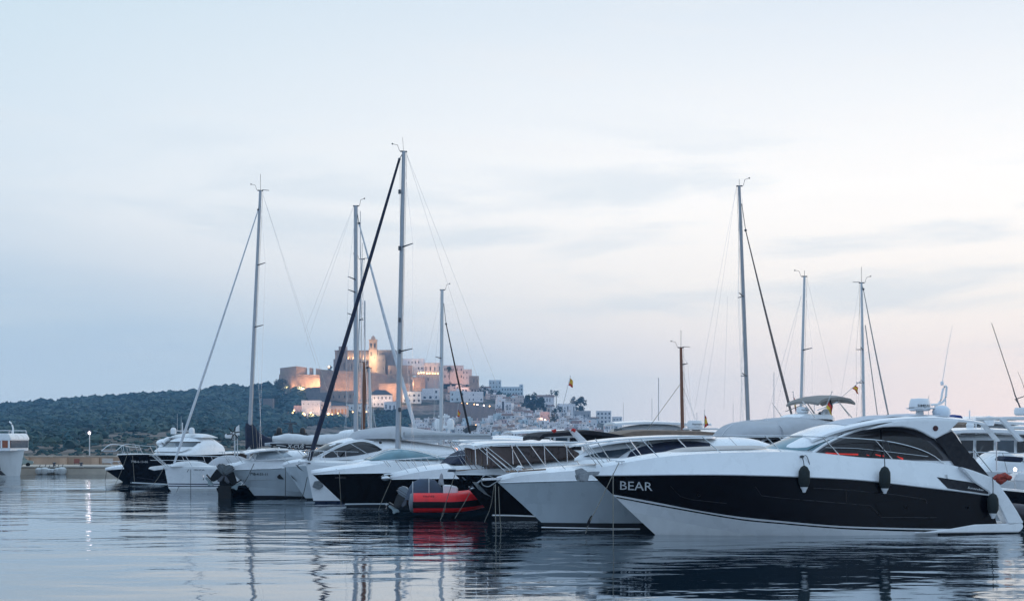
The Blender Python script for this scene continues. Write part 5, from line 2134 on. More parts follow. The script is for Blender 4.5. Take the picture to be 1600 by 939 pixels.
B.tubes('window_pillar', catmull(c, 20), .04, WHITE)
for a_, c_ in (((548, 693), (576, 710)), ((520, 703), (530, 714))):
    c = [tuple(B.on(a_[0] + (c_[0] - a_[0]) * k / 4, a_[1] + (c_[1] - a_[1]) * k / 4, yk(.035))) for k in range(5)]
    B.tubes('window_mullion', c, .015, STEEL)
B.shell('flybridge_cover', [(546, 684), (556, 674), (580, 669), (616, 665.5), (650, 669), (690, 675), (718, 681)], [(546, 686), (620, 685), (718, 684)], wfun(B.at(540, 684, 0)[0], 1.5, 1.5, .6), CANVAS_GREY, n=2.4, N=24)
mb = MB()
p = B.at(594, 691, -1.6)
mb.lathe([(.0, 0), (.07, 0), (.07, .05), (.0, .05)], (p[0], -1.68, p[1]), axis='y')
B.part('horn', mb, PLASTICB)
B.rail([(418, 701), (450, 702.5), (505, 705), (573, 707)], [(432, 701.7, 452, 724), (470, 703.5, 488, 719), (512, 705.5, 519, 717), (545, 706, 550, 717)], lambda x, z=None: min(-.1, B.edge(.94)(max(x, -.8))), r=.014)
bow_anchor(B, 470, 740, 1.0)
cleats(B, [(470, 722.5, -.4)])
mb = MB()
for k in range(3):
    p = B.at(505 + k * 4, 722, -1.0)
    mb.box(p[0] - .06, p[0] + .06, -1.9 - k * .001, -1.8, p[1] - .06, p[1] + .06)

# ---- pale grey hulled cruiser with the registration on its bow
B = Boat('motor_cruiser', 400, 777.5, 22, 'pale grey hulled cruiser with dark registration lettering on its bow', 'motor cruiser')
B.hull([
    dict(p=[(412, 786), ('l', 3, -.5), ('l', 9, -.5)], B=1.2, Le=6.5),
    dict(p=[(397.5, 774), (430, 774), (470, 775), ('l', 5, .12), ('l', 9, .12)], B=1.5, Le=6, pw=1.8),
    dict(p=[(386, 760), (430, 763), (475, 769), ('l', 5, .4), ('l', 9, .42)], B=1.62, Le=6, pw=1.8),
    dict(p=[(358, 734), (390, 733.3), (419, 732.5), (440, 731), ('l', 5, 1.4), ('l', 9, 1.3)], B=1.75, Le=5.5, pw=2.2),
    dict(p=[(357, 731.5), (379, 724), (400, 721), (419, 718.5), (445, 717), ('l', 5, 1.8), ('l', 9, 1.7)], B=1.6, Le=5.3, pw=2.2),
], [('boot_top', ANTIFOUL), ('lower_topside', GREYHULL), ('topside', GREYHULL), ('bulwark', WHITE)], N=32, deck=WHITE, transom=WHITE, camber=.14)
yh = B.hy()
c = [tuple(B.on(px, py, lambda x, z: yh(x, z) - .01)) for px, py in ((360, 733.8), (390, 733.2), (419, 732.4), (440, 731))]
B.tubes('rub_rail', catmull(c, 24), .018, STEEL)
B.text('7ªIB-4-55-11', (390.5, 742.2), (418, 742.6), 4.0, lambda x, z: yh(x, z) - .02, LETTERD, bold=True)
c = [tuple(B.on(px, py, lambda x, z: yh(x, z) - .005)) for px, py in ((380, 749.5), (420, 749.5), (458, 749.5))]
B.tubes('hull_moulding', catmull(c, 20), .012, mat('grey_moulding', (.34, .36, .37), .4))
p = B.on(440, 744.5, yh)
mb = MB()
mb.lathe([(.0, .02), (.20, .02), (.22, .0), (.24, .02), (.20, .05)], (0, 0, 0), n=18, axis='y')
mb.v = [(v[0] * 1.0 + p.x, -v[1] + p.y - .0 + (v[0]) * .18, v[2] * .52 + p.z) for v in mb.v]
B.part('hawse_pipe', mb, PLASTICB)
x0 = B.at(392, 714, 0)[0]
sh, yc = B.shell('cabin', [(390, 717), (398, 708.5), (412, 703), (446, 702), (466, 703.5), (480, 713)], [(388, 720), (482, 716)], wfun(x0 - .2, 1.35, 1.8, .3), WHITE, n=3, N=26, M=21)
yk = lambda d: (lambda x, z: yc(x, z, d))
B.strip('vinyl_window', [(402, 708.5), (420, 706), (438, 706), (447, 707), (455, 712)], [(399, 718), (420, 717), (440, 715), (450, 713.5), (458, 713)], yk(.02), PVC, n=16)
for px in (415, 430):
    c = [tuple(B.on(px - 2, 704.5, yk(.03))), tuple(B.on(px + 1, 717, yk(.03)))]
    B.tubes('window_bar', c, .02, WHITE)
slab(B, 'hardtop', [(378, 706), (392, 702.3), (420, 700), (446, 700.5)], 1.3, .06, WHITE)
B.rail([(347, 706), (370, 704.5), (400, 704), (440, 703.5), (478, 703)], [(350, 706, 362, 724), (366, 704.8, 379, 722.5), (389, 704, 399, 719.5), (404, 704, 414, 718), (440, 703.5, 450, 716)], lambda x, z=None: min(-.1, B.edge(.94)(max(x, -.9))), r=.013)
mb = MB()
mb.tube(catmull([(B.at(q[0], q[1], -.4)[0], -.4, B.at(q[0], q[1], -.4)[1]) for q in ((443, 723), (438, 735), (441, 741))], 8), .03)
B.part('bow_strap', mb, RUBBER)

# ---- white sailing yacht with the navy sail cover, left
B = Boat('sailing_yacht', 264, 767, 24, 'white sailing yacht with double blue waterline stripe and navy mainsail cover', 'sailing yacht')
B.hull([
    dict(p=[(272, 772), ('l', 3, -.5), ('l', 9, -.3), ('l', 11, .1)], B=1.1, Le=6, pw=1.8),
    dict(p=[(263.5, 762.5), (300, 763), (340, 763), ('l', 6, .12), ('l', 11, .15)], B=1.5, Le=6, pw=1.8),
    dict(p=[(262.3, 757.2), (300, 758), (340, 758), ('l', 6, .32), ('l', 11, .34)], B=1.55, Le=6, pw=1.8),
    dict(p=[(257, 730.5), (300, 731.5), (345, 733), ('l', 6, 1.22), ('l', 11, 1.2)], B=1.7, Le=5.5, pw=2.1),
    dict(p=[(256.5, 728), (300, 728.5), (345, 729.5), ('l', 6, 1.36), ('l', 11, 1.3)], B=1.66, Le=5.5, pw=2.1),
], [('boot_top', WHITE2), ('lower_topside', WHITE), ('topside', WHITE), ('gunwale', WHITE2)], N=30, deck=WHITE2, transom=WHITE, camber=.1)
yh = B.hy()
for y0 in (754.8, 758.3):
    B.strip('waterline_stripe', [(263, y0), (300, y0 + .4), (345, y0 + .4)], [(263, y0 + 1.5), (300, y0 + 1.9), (345, y0 + 1.9)], lambda x, z: yh(x, z) - .012, STRIPE, n=24, rows=2)
B.text('IBIZA', (303, 734.6), (320, 735), 1.9, lambda x, z: yh(x, z) - .02, LETTERD)
B.shell('coachroof', [(320, 728), (345, 721), (380, 717), (430, 716), (460, 719)], [(320, 730), (460, 730)], wfun(B.at(318, 728, 0)[0], 1.0, 1.5), WHITE, n=3, N=18)
B.shell('dinghy_cover', [(324, 727), (335, 717), (350, 711.5), (372, 712), (386, 717)], [(322, 729), (386, 727)], wfun(B.at(322, 727, 0)[0], .9, 1.0, .3), CANVAS_GREY, n=2.4, N=16)
B.shell('foredeck_bag', [(265, 727), (275, 722), (300, 720), (318, 722), (326, 726)], [(265, 729), (326, 729)], lambda x: .55, CANVAS_WHITE, n=2.4, N=14)
mb = MB()
a, c = B.at(232, 731.5, 0), B.at(266, 728.5, 0)
mb.prism([(a[0], a[1] - .02), (a[0] + .1, a[1] + .08), (c[0], c[1] + .12), (c[0], c[1] - .1), (a[0] + .3, a[1] - .12)], -.12, .12)
B.part('bowsprit', mb, WHITE, bevel=.02)
rig(B, (407, 298), (388, 718), .105, ALU, [(384, 410, 414, .9), (380, 411, 511, 1.1)], boom=((388, 689), (440, 688), .3, None),
    jib=((403.5, 328), (272, 724), .03, .075, SAILCLOTH), stays=[((411, 305), (512, 612), .006, STEEL), ((411, 305), (494, 570), .006, STEEL)])
# navy stack-pack: tall at the mast, sweeping down to the boom
sx = [(384, 661, 702), (390, 661, 702), (396, 663, 701), (400, 669, 700), (406, 676, 698.5), (414, 681.5, 697), (424, 684.5, 696), (436, 686, 695)]
rows = []
for px, t_, b_ in sx:
    xa, zt = B.at(px, t_, 0)
    zb = B.at(px, b_, 0)[1]
    row = []
    for j in range(12):
        a = j * 2 * math.pi / 12
        row.append((xa + .02 * math.sin(j * 3 + px), .19 * math.cos(a) * (1 + .12 * math.sin(px * 1.7 + j)), (zt + zb) / 2 + (zt - zb) / 2 * math.sin(a)))
    rows.append(row)
mb = MB()
mb.grid(rows, closed_u=True)
mb.add(rows[0], [list(range(12))])
mb.add(rows[-1], [list(range(12))])
B.part('sail_cover', mb, CANVAS_NAVY)
for px in (396, 402, 409):
    mb = MB()
    a, c = B.at(px - 2, 664 + (px - 396) * .9, -.2), B.at(px, 700, -.22)
    mb.tube([(a[0], -.2, a[1]), (c[0], -.24, c[1])], .012)
    B.part('lazy_jack', mb, ROPE)
B.rail([(236, 711.5), (262, 711), (290, 712), (330, 713), (360, 714)], [(239, 711.5, 259, 728), (244, 711.3, 263, 728), (290, 712, 300, 728), (330, 713, 336, 728)], lambda x, z=None: min(-.2, B.edge(.95)(max(x, -.2))), r=.016,
       mid=[(237, 719), (270, 719), (320, 720)])
YJ = B

# ---- the dark hulled big yacht at the left end of the row
B = Boat('motor_yacht', 206, 757, 58, 'dark hulled motor yacht with twin white radomes at the left end of the row', 'motor yacht')
B.hull([
    dict(p=[(214, 763), ('l', 4, -.6), ('l', 15, -.6)], B=1.8, Le=9),
    dict(p=[(205, 754.3), (230, 755.5), (262, 757), ('l', 6, .1), ('l', 15, .14)], B=2.1, Le=8, pw=1.8),
    dict(p=[(184, 712), (235, 711.5), (300, 713), ('l', 9, 1.9), ('l', 15, 1.8)], B=2.45, Le=7.5, pw=2.2),
    dict(p=[(183, 710), (235, 709.5), (300, 711), ('l', 9, 2.0), ('l', 15, 1.9)], B=2.45, Le=7.5, pw=2.2),
], [('boot_top', ANTIFOUL), ('topside', NAVYHULL), ('cap_rail', NAVYHULL)], N=34, deck=WHITE2, transom=NAVYHULL, camber=.1, deck_drop=.05)
yh = B.hy()
c = [tuple(B.on(px, py, lambda x, z: yh(x, z) - .012)) for px, py in ((206, 753.8), (230, 755), (262, 756.5))]
B.tubes('boot_line', catmull(c, 20), .05, GREYHULL)
B.text('7ªIB-6-13-06', (205, 722.6), (231, 722.9), 3.4, lambda x, z: yh(x, z) - .03, LETTERW, bold=True)
B.rail([(181, 704.5), (195, 694.3), (215, 695.6), (235, 697.3), (255, 698), (275, 698.5)], [(195, 694.3, 199, 709), (211, 695.4, 216, 708.5), (217, 695.8, 223, 708.5), (234, 697.2, 240, 708.5), (243, 697.6, 249, 708.5)],
       lambda x, z=None: min(-.12, B.edge(.96)(max(x, -.2))), r=.022)
x0 = B.at(257, 708, 0)[0]
sh, yc = B.shell('deckhouse', [(258, 709), (270, 700), (280, 692.5), (287, 685), (294, 680.5), (303, 679.5), (312, 682), (322, 690)], 1.85, wfun(x0 - .2, 1.75, 2.0, .9, 2.4), WHITE, n=3.0, N=34, M=31)
yk = lambda d: (lambda x, z: yc(x, z, d))
zA, zB = B.at(272, 698.5, 0)[1], B.at(281, 691.8, 0)[1]
B.band('windscreen', yc, zA, zB, .80, GLASS_BLUE, x1=B.at(303, 680, 0)[0], off=.03)
B.band('windscreen_brow', yc, zB + .005, zB + .07, .84, BLACKHULL, x1=B.at(303, 680, 0)[0], off=.04, rows=2)
zC = B.at(262, 706.5, 0)[1]
B.band('foredeck_cover', yc, zC, zA - .03, .86, CANVAS_WHITE, x1=B.at(303, 680, 0)[0], off=.10)
for q in (-.40, .40):
    pass
# flybridge coaming and wing on the far side
B.shell('flybridge_coaming', [(289, 682), (294, 678), (300, 677), (308, 678), (315, 682)], B.at(295, 684, 0)[1], lambda x: 1.5, WHITE2, n=3, N=16)
mb = MB()
c = catmull([(B.at(q[0], q[1], 1.6)[0], 1.6, B.at(q[0], q[1], 1.6)[1]) for q in ((250, 708), (254, 693), (262, 686), (272, 690), (268, 703), (254, 709))], 20)
mb.tube(c, .16, n=8)
B.part('radar_arch', mb, WHITE)
mb = MB()
mb.ball((B.at(257, 692, 1.9)[0], 1.9, B.at(257, 692, 1.9)[1]), .42, sq=(1.6, 1, .7))
B.part('flybridge_wing', mb, WHITE)
for px, yy in ((271, 1.0), (299.5, -.6)):
    p = B.at(px, 678, yy)
    mb = MB()
    hgt = B.at(px, 667.5, yy)[1] - p[1]
    mb.lathe([(.0, 0), (.19, 0), (.195, hgt * .5), (.18, hgt * .75), (.11, hgt * .95), (.0, hgt)], (p[0], yy, p[1]), n=14)
    B.part('radome', mb, PLASTICW)
mb = MB()
p = B.at(285, 680, .2)
zt = B.at(285, 660, .2)[1]
mb.tube([(p[0], .2, p[1] - .2), (p[0], .2, zt)], .03)
zb = B.at(285, 673, .2)[1]
mb.tube([(p[0], -.5, zb), (p[0], .9, zb)], .025)
B.part('signal_mast', mb, PLASTICW)
for px, yy, tp in ((277, .9, 646), (283, .5, 650)):
    p, q = B.at(px, 674, yy), B.at(px, tp, yy)
    mb = MB()
    mb.tube([(p[0], yy, p[1]), (q[0], yy, q[1])], [.012, .006])
    B.part('whip_antenna', mb, PLASTICW)
B.strip('bow_thruster_line', [(214, 745), (240, 749), (262, 752)], [(214, 745.6), (240, 749.6), (262, 752.6)], lambda x, z: yh(x, z) - .015, mat('dull_hull_line', (.03, .03, .045), .3), n=10, rows=2)
YL = B

# small dark boat beyond it
B = Boat('motor_boat', 196, 755.5, 16, 'small dark boat with white deck poking out left of the radome yacht', 'motor boat', d=97)
B.hull([
    dict(p=[(200, 758), ('l', 3, -.5), ('l', 7, -.5)], B=1.1, Le=5),
    dict(p=[(165, 734.5), (180, 733.3), (200, 732), ('l', 5, 1.2), ('l', 7, 1.2)], B=1.5, Le=4.5, pw=2.2),
    dict(p=[(164.3, 733), (178, 730), (195, 728), ('l', 5, 1.4), ('l', 7, 1.4)], B=1.4, Le=4.5, pw=2.2),
], [('topside', NAVYHULL), ('gunwale', WHITE)], N=22, deck=WHITE, transom=WHITE, camber=.1)
B.rail([(168, 722), (180, 721), (200, 721)], [(172, 722, 180, 730), (184, 721, 190, 728.5)], lambda x, z=None: min(-.1, B.edge(.9)(x)), r=.016)

# ---- red inflatable with outboard, bow to the right
def inflatable(name, px0, px1, pyt, pyb, d, rot, label, tube_m, band_m):
    """px0 stern, px1 bow; local x forward."""
    k = d / F
    g = pix(px0, 0, d)
    root = empty(name, (g.x, d, 0), R(rot))
    tag(root, label, 'inflatable boat')
    L_ = (px1 - px0) * k / math.cos(R(rot))
    r = (pyb - pyt) * k / 2 * .93
    zc = EYE + (HY - (pyt + pyb) / 2) * k
    w = .75
    path = [(0, -w, zc), (L_ * .3, -w, zc), (L_ * .62, -w, zc), (L_ * .85, -w * .72, zc + .06), (L_ * .97, -w * .3, zc + .12), (L_, 0, zc + .14)]
    full = catmull(path + [(x, -y, z) for x, y, z in path[::-1]][1:], 40)
    mb = MB()
    mb.tube(full, r, n=16)
    tb = build('buoyancy_tube', mb, tube_m, root)
    mb = MB()
    rows = []
    for a in (-.30, -.1, .1, .30):
        rows.append([])
    for i, p in enumerate(full):
        t = Vector(full[min(i + 1, 39)]) - Vector(full[max(0, i - 1)])
        n_ = Vector((t.y, -t.x, 0)).normalized()
        for q, a in enumerate((-.52, -.30, -.06, .14)):
            rows[q].append(Vector(p) + n_ * ((r + .008) * math.cos(a)) + Vector((0, 0, (r + .008) * math.sin(a))))
    mb.grid(rows)
    build('rubbing_strake', mb, band_m, root)
    for yy in (-w, w):
        mb = MB()
        mb.lathe([(r * 1.01, -.02), (r * 1.02, .02), (r * .9, -.1), (.0, -.16)], (0, yy, zc), axis='x', n=16)
        build('tube_end', mb, mat('grey_tube_end', (.14, .15, .17), .6), root)
    mb = MB()
    mb.box(0, L_ * .85, -.6, .6, zc - r * .6, zc - r * .3)
    build('floorboard', mb, mat('grey_floorboard', (.3, .3, .31), .8), root, smooth=False)
    return root, L_, r, zc, w


root, L_, r, zc, w = inflatable('inflatable_dinghy', 645, 752, 767.5, 800, 52.5, 4, 'red inflatable dinghy with black stripe and navy cover, lying behind the moorings', REDTUBE, RUBBER)
v, f = text_mesh('TENDER')
mb = MB()
mb.add([(L_ * (.14 + .17 * x), -w - r * math.cos(.72) - .012 - .0 * y, zc + r * math.sin(.55) + .085 * y) for x, y in v], f)
build('lettering', mb, RUBBER, root, smooth=False)
# navy cover over engine and console
k = 52.5 / F
def dl(px, py):
    return ((px - 645) * k, EYE + (HY - py) * k)
cov = [(dl(609 + 24, 780)), dl(637, 765), dl(645, 753), dl(655, 748), dl(670, 747.5), dl(680, 750), dl(688, 758), dl(694, 769)]
rows = []
for x, z in cov:
    rows.append([(x + .015 * math.sin(t * 9 + x * 5), .62 * t, (zc + .1) + (z - zc - .1) * (1 - abs(t) ** 3.2) + .012 * math.sin(t * 14 + x * 8)) for t in [-1 + q / 9 for q in range(19)]])
mb = MB()
mb.grid(rows)
build('console_cover', mb, mat('slate_blue_cover', (.045, .062, .095), .75, var=.3, scale=4, bump=.6), root)
for x, z in (cov[2], cov[4]):
    mb = MB()
    mb.tube([(x, .64 * t, (zc + .1) + (z + .012 - zc - .1) * (1 - abs(t) ** 3.2)) for t in [-1 + q / 8 for q in range(17)]], .02)
    build('cover_strap', mb, CANVAS_GREY, root)
mb = MB()
a, c = dl(692, 757.5), dl(715, 768)
mb.prism([(a[0], c[1] - .1), (a[0], a[1]), (a[0] + .3, a[1] - .01), (c[0], c[1] + .17), (c[0], c[1] - .1)], -.45, .45)
build('bow_locker', mb, WHITE, root, bevel=.03)
mb = MB()
a, c = dl(688, 758), dl(690, 738)
mb.prism([(a[0] - .1, a[1]), (c[0] - .06, c[1] - .1), (c[0], c[1]), (c[0] + .05, c[1] - .12), (a[0] + .14, a[1])], -.06, .06)
build('grab_post', mb, CANVAS_GREY, root, bevel=.02)


def outboard(name, g, rz, label, parent=None, tilt=0.0, s=1.0, cowl=None, leg_m=None):
    """Outboard motor: cowling, midsection, gearcase and propeller; x points aft."""
    root = empty(name, g, rz)
    if parent is None:
        tag(root, label, 'outboard motor', 'outboard motors tilted out of the water')
    else:
        root.parent = parent
        root.location = g
        root.rotation_euler = (0, 0, rz)
    ct, st_ = math.cos(tilt), math.sin(tilt)

    def T(x, z):
        return (x * ct - z * st_, x * st_ + z * ct)

    def prof(pts, y0, y1, m, nm, bev=.02):
        mb = MB()
        mb.prism([T(a * s, b_ * s) for a, b_ in pts], y0 * s, y1 * s)
        return build(nm, mb, m, root, bevel=bev * s)
    prof([(-.20, .0), (-.24, .22), (-.16, .36), (.10, .42), (.32, .34), (.36, .12), (.28, .0)], -.2, .2, cowl or mat('grey_cowling', (.14, .17, .18), .35), 'cowling', .06)
    for zz in (.08, .17):
        prof([(-.245, zz), (-.245, zz + .025), (.365, zz + .025), (.365, zz)], -.206, .206, DARKALU, 'cowling_band', .004)
    prof([(-.22, .02), (.26, .02), (.22, -.25), (.16, -.55), (-.06, -.58), (-.16, -.3)], -.13, .13, leg_m or RUBBER, 'midsection', .04)
    prof([(-.26, .0), (-.16, .0), (-.14, -.34), (-.24, -.40), (-.32, -.22)], -.17, .17, DARKALU, 'transom_bracket', .02)
    prof([(-.06, -.53), (.40, -.53), (.40, -.57), (-.02, -.59)], -.13, .13, leg_m or RUBBER, 'cavitation_plate', .01)
    prof([(-.24, -.67), (-.12, -.61), (.28, -.61), (.36, -.67), (.28, -.73), (.08, -.74), (.0, -.88), (-.07, -.86), (-.10, -.74)], -.065, .065, mat('pale_gearcase', (.22, .28, .30), .4), 'gearcase', .03)
    mb = MB()
    for q in range(3):
        a = q * 2.094
        c = T(.40 * s, -.71 * s)
        mb.add([(c[0], 0, c[1]), (c[0] + .02, .16 * s * math.cos(a), c[1] + .16 * s * math.sin(a)), (c[0] + .06, .16 * s * math.cos(a + .8), c[1] + .16 * s * math.sin(a + .8))], [[0, 1, 2]])
    build('propeller', mb, STEEL, root, smooth=False)
    return root


p = dl(630, 775)
outboard('outboard_motor', (p[0], -.1, p[1]), math.pi - R(10), '', parent=None if False else root, tilt=.55, s=.85, cowl=mat('pale_cowling', (.17, .20, .23), .4), leg_m=mat('charcoal_leg', (.012, .014, .017), .5))

# ---- tilted outboards of a tender between the cruiser and the white sailing yacht
k = 70 / F
g = pix(352, 752, 70)
tender = empty('tender', (g.x, 70, 0), R(50))
tag(tender, 'dark tender lying stern on between the striped yacht and the registered cruiser', 'tender')
mb = MB()
rows = []
for i in range(10):
    x = i * .35
    w_ = .7 * (1 - (i / 9) ** 3) + .02
    rows.append([(x, w_ * t,   .06 + .42 * abs(t) ** 2.5 - .25 * (1 - abs(t)) + .02 * i) for t in [-1 + q / 5 for q in range(11)]])
mb.grid(rows)
mb.grid([[(x, y * .86, z + .03) for x, y, z in r_] for r_ in rows], flip=True)
build('hull', mb, NAVYHULL, tender)
mb = MB()
mb.box(-.05, .05, -.5, .5, .0, .62)
build('transom', mb, RUBBER, tender, smooth=False)
mb = MB()
pp = [pix(x, y, 70.2) - Vector((g.x, 70, 0)) for x, y in ((341, 741), (347, 736), (357, 735), (362, 742), (366, 757), (370, 773), (342, 773), (343, 758))]
pp = [Vector((v.x * math.cos(R(-50)) - v.y * math.sin(R(-50)), v.x * math.sin(R(-50)) + v.y * math.cos(R(-50)), v.z)) for v in pp]
fwd = Vector((math.cos(R(40)), math.sin(R(40)), 0))
mb.add(pp + [v + fwd * .35 for v in pp], [list(range(8)), list(range(15, 7, -1))] + [[q, q + 8, (q + 1) % 8 + 8, (q + 1) % 8] for q in range(8)])
build('engine_well', mb, RUBBER, tender, bevel=.04)
for px, py, lb, yaw, tl in ((345, 738, 'left one of two tilted outboards on the dark tender, leg towards the striped yacht', 184, .80), (357, 740, 'right one of two tilted outboards on the dark tender, skeg towards the grey cruiser', 20, .5)):
    outboard('outboard_motor', pix(px, py, 69.4), R(yaw), lb, tilt=tl, s=1.02, cowl=mat('grey_cowling', (.09, .11, .12), .35))

# ---- mooring lines from the bows into the water
for pts, lb, m_ in (
    (((967, 723, 41.5), (953, 751, 41.6), (932, 795, 41.9), (921, 815, 42.2), (915, 833, 42.5)), 'slack mooring line from the lettered bow slanting down to the left', None),
    (((958, 739, 41.8), (958, 838, 42.2)), 'mooring line hanging straight down from the lettered bow', None),
    (((774, 756, 44.6), (774, 790, 44.6), (775, 832, 44.7)), 'mooring line hanging straight down from the grey hulled cruiser', None),
    (((772, 758, 44.7), (767, 790, 46), (757, 815, 48), (757, 815.5, 48)), 'slanting mooring line of the grey hulled cruiser', None),
    (((779, 760, 44.9), (781, 805, 45.2), (783, 828, 45.3)), 'second straight mooring line close beside the first at the grey hull', None),
    (((711, 741, 48.2), (703, 765, 49), (697, 784, 50), (690, 806, 51)), 'mooring line running from the brown canvas cruiser past the red dinghy', ROPE),
    (((697, 784, 50), (694, 800, 51), (688, 812, 51)), 'lower double part of the mooring line in front of the red dinghy', ROPE),
    (((734, 770, 51.3), (724, 788, 51.2), (711, 809, 51.5)), 'short line from the red dinghy bow down to the water', ROPE),
    (((530, 737, 56.5), (533, 792, 58)), 'mooring line straight down the black bow with teal windscreen', None),
    (((611, 750, 54), (600, 775, 54.2), (591, 797, 57)), 'slanting mooring line from the small black boat behind the dinghy', None),
    (((397, 724, 64), (387, 745, 64), (379, 757, 66)), 'dark mooring line on the pale grey registered hull', ROPEDARK),
    (((446, 730, 63), (446, 776, 63.5)), 'thin line straight down the grey bow beside the oval hawse', ROPEDARK),
    (((480, 745, 61.5), (475, 768, 62), (470, 783, 63)), 'dark hanging line between grey and white bows', ROPEDARK),
    (((256, 731, 78), (246, 748, 79.5), (235, 762, 81)), 'slanting line across the dark hull from the striped yacht bow', None),
    (((199, 709, 86), (190, 735, 87), (180, 757, 88.5)), 'slanting mooring line across the bow of the radome yacht', None),
    (((207, 711, 89), (210, 752, 90)), 'straight mooring line down the bow of the radome yacht', None),
    (((295, 733, 79), (283, 752, 80.5), (276, 768, 78)), 'slanting line in front of the striped white hull', ROPEDARK),
    (((298, 733, 78), (298, 770, 78)), 'thin straight line down the striped white hull', ROPEDARK),
    (((167, 734, 95), (164, 752, 96)), 'thin line from the small dark bow at far left', ROPEDARK),
):
    mooring(pts, lb, r=.013 if pts[0][2] < 60 else .016, m=m_)
mb = MB()
p = pix(921, 813, 42.2)
mb.ball((0, 0, 0), .045, sq=(1, 1, 4))
wgt = build('rope_weight', mb, RUBBER)
wgt.location = p
wgt.rotation_euler = (0, R(25), 0)
tag(wgt, 'dark slim weight hanging on the slack line left of the lettered bow', 'weight')

# ================================================================== second row: yachts whose rigs and canvas show behind the front boats
class Sym(Boat):
    """A boat in its own frame given by a point of the water, a heading and metres; the mesh is symmetrical, so any heading works."""

    def __init__(s, name, px, d, theta, label, cat, group=None):
        s.d0 = d
        p = pix(px, 0, d)
        s.O = Vector((p.x, d, 0))
        s.th = R(theta)
        s.c, s.s_ = math.cos(s.th), math.sin(s.th)
        s.root = empty(name, s.O, s.th)
        tag(s.root, label, cat, group)

    def simple_hull(s, L, Bm, fb, m, deck=None, rake=.9, sheer=.25, stripe=None):
        N = 20
        sec = []
        for i in range(N):
            u = i / (N - 1)
            w = Bm / 2 * (1 - (1 - min(1, u / .55)) ** 2.2) * (1 - .1 * max(0, u - .55))
            zt = fb + sheer * (1 - u) ** 2
            x1 = L * u
            x0 = rake + (L - rake - .3) * u
            sec.append([(x0 + .4, -w * .6, -.4), (x0, -w * .86, .08), ((x0 + x1) / 2, -w * .96, zt * .5), (x1, -w, zt), (x1, w, zt), ((x0 + x1) / 2, w * .96, zt * .5), (x0, w * .86, .08), (x0 + .4, w * .6, -.4)])
        mb = MB()
        mb.grid([r[:4] for r in sec])
        mb.grid([r[4:] for r in sec])
        mb.add(sec[-1], [list(range(8))])
        s.part('hull', mb, m)
        mb = MB()
        mb.grid([[(r[3][0], r[3][1] * t, r[3][2] + .08 * (1 - t * t)) for t in (1, .5, 0, -.5, -1)] for r in sec])
        s.part('deck', mb, deck or WHITE2)
        s.fb, s.LL, s.Bm = fb, L, Bm
        if stripe:
            mb = MB()
            for sg in (1,):
                mb.tube([(r[3][0], r[3][1] * 1.002 - .004, r[3][2] - .12) for r in sec], .035)
            s.part('sheer_stripe', mb, stripe)

    def loft(s, name, st, m, n=3.0, M=15, parent=None):
        """st: (x, zbase, ztop, halfwidth)"""
        rows = []
        c = catmull(st, 18)
        for x, z0, zt, w in c:
            w = max(.03, w)
            zt = max(zt, z0 + .01)
            row = []
            for j in range(M):
                a = math.pi * j / (M - 1)
                ca, sa = math.cos(a), math.sin(a)
                row.append((x, -w * math.copysign(abs(ca) ** (2 / n), ca), z0 + (zt - z0) * abs(sa) ** (2 / n)))
            rows.append(row)
        mb = MB()
        mb.grid(rows)
        mb.add(rows[0], [list(range(M))])
        mb.add(rows[-1], [list(range(M))[::-1]])
        return s.part(name, mb, m, parent)

    def wrig(s, top, bot, r, m=None, **kw):
        return rig(s, top, bot, r, m, **kw)


def radar_dome(b, x, y, z, r=.28, word=None, parent=None):
    mb = MB()
    mb.lathe([(.0, 0), (r * .8, 0), (r, r * .25), (r, r * .7), (r * .85, r * 1.0), (.0, r * 1.05)], (x, y, z), n=16)
    o = b.part('radar_dome', mb, PLASTICW, parent)
    if word:
        v, f = text_mesh(word, True)
        mb = MB()
        mb.add([(x + (r + .006) * math.cos(R(-130 + 80 * vx)), y + (r + .006) * math.sin(R(-130 + 80 * vx)), z + r * .42 + r * .25 * vy) for vx, vy in v], f)
        b.part('lettering', mb, LETTERD, o, smooth=False)
    return o


# yacht with two tall close masts beside the cathedral; its boom cover carries lettering
X = Sym('sailing_yacht', 720, 76, 176, 'grey masted sailing yacht with lettered black boom bag, mast standing before the cathedral', 'sailing yacht')
X.simple_hull(11.5, 3.6, 1.25, WHITE, rake=.9)
X.loft('coachroof', [(2.5, 1.2, 1.3, .3), (3.5, 1.2, 1.6, .9), (6, 1.2, 1.7, 1.1), (8, 1.2, 1.7, 1.1), (8.4, 1.2, 1.3, 1.0)], WHITE)
rig(X, (556, 322), (556, 706), .125, ALU, [(546, 566, 437, .9), (542, 570, 457, .9), (540, 573, 494, 1.1)],
    jib=((561, 349), (650, 673), .035, .11, SAILCLOTH), stays=[((551, 325), (475, 520), .006, STEEL), ((553, 322), (478, 540), .005, STEEL), ((563, 330), (566, 680), .02, ALU), ((559, 322), (577, 690), .012, STEEL)], boom=((553, 684), (414, 694), .3, None))
k = X.d0 / F
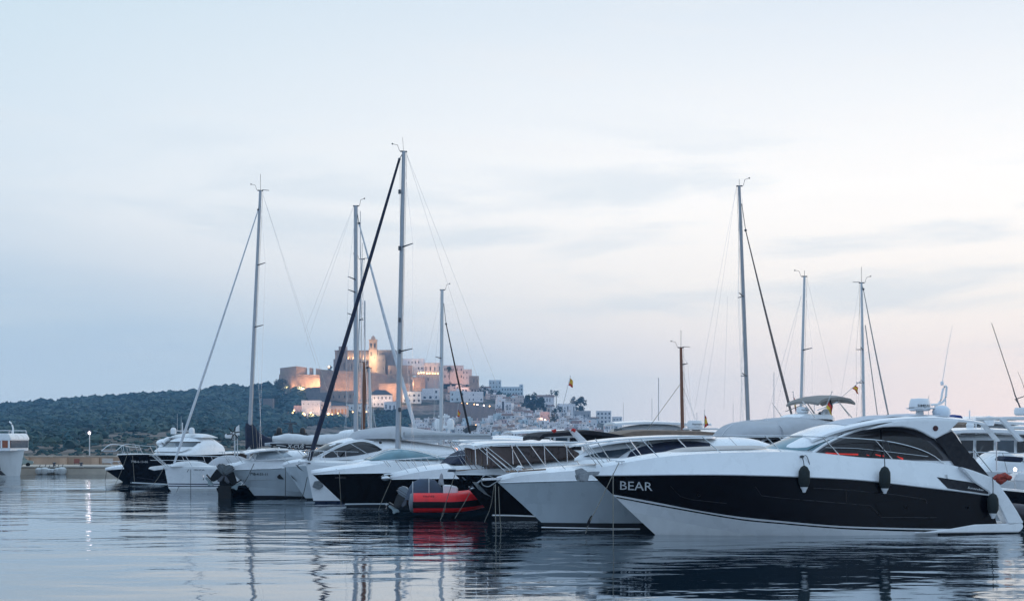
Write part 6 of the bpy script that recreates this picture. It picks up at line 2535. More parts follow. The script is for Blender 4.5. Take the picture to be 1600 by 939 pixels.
# sail cover sagging along the boom and the black bag with its lettering (camera side of the boom)
rows = []
for i in range(22):
    u = i / 21
    px = 427 + (553 - 427) * u
    zt = float(np.interp(px, [427, 440, 450, 480, 520, 553], [681, 679, 676.5, 680, 678, 674]))
    zb = float(np.interp(px, [427, 450, 500, 553], [690, 692, 694, 690]))
    a, b_ = X.loc(pix(px, zt, X.d0)), X.loc(pix(px, zb, X.d0))
    row = []
    for j in range(12):
        an = j * 2 * math.pi / 12
        row.append((a.x, a.y + .24 * math.cos(an), (a.z + b_.z) / 2 + (a.z - b_.z) / 2 * math.sin(an) + .015 * math.sin(i * 1.7 + j)))
    rows.append(row)
mb = MB()
mb.grid(rows, closed_u=True)
mb.add(rows[0], [list(range(12))])
mb.add(rows[-1], [list(range(12))])
X.part('sail_cover', mb, CANVAS_WHITE)
rows = []
for i in range(24):
    u = i / 23
    px = 422 + (507 - 422) * u
    zt = 692.6 + 2.6 * u
    zb = 694.5 + 7.5 * math.sin(math.pi * min(1, u * 1.02)) ** .7 * (0.6 + .5 * u) + 1.5 * u
    a, b_ = X.loc(pix(px, zt, X.d0 - .26)), X.loc(pix(px, min(zb, 702.5) if u < .97 else 697, X.d0 - .26))
    rows.append([(a.x, a.y, a.z + (b_.z - a.z) * t) for t in (0, .33, .66, 1)])
mb = MB()
mb.grid(rows)
mb.grid([[(x, y - .05, z) for x, y, z in r] for r in rows], flip=True)
bag = X.part('boom_bag', mb, CANVAS_BLACK)
v, f = text_mesh('X-CUS', True, .25)
mb = MB()
pts = []
for x, y in v:
    w_ = X.loc(pix(448.5 + 27 * x, 699.5 + .8 * x - 5.6 * y, X.d0 - .34))
    pts.append((w_.x, w_.y, w_.z))
mb.add(pts, f)
X.part('lettering', mb, LETTERW, bag, smooth=False)
for a, c in (((432, 695), (447, 697)), ((478, 697.5), (500, 698.2))):
    mb = MB()
    p, q = X.loc(pix(*a, X.d0 - .34)), X.loc(pix(*c, X.d0 - .34))
    mb.tube([p, q], .018)
    X.part('bag_stripe', mb, LETTERW, bag)

# wooden masted boat right behind it
W1 = Sym('wooden_ketch', 530, 80, 8, 'old ketch with varnished reddish wooden mast, behind the lettered boom bag', 'sailing boat')
W1.simple_hull(10, 3.2, 1.1, WHITE2, rake=1.0)
W1.loft('coachroof', [(3, 1.1, 1.2, .4), (4, 1.1, 1.5, .9), (7, 1.1, 1.5, .9), (7.2, 1.1, 1.2, .9)], WHITE2)
rig(W1, (570, 566), (566.5, 700), .13, WOODMAST, [(565, 573, 575, .5)], stays=[((570, 470), (570, 566), .04, ALU)])
rig(W1, (577, 575), (580, 700), .09, MASTWHITE)
W1b = Sym('sailing_yacht', 560, 84, 4, 'slim white masted sailing yacht just behind the wooden masted ketch', 'sailing yacht')
W1b.simple_hull(9, 3.0, 1.1, WHITE)
rig(W1b, (566, 405), (553, 700), .05, MASTWHITE, [(556, 570, 500, .7)])

# the mast with the black furled stay in front of the hilltop townhouses
M2 = Sym('sailing_yacht', 742, 88, 174, 'sailing yacht with a white mast and thin black furled jib before the townhouses', 'sailing yacht')
M2.simple_hull(11, 3.5, 1.2, WHITE)
M2.loft('coachroof', [(2.5, 1.2, 1.3, .3), (3.5, 1.2, 1.6, .9), (8, 1.2, 1.7, 1.1), (8.4, 1.2, 1.3, 1.0)], WHITE)
rig(M2, (691, 453), (689, 705), .115, MASTWHITE, [(688, 694, 560, .8)], jib=((697, 506), (736, 684), .03, .07, CANVAS_BLACK), stays=[((690, 455), (648, 640), .005, STEEL)], boom=((688, 690), (600, 690), .3, CANVAS_WHITE))

# tall mast on the right with brown furled stay
S1 = Sym('sailing_yacht', 1245, 72, 172, 'sailing yacht with the tall leaning grey mast and brown furled jib, right of centre', 'sailing yacht')
S1.simple_hull(12, 3.7, 1.25, WHITE)
S1.loft('coachroof', [(2.5, 1.2, 1.3, .3), (3.5, 1.2, 1.7, .9), (8, 1.2, 1.8, 1.1), (8.4, 1.2, 1.3, 1.0)], WHITE)
rig(S1, (1155, 291), (1171, 706), .10, mat('grey_mast', (.30, .31, .33), .45, metal=.4), [(1137, 1173, 463, 1.25), (1131, 1181, 587, 1.5)],
    jib=((1165, 360), (1237, 648), .025, .07, mat('brown_furled_sail', (.16, .13, .12), .8)), stays=[((1150, 295), (1085, 640), .005, STEEL), ((1150, 295), (1100, 640), .005, STEEL), ((1160, 310), (1163, 640), .007, STEEL), ((1137, 463), (1131, 640), .005, STEEL)])
S2 = Sym('sailing_yacht', 1190, 80, 5, 'sailing yacht whose slim pale mast rises behind the beige sun awning', 'sailing yacht')
S2.simple_hull(11, 3.4, 1.2, WHITE)
rig(S2, (1257, 432), (1250, 700), .085, MASTWHITE, [(1250, 1268, 547, 1.0)], stays=[((1252, 462), (1197, 655), .006, STEEL), ((1252, 462), (1210, 655), .005, STEEL), ((1262, 440), (1300, 600), .005, STEEL)])
S3 = Sym('sailing_yacht', 1420, 84, 174, 'sailing yacht with white mast and two grey furled stays above the hardtop', 'sailing yacht')
S3.simple_hull(11.5, 3.5, 1.2, WHITE)
rig(S3, (1346, 442), (1351, 700), .085, MASTWHITE, [(1338, 1356, 546, 1.0), (1334, 1362, 598, 1.2)], jib=((1349, 452), (1388, 648), .022, .05, mat('grey_furled_sail', (.3, .3, .3), .8)),
    stays=[((1352, 508), (1371, 648), .03, mat('grey_furled_sail', (.3, .3, .3), .8)), ((1343, 447), (1310, 640), .005, STEEL)])
G1 = Sym('wooden_gaffer', 1030, 78, 8, 'small gaff boat with a stubby brown wooden mast, behind the brown awning', 'sailing boat')
G1.simple_hull(9, 3.0, 1.0, WHITE2)
rig(G1, (1064, 543), (1067, 700), .10, WOODMAST, [(1061, 1069, 570, .4)], stays=[((1063, 600), (1005, 680), .016, ROPE), ((1067, 580), (1085, 655), .008, STEEL), ((1066, 602), (1087, 655), .012, STEEL)])

# dark radomes and T aerial on a yacht's arch, behind the boom cover
D1_ = Sym('motor_yacht', 440, 92, 20, 'motor yacht with two dark radomes and a T shaped aerial, behind the boom cover', 'motor yacht')
D1_.simple_hull(12, 4.0, 1.6, WHITE)
D1_.loft('deckhouse', [(2.5, 1.6, 1.7, .5), (4, 1.6, 2.6, 1.5), (8, 1.6, 2.9, 1.6), (9, 1.6, 2.0, 1.6)], WHITE)


def atw(b, px, py, d):
    return b.loc(pix(px, py, d))


for px in (436, 473):
    p = atw(D1_, px, 672.5, 94)
    mb = MB()
    mb.lathe([(.0, -.24), (.15, -.24), (.19, -.1), (.19, .06), (.13, .18), (.0, .22)], p, n=12)
    D1_.part('radome', mb, PLASTICB)
    mb = MB()
    mb.tube([p - Vector((0, 0, 1.2)), p - Vector((0, 0, .2))], .05)
    D1_.part('radome_post', mb, WHITE)
mb = MB()
p, q = atw(D1_, 444, 661.5, 94), atw(D1_, 464, 661.5, 94)
mb.tube([p, q], .045)
c = atw(D1_, 454, 661.5, 94)
for dx in (-.18, 0, .18):
    mb.tube([c + Vector((dx * .3, 0, 0)), c + Vector((dx, 0, -.9))], .035)
for hh in (-.3, -.6):
    mb.tube([c + Vector((-.2, 0, hh)), c + Vector((.2, 0, hh))], .025)
mb.tube([c, c + Vector((0, 0, .3))], .02)
D1_.part('aerial_frame', mb, DARKALU)
mb = MB()
a, b_ = atw(D1_, 430, 678, 94), atw(D1_, 480, 678, 94)
mb.tube([a, b_], .09)
mb.tube([a, a - Vector((.3, 0, 1.2))], .09)
mb.tube([b_, b_ - Vector((.3, 0, 1.2))], .09)
D1_.part('radar_arch', mb, PLASTICB)
D1_.loft('canvas_bundle', [(3.4, 2.6, 2.7, .3), (4.2, 2.6, 3.2, .9), (6, 2.8, 3.3, 1.0), (7.5, 2.8, 3.0, .8)], CANVAS_WHITE)

# wind generator, radar and pole on a small yacht behind the striped one
D2_ = Sym('sailing_yacht', 330, 82, 20, 'yacht stern pole with black bladed wind generator and white radar, behind the grey cruiser', 'sailing yacht')
D2_.simple_hull(10, 3.2, 1.2, WHITE)
D2_.loft('coachroof', [(2.5, 1.2, 1.3, .3), (3.5, 1.2, 1.7, .9), (7, 1.2, 1.8, 1.1), (7.4, 1.2, 1.3, 1.0)], WHITE)
mb = MB()
p, q = atw(D2_, 367, 716, 83), atw(D2_, 366.5, 678, 83)
mb.tube([p, q], .045)
p2, q2 = atw(D2_, 371, 716, 83), atw(D2_, 371, 666, 83)
mb.tube([p2, q2], .03)
pole = D2_.part('stern_pole', mb, MASTWHITE)
mb = MB()
c = atw(D2_, 364, 676.5, 82.6)
mb.lathe([(.0, -.2), (.09, -.15), (.1, .3), (.04, .5)], c, axis='y', n=10)
gen = D2_.part('wind_generator', mb, PLASTICW, pole)
for kk in range(6):
    a = R(kk * 60 + 12)
    mb = MB()
    d_ = Vector((math.cos(a), 0, math.sin(a)))
    e_ = Vector((-math.sin(a), .25, math.cos(a)))
    cc = c + Vector((0, -.2, 0))
    mb.add([cc + d_ * .06 - e_ * .03, cc + d_ * .40 - e_ * .03, cc + d_ * .40 + e_ * .03, cc + d_ * .06 + e_ * .05], [[0, 1, 2, 3]])
    mb.add([x + Vector((0, .02, 0)) for x in mb.v[:0]] or [], [])
    D2_.part('generator_blade', mb, PLASTICB, smooth=False)
mb = MB()
c = atw(D2_, 371, 673, 82.8)
mb.prism([(c.x - .12, c.z - .25), (c.x - .08, c.z + .2), (c.x + .1, c.z + .35), (c.x + .12, c.z - .25)], c.y - .05, c.y + .05)
D2_.part('generator_tail', mb, PLASTICW)
c = atw(D2_, 358, 684.5, 83)
radar_dome(D2_, c.x, c.y, c.z, .25)
mb = MB()
mb.tube([c + Vector((0, 0, .02)), atw(D2_, 366, 686, 83)], .03)
D2_.part('radar_bracket', mb, MASTWHITE)

# white motor yacht with twin white radomes and Spanish flag before the bastion
D3_ = Sym('motor_yacht', 660, 96, 16, 'white motor yacht with twin white radomes on its mast, below the brown bastion', 'motor yacht')
D3_.simple_hull(14, 4.4, 1.8, WHITE)
D3_.loft('deckhouse', [(1.5, 1.8, 1.9, .6), (3, 1.8, 2.7, 1.6), (4.5, 1.8, 3.1, 1.8), (7, 1.8, 3.1, 1.8), (8.5, 1.8, 2.6, 1.7)], WHITE)
mb = MB()
for px in (684.5, 704):
    p = atw(D3_, px, 661, 97)
    mb = MB()
    mb.lathe([(.0, -.42), (.2, -.42), (.26, -.3), (.26, .05), (.2, .25), (.0, .32)], p, n=14)
    D3_.part('radome', mb, PLASTICW)
mb = MB()
for px in (686, 703):
    mb.tube([atw(D3_, px - 6, 690, 97), atw(D3_, px, 666, 97)], .1)
mb.tube([atw(D3_, 680, 667, 97), atw(D3_, 708, 667, 97)], .12)
mb.tube([atw(D3_, 694, 667, 97), atw(D3_, 695, 646, 97)], .05)
mb.tube([atw(D3_, 687, 653, 97), atw(D3_, 702, 652, 97)], .03)
D3_.part('radar_mast', mb, PLASTICW)
mb = MB()
p = atw(D3_, 696, 650.5, 97)
mb.box(p.x - .5, p.x + .3, p.y - .1, p.y + .1, p.z - .06, p.z + .07)
D3_.part('open_radar', mb, PLASTICW, bevel=.02)
mb = MB()
a = [atw(D3_, x, y, 95) for x, y in ((722, 672), (735, 664), (748, 664), (745, 671), (728, 677))]
mb.prism([(p.x, p.z) for p in a], a[0].y - .02, a[0].y + .02)
D3_.part('windscreen', mb, GLASS_BLUE)

# grey canvas covered flybridge boat behind the lettered yacht
Wb = Boat('flybridge_cruiser', 1090, 803, 20, 'flybridge cruiser wrapped in grey canvas, radar arch and beige sun awning on top', 'motor yacht', d=53)
Wb.hull([
    dict(p=[(1098, 818), ('l', 3, -.6), ('l', 11, -.5)], B=1.5, Le=8),
    dict(p=[(1040, 735), (1100, 733), (1200, 732), ('l', 6, 1.8), ('l', 11, 1.7)], B=2.0, Le=7, pw=2.2),
], [('topside', WHITE)], N=22, deck=WHITE, transom=WHITE, camber=.1)
x0 = Wb.at(1095, 704, 0)[0]
sh, yc = Wb.shell('deckhouse', [(1094, 706), (1110, 698), (1130, 690), (1150, 683), (1190, 680), (1260, 680), (1320, 684)], [(1090, 712), (1320, 708)], wfun(x0, 1.7, 2.4), WHITE, n=3, N=26)
yk = lambda d: (lambda x, z: yc(x, z, d))
Wb.screen('windscreen', [(1172, 703), (1184, 694), (1194, 686)], [(1100, 702.5), (1114, 695.5), (1136, 686)], yk(.02), GLASS_BLUE, off=.05)
Wb.strip('side_window', [(1178, 701), (1196, 688), (1230, 686), (1270, 687)], [(1180, 703), (1200, 702), (1230, 701), (1270, 700)], yk(.02), GLASS_DARK, n=14)
Wb.shell('windscreen_cover', [(1128, 681), (1136, 670), (1146, 662), (1160, 658.5), (1180, 657.5), (1203, 658), (1214, 665), (1220, 680)], [(1125, 684), (1222, 683)], wfun(Wb.at(1122, 682, 0)[0], 1.5, 1.4, .7), CANVAS_GREY, n=2.6, N=26)
Wb.shell('flybridge_cover', [(1190, 661), (1202, 655), (1214, 652.5), (1242, 652), (1270, 656), (1300, 662)], [(1190, 686), (1300, 686)], lambda x: 1.62, CANVAS_GREY, n=3.4, N=20)
c = catmull([(Wb.at(q[0], q[1], 0)[0], 0, Wb.at(q[0], q[1], 0)[1]) for q in ((1128, 680), (1136, 669.5), (1147, 661.5), (1172, 657), (1203, 657.4), (1214, 665), (1220, 679))], 20)
mb = MB()
mb.tube(c, .02)
Wb.part('cover_piping', mb, CANVAS_WHITE)
slab(Wb, 'radar_platform', [(1232, 651), (1238, 647), (1258, 646), (1280, 647), (1290, 652)], .9, .16, WHITE)
x, z = Wb.at(1254, 645, 0)
radar_dome(Wb, x, 0, z - .02, .24, 'Raymarine')
mb = MB()
x, z = Wb.at(1281, 649, -.5)
mb.lathe([(.0, .0), (.15, .0), (.16, .06), (.11, .2), (.05, .35), (.0, .36)], (x, -.5, z), axis='x', n=12)
Wb.part('horn', mb, PLASTICW)
mb = MB()
mb.lathe([(.0, -.01), (.12, -.01), (.0, .05)], (x - .01, -.5, z), axis='x', n=12)
Wb.part('horn_mouth', mb, PLASTICB)
mb = MB()
x, z = Wb.at(1291, 647.5, .2)
mb.lathe([(.0, -.2), (.2, -.2), (.2, .1), (.12, .2), (.0, .22)], (x, .2, z), n=12)
Wb.part('satellite_dome', mb, PLASTICW)
# beige awning on its frame
rows = []
aw = [(1253, 627), (1258, 622), (1266, 619), (1280, 617.5), (1292, 617.5), (1303, 620), (1310, 626)]
for px, py in aw:
    x, z = Wb.at(px, py, 0)
    rows.append([(x, 1.15 * t, z - .10 * t * t) for t in [-1 + q / 4 for q in range(9)]])
mb = MB()
mb.grid(rows)
mb.grid([[(x, y, z - .09) for x, y, z in r] for r in rows], flip=True)
for kk in (0, -1):
    mb.grid([[r[kk] for r in rows], [(r[kk][0], r[kk][1], r[kk][2] - .09) for r in rows]])
    mb.grid([rows[kk], [(x, y, z - .09) for x, y, z in rows[kk]]])
aw_ = Wb.part('sun_awning', mb, mat('beige_awning', (.26, .24, .22), .85, var=.1))
for sg in (-1, 1):
    for a, c in (((1254, 627), (1272, 652)), ((1309, 626), (1330, 652)), ((1307, 623), (1326, 650)), ((1309, 628), (1276, 641))):
        p, q = Wb.at(*a, -1.1), Wb.at(*c, -1.1)
        mb = MB()
        mb.tube([(p[0], sg * 1.1, p[1]), (q[0], sg * 1.15, q[1])], .016)
        Wb.part('awning_pole', mb, STEEL)
Wb.rail([(1085, 684), (1150, 683), (1230, 683)], [(1100, 684, 1120, 706), (1150, 683, 1165, 703)], lambda x, z=None: min(-.1, Wb.edge(.9)(x)), r=.014)

# cruiser under the brown awning with its own radar
Zb = Sym('motor_cruiser', 960, 64, 15, 'cruiser under a long brown awning with a white radar on top, behind grey hulled cruiser', 'motor cruiser')
Zb.simple_hull(10, 3.6, 1.5, WHITE)
Zb.loft('deckhouse', [(1.5, 1.5, 1.6, .5), (2.8, 1.5, 2.3, 1.4), (6, 1.5, 2.6, 1.5), (8, 1.5, 2.5, 1.5)], WHITE)


def wcanvas(b, name, pts, d, hw, m, sag=.06, th=.05):
    """Awning whose near edge silhouette follows the picture points."""
    rows = []
    for px, py in pts:
        p = b.loc(pix(px, py, d))
        rows.append([(p.x, p.y + hw * t + hw, p.z - sag * t * t + sag) for t in [-1 + q / 4 for q in range(9)]])
    mb = MB()
    mb.grid(rows)
    low = [[(x, y, z - th) for x, y, z in r] for r in rows]
    mb.grid(low, flip=True)
    for kk in (0, -1):
        mb.grid([rows[kk], low[kk]])
        mb.grid([[r[kk] for r in rows], [r[kk] for r in low]])
    return b.part(name, mb, m)


wcanvas(Zb, 'brown_awning', catmull([(962, 682), (975, 677), (1000, 673), (1042, 673), (1100, 674.5), (1130, 677)], 16), 63.5, 1.5, CANVAS_TAN, th=.22)
a = [Zb.loc(pix(x, y, 64)) for x, y in ((1052, 689), (1062, 679), (1092, 678), (1100, 690))]
mb = MB()
mb.prism([(p.x, p.z) for p in a], a[0].y - .02, a[0].y + .02)
Zb.part('awning_side', mb, CANVAS_TAN)
for px in (998, 1040, 1085):
    mb = MB()
    mb.tube([Zb.loc(pix(px, 676, 63.8)), Zb.loc(pix(px + 6, 700, 63.8))], .02)
    Zb.part('awning_pole', mb, STEEL)
p = Zb.loc(pix(1086, 668, 65))
radar_dome(Zb, p.x, p.y, p.z - .05, .37, 'Raymarine')
mb = MB()
mb.box(p.x - .45, p.x + 1.0, p.y - .4, p.y + .4, p.z - .1, p.z - .02)
mb.prism([(p.x - .2, p.z - 1.0), (p.x - .1, p.z - .1), (p.x + .2, p.z - .1), (p.x + .3, p.z - 1.0)], p.y - .2, p.y + .2)
Zb.part('radar_mast', mb, PLASTICW, bevel=.02)
a = [Zb.loc(pix(x, y, 62.5)) for x, y in ((990, 698), (1010, 690), (1050, 686), (1060, 692), (1045, 700))]
mb = MB()
mb.prism([(q.x, q.z) for q in a], a[0].y - .02, a[0].y + .02)
Zb.part('side_window', mb, GLASS_BLUE)

# boat under the black awning with its white arch
Kb = Sym('motor_cruiser', 830, 60, 14, 'cruiser under a black awning with a slanting white arch strut, centre of the row', 'motor cruiser')
Kb.simple_hull(9.5, 3.4, 1.4, WHITE)
Kb.loft('deckhouse', [(1.5, 1.4, 1.5, .5), (2.8, 1.4, 2.0, 1.3), (6, 1.4, 2.2, 1.4), (8, 1.4, 2.1, 1.4)], WHITE)
wcanvas(Kb, 'black_awning', catmull([(843, 683), (850, 677.5), (870, 676), (903, 673.5), (925, 673), (955, 677), (983, 682)], 18), 59.5, 1.4, CANVAS_BLACK, th=.16)
a = [Kb.loc(pix(x, y, 60)) for x, y in ((896, 676), (925, 675), (975, 682.5), (955, 686), (938, 690), (920, 694), (908, 688))]
mb = MB()
mb.prism([(p.x, p.z) for p in a], a[0].y - .03, a[0].y + .03)
Kb.part('awning_flap', mb, CANVAS_BLACK)
a = [Kb.loc(pix(x, y, 59.2)) for x, y in ((888, 671.5), (899, 671), (932, 700), (916, 701))]
mb = MB()
mb.prism([(p.x, p.z) for p in a], a[0].y - .09, a[0].y + .09)
Kb.part('arch_strut', mb, WHITE, bevel=.03)
for x, y in ((866, 673), (896.5, 672)):
    p = Kb.loc(pix(x, y, 59))
    mb = MB()
    mb.ball(tuple(p), .075, sq=(1.5, .6, 1.0))
    mb.v = [(x + .02 * math.sin(z * 40), y, z + .02 * math.sin(x * 37)) for x, y, z in mb.v]
    Kb.part('red_cover', mb, REDCLOTH)
p = Kb.loc(pix(860, 684, 59))
mb = MB()
mb.tube([p, p + Vector((0, 0, -.8))], .03)
Kb.part('awning_pole', mb, STEEL)


# ---- flags on their staffs
def flag(px_foot, px_head, d, cols, corners, label, staff_r=.012, vertical=False):
    a, b_ = pix(*px_foot, d), pix(*px_head, d)
    root = empty('flag', a)
    tag(root, label, 'flag', 'flags on the boats')
    mb = MB()
    mb.tube([(0, 0, 0), b_ - a], staff_r)
    mb.ball(tuple(b_ - a), staff_r * 2.2)
    build('staff', mb, MASTWHITE, root)
    q = [pix(*c, d) - a for c in corners]     # hoist top, hoist bottom, fly bottom, fly top
    n = len(cols)
    for i, m in enumerate(cols):
        mb = MB()
        rows = []
        for r in range(4):
            u = (i + r / 3) / n
            row = []
            for k_ in range(8):
                t = k_ / 7
                top = q[0] + (q[3] - q[0]) * t
                bot = q[1] + (q[2] - q[1]) * t
                p = top + (bot - top) * u
                p = p + Vector((0, .10 * math.sin(t * 7 + u * 2.5), 0))
                row.append(p)
            rows.append(row)
        mb.grid(rows)
        build('stripe', mb, m, root)


ES = (REDCLOTH, YELLOWCLOTH, YELLOWCLOTH, REDCLOTH)
flag((870, 672), (891, 588), 58.5, (YELLOWCLOTH, YELLOWCLOTH, REDCLOTH), ((891.5, 590), (888.5, 602), (895, 606), (895.5, 596)), 'yellow and red flag flying highest, on a long slanting staff over the black awning')
flag((1100.5, 672), (1101, 641), 63, ES[::-1], ((1101, 646), (1101, 668), (1107, 664), (1104.5, 654)), 'drooping red and yellow flag beside the radar on the brown awning boat')
flag((1244, 648), (1239, 612), 56, ES, ((1239.5, 616), (1243, 642), (1246, 642), (1242, 626)), 'narrow hanging red and yellow flag left of the beige awning')
flag((1286, 646), (1300, 612), 51.5, (BLACKCLOTH, REDCLOTH, GOLDCLOTH), ((1299, 622), (1291, 637), (1300, 649), (1301, 640)), 'black, red and gold flag on a slanting staff in front of the beige awning')
flag((1273, 656), (1346, 594), 54, ES, ((1338, 601), (1332, 607), (1341.5, 616), (1341, 608)), 'small red and yellow flag on the long diagonal staff right of the beige awning')
flag((712, 684), (716, 632), 95, ES, ((715.5, 639), (714, 650), (718, 652), (719.5, 645)), 'red and yellow flag before the brown bastion, beside the twin radomes')
flag((555.5, 640), (554.5, 600), 76.5, (REDCLOTH,), ((554, 609), (553.5, 618), (551.5, 617), (552, 612)), 'tiny red pennant on the mast before the cathedral')

# ---- the white boats crowding the right edge
def flybridge_boat(name, px, d, th, L, label, fb=1.5, roofz=3.2, hull=WHITE):
    b = Sym(name, px, d, th, label, 'motor yacht')
    Bm = L * .30
    b.simple_hull(L, Bm, fb, hull)
    w = Bm * .40
    b.loft('deckhouse', [(L * .24, fb, fb + .1, w * .4), (L * .34, fb, fb + .95, w * .9), (L * .42, fb, roofz - .35, w), (L * .75, fb, roofz - .3, w), (L * .78, fb, fb + .8, w)], WHITE, n=3.6)
    # roof with overhang
    mb = MB()
    rows = []
    for q in range(12):
        u = q / 11
        x = L * (.36 + .52 * u)
        ww = w * (1.12 - .5 * max(0, .2 - u) * 2)
        rows.append([(x, ww * t, roofz + .1 * math.sin(math.pi * min(1, u * 1.3)) - .10 * t * t) for t in [-1 + k_ / 4 for k_ in range(9)]])
    low = [[(x, y, z - .14) for x, y, z in r] for r in rows]
    mb.grid(rows)
    mb.grid(low, flip=True)
    for kk in (0, -1):
        mb.grid([rows[kk], low[kk]])
        mb.grid([[r[kk] for r in rows], [r[kk] for r in low]])
    b.part('flybridge_roof', mb, WHITE)
    for k_ in range(4):
        xa = L * (.44 + .085 * k_)
        for sg in (-1, 1):
            mb = MB()
            mb.prism([(xa - (.25 if k_ == 0 else 0), fb + .55), (xa, roofz - .5), (xa + L * .07, roofz - .5), (xa + L * .07, fb + .55)], sg * (w * .985), sg * (w * .985 + .05))
            b.part('side_window', mb, GLASS_DARK if k_ != 2 else GLASS_BLUE)
    mb = MB()
    mb.add([(L * .30, -w * .55, fb + .62), (L * .30, w * .55, fb + .62), (L * .40, w * .8, roofz - .42), (L * .40, -w * .8, roofz - .42)], [[0, 1, 2, 3]])
    b.part('windscreen', mb, GLASS_BLUE)
    mb = MB()
    pts = [(L * u, -Bm / 2 * .95 * (1 - (1 - min(1, u / .55)) ** 2.2), fb + .25 * (1 - u) ** 2 + .75) for u in (.02, .1, .2, .3, .42)]
    mb.tube(pts, .018)
    r = b.part('guard_rail', mb, STEEL)
    for p in pts:
        mb = MB()
        mb.tube([p, (p[0] + .2, p[1], p[2] - .75)], .014)
        b.part('stanchion', mb, STEEL, r)
    mb = MB()
    mb.tube([(p[0], -p[1], p[2]) for p in pts], .018)
    b.part('guard_rail', mb, STEEL)
    return b


R1 = flybridge_boat('motor_yacht', 1305, 66, 10, 12, 'white motor yacht with row of dark windows just right of the black canvas', 1.55, 3.35)
for px, py, hh in ((1545, 660, .28), (1516, 664, .2)):
    p = atw(R1, px, py + 5, 67)
    mb = MB()
    mb.lathe([(.0, 0), (hh * .8, 0), (hh, hh * .8), (hh * .6, hh * 1.5), (.0, hh * 1.7)], p, n=12)
    R1.part('radome', mb, PLASTICW)
mb = MB()
for px, py, tp in ((1515, 668, 641), (1525, 668, 655), (1534, 668, 652)):
    p, q = atw(R1, px, py, 67), atw(R1, px, tp, 67)
    mb.tube([p, q], .03)
mb.tube([atw(R1, 1520, 656, 67), atw(R1, 1540, 655, 67)], .05)
R1.part('antenna_mast', mb, PLASTICW)
a = [atw(R1, x, y, 63) for x, y in ((1529, 708), (1537, 696), (1553, 696), (1550, 708))]
mb = MB()
mb.prism([(p.x, p.z) for p in a], a[0].y - .03, a[0].y + .03)
R1.part('cabin_hatch', mb, GLASS_DARK)
R1b = flybridge_boat('motor_yacht', 1345, 78, 14, 12, 'farther white motor yacht behind the window row at right, its roof higher', 1.6, 3.9)
wcanvas(R1b, 'blue_awning', catmull([(1487, 656), (1491, 650.5), (1498, 649), (1503, 650), (1506, 660)], 10), 78, .9, CANVAS_BLUE, th=.3)
wcanvas(R1b, 'grey_awning', catmull([(1505, 664), (1512, 660), (1520, 661)], 6), 77, .7, CANVAS_TAN, th=.25)
flybridge_boat('motor_yacht', 1640, 96, 170, 12, 'tall white motor yacht far behind the blue awning at right', 1.7, 4.3)
flybridge_boat('motor_yacht', 1420, 88, 12, 11, 'white motor yacht between the window row and the swept arch at right', 1.6, 3.7)
flybridge_boat('motor_yacht', 1400, 110, 8, 12, 'distant white motor yacht above the boats right of the black canvas', 1.7, 4.6)
flybridge_boat('motor_yacht', 930, 76, 14, 11, 'white motor yacht behind the brown wooden mast', 1.5, 3.3)
flybridge_boat('motor_yacht', 700, 98, 15, 12, 'white motor yacht under the town, left of the black awning', 1.6, 3.5)
R2 = flybridge_boat('motor_yacht', 1405, 56, 8, 12, 'white boat cut by the right frame edge, with swept arch and whip aerials', 1.5, 2.3)
for sg in (0, 1.9):
    a = [atw(R2, x, y, 55) for x, y in ((1561, 652.5), (1566, 651), (1640, 650), (1640, 654), (1572, 655.5), (1602, 689), (1594, 690), (1562, 656))]
    mb = MB()
    mb.prism([(p.x, p.z) for p in a], a[0].y - .07 + sg, a[0].y + .07 + sg)
    R2.part('radar_arch', mb, WHITE, bevel=.02)
a = [atw(R2, x, y, 55) for x, y in ((1561, 652.5), (1640, 650.5))]
mb = MB()
mb.box(a[0].x, a[1].x, a[0].y + .0, a[0].y + 1.95, a[0].z - .05, a[0].z + .03)
R2.part('arch_top', mb, WHITE2)
p = atw(R2, 1597, 649, 55.5)
radar_dome(R2, p.x, p.y, p.z + .0, .30)
mb = MB()
for pts_ in (((1595, 639), (1586, 617), (1581, 600), (1549.5, 505)), ((1590, 628), (1586, 624), (1600, 619))):
    mb.tube([atw(R2, x, y, 55.5) for x, y in pts_], [.03, .024, .018, .012][:len(pts_)])
R2.part('whip_antenna', mb, DARKALU)
mb = MB()
mb.tube([atw(R2, x, y, 56.5) for x, y in ((1602, 612), (1597, 596), (1590, 580))], [.012, .009, .005])
R2.part('whip_antenna', mb, DARKALU)
for x0_, y0_, x1_, y1_ in ((1557, 735, 1557, 690), (1550, 737, 1521, 702), (1521, 702, 1524, 720)):
    mb = MB()
    mb.tube([atw(R2, x0_, y0_, 52), atw(R2, x1_, y1_, 52)], .022)
    R2.part('rail_post', mb, STEEL)
a = [atw(R2, x, y, 54) for x, y in ((1560, 719), (1566, 712), (1595, 714), (1592, 722), (1578, 721))]
mb = MB()
mb.prism([(p_.x, p_.z) for p_ in a], a[0].y - .4, a[0].y + .4)
R2.part('navy_cushion', mb, CANVAS_NAVY, bevel=.04)
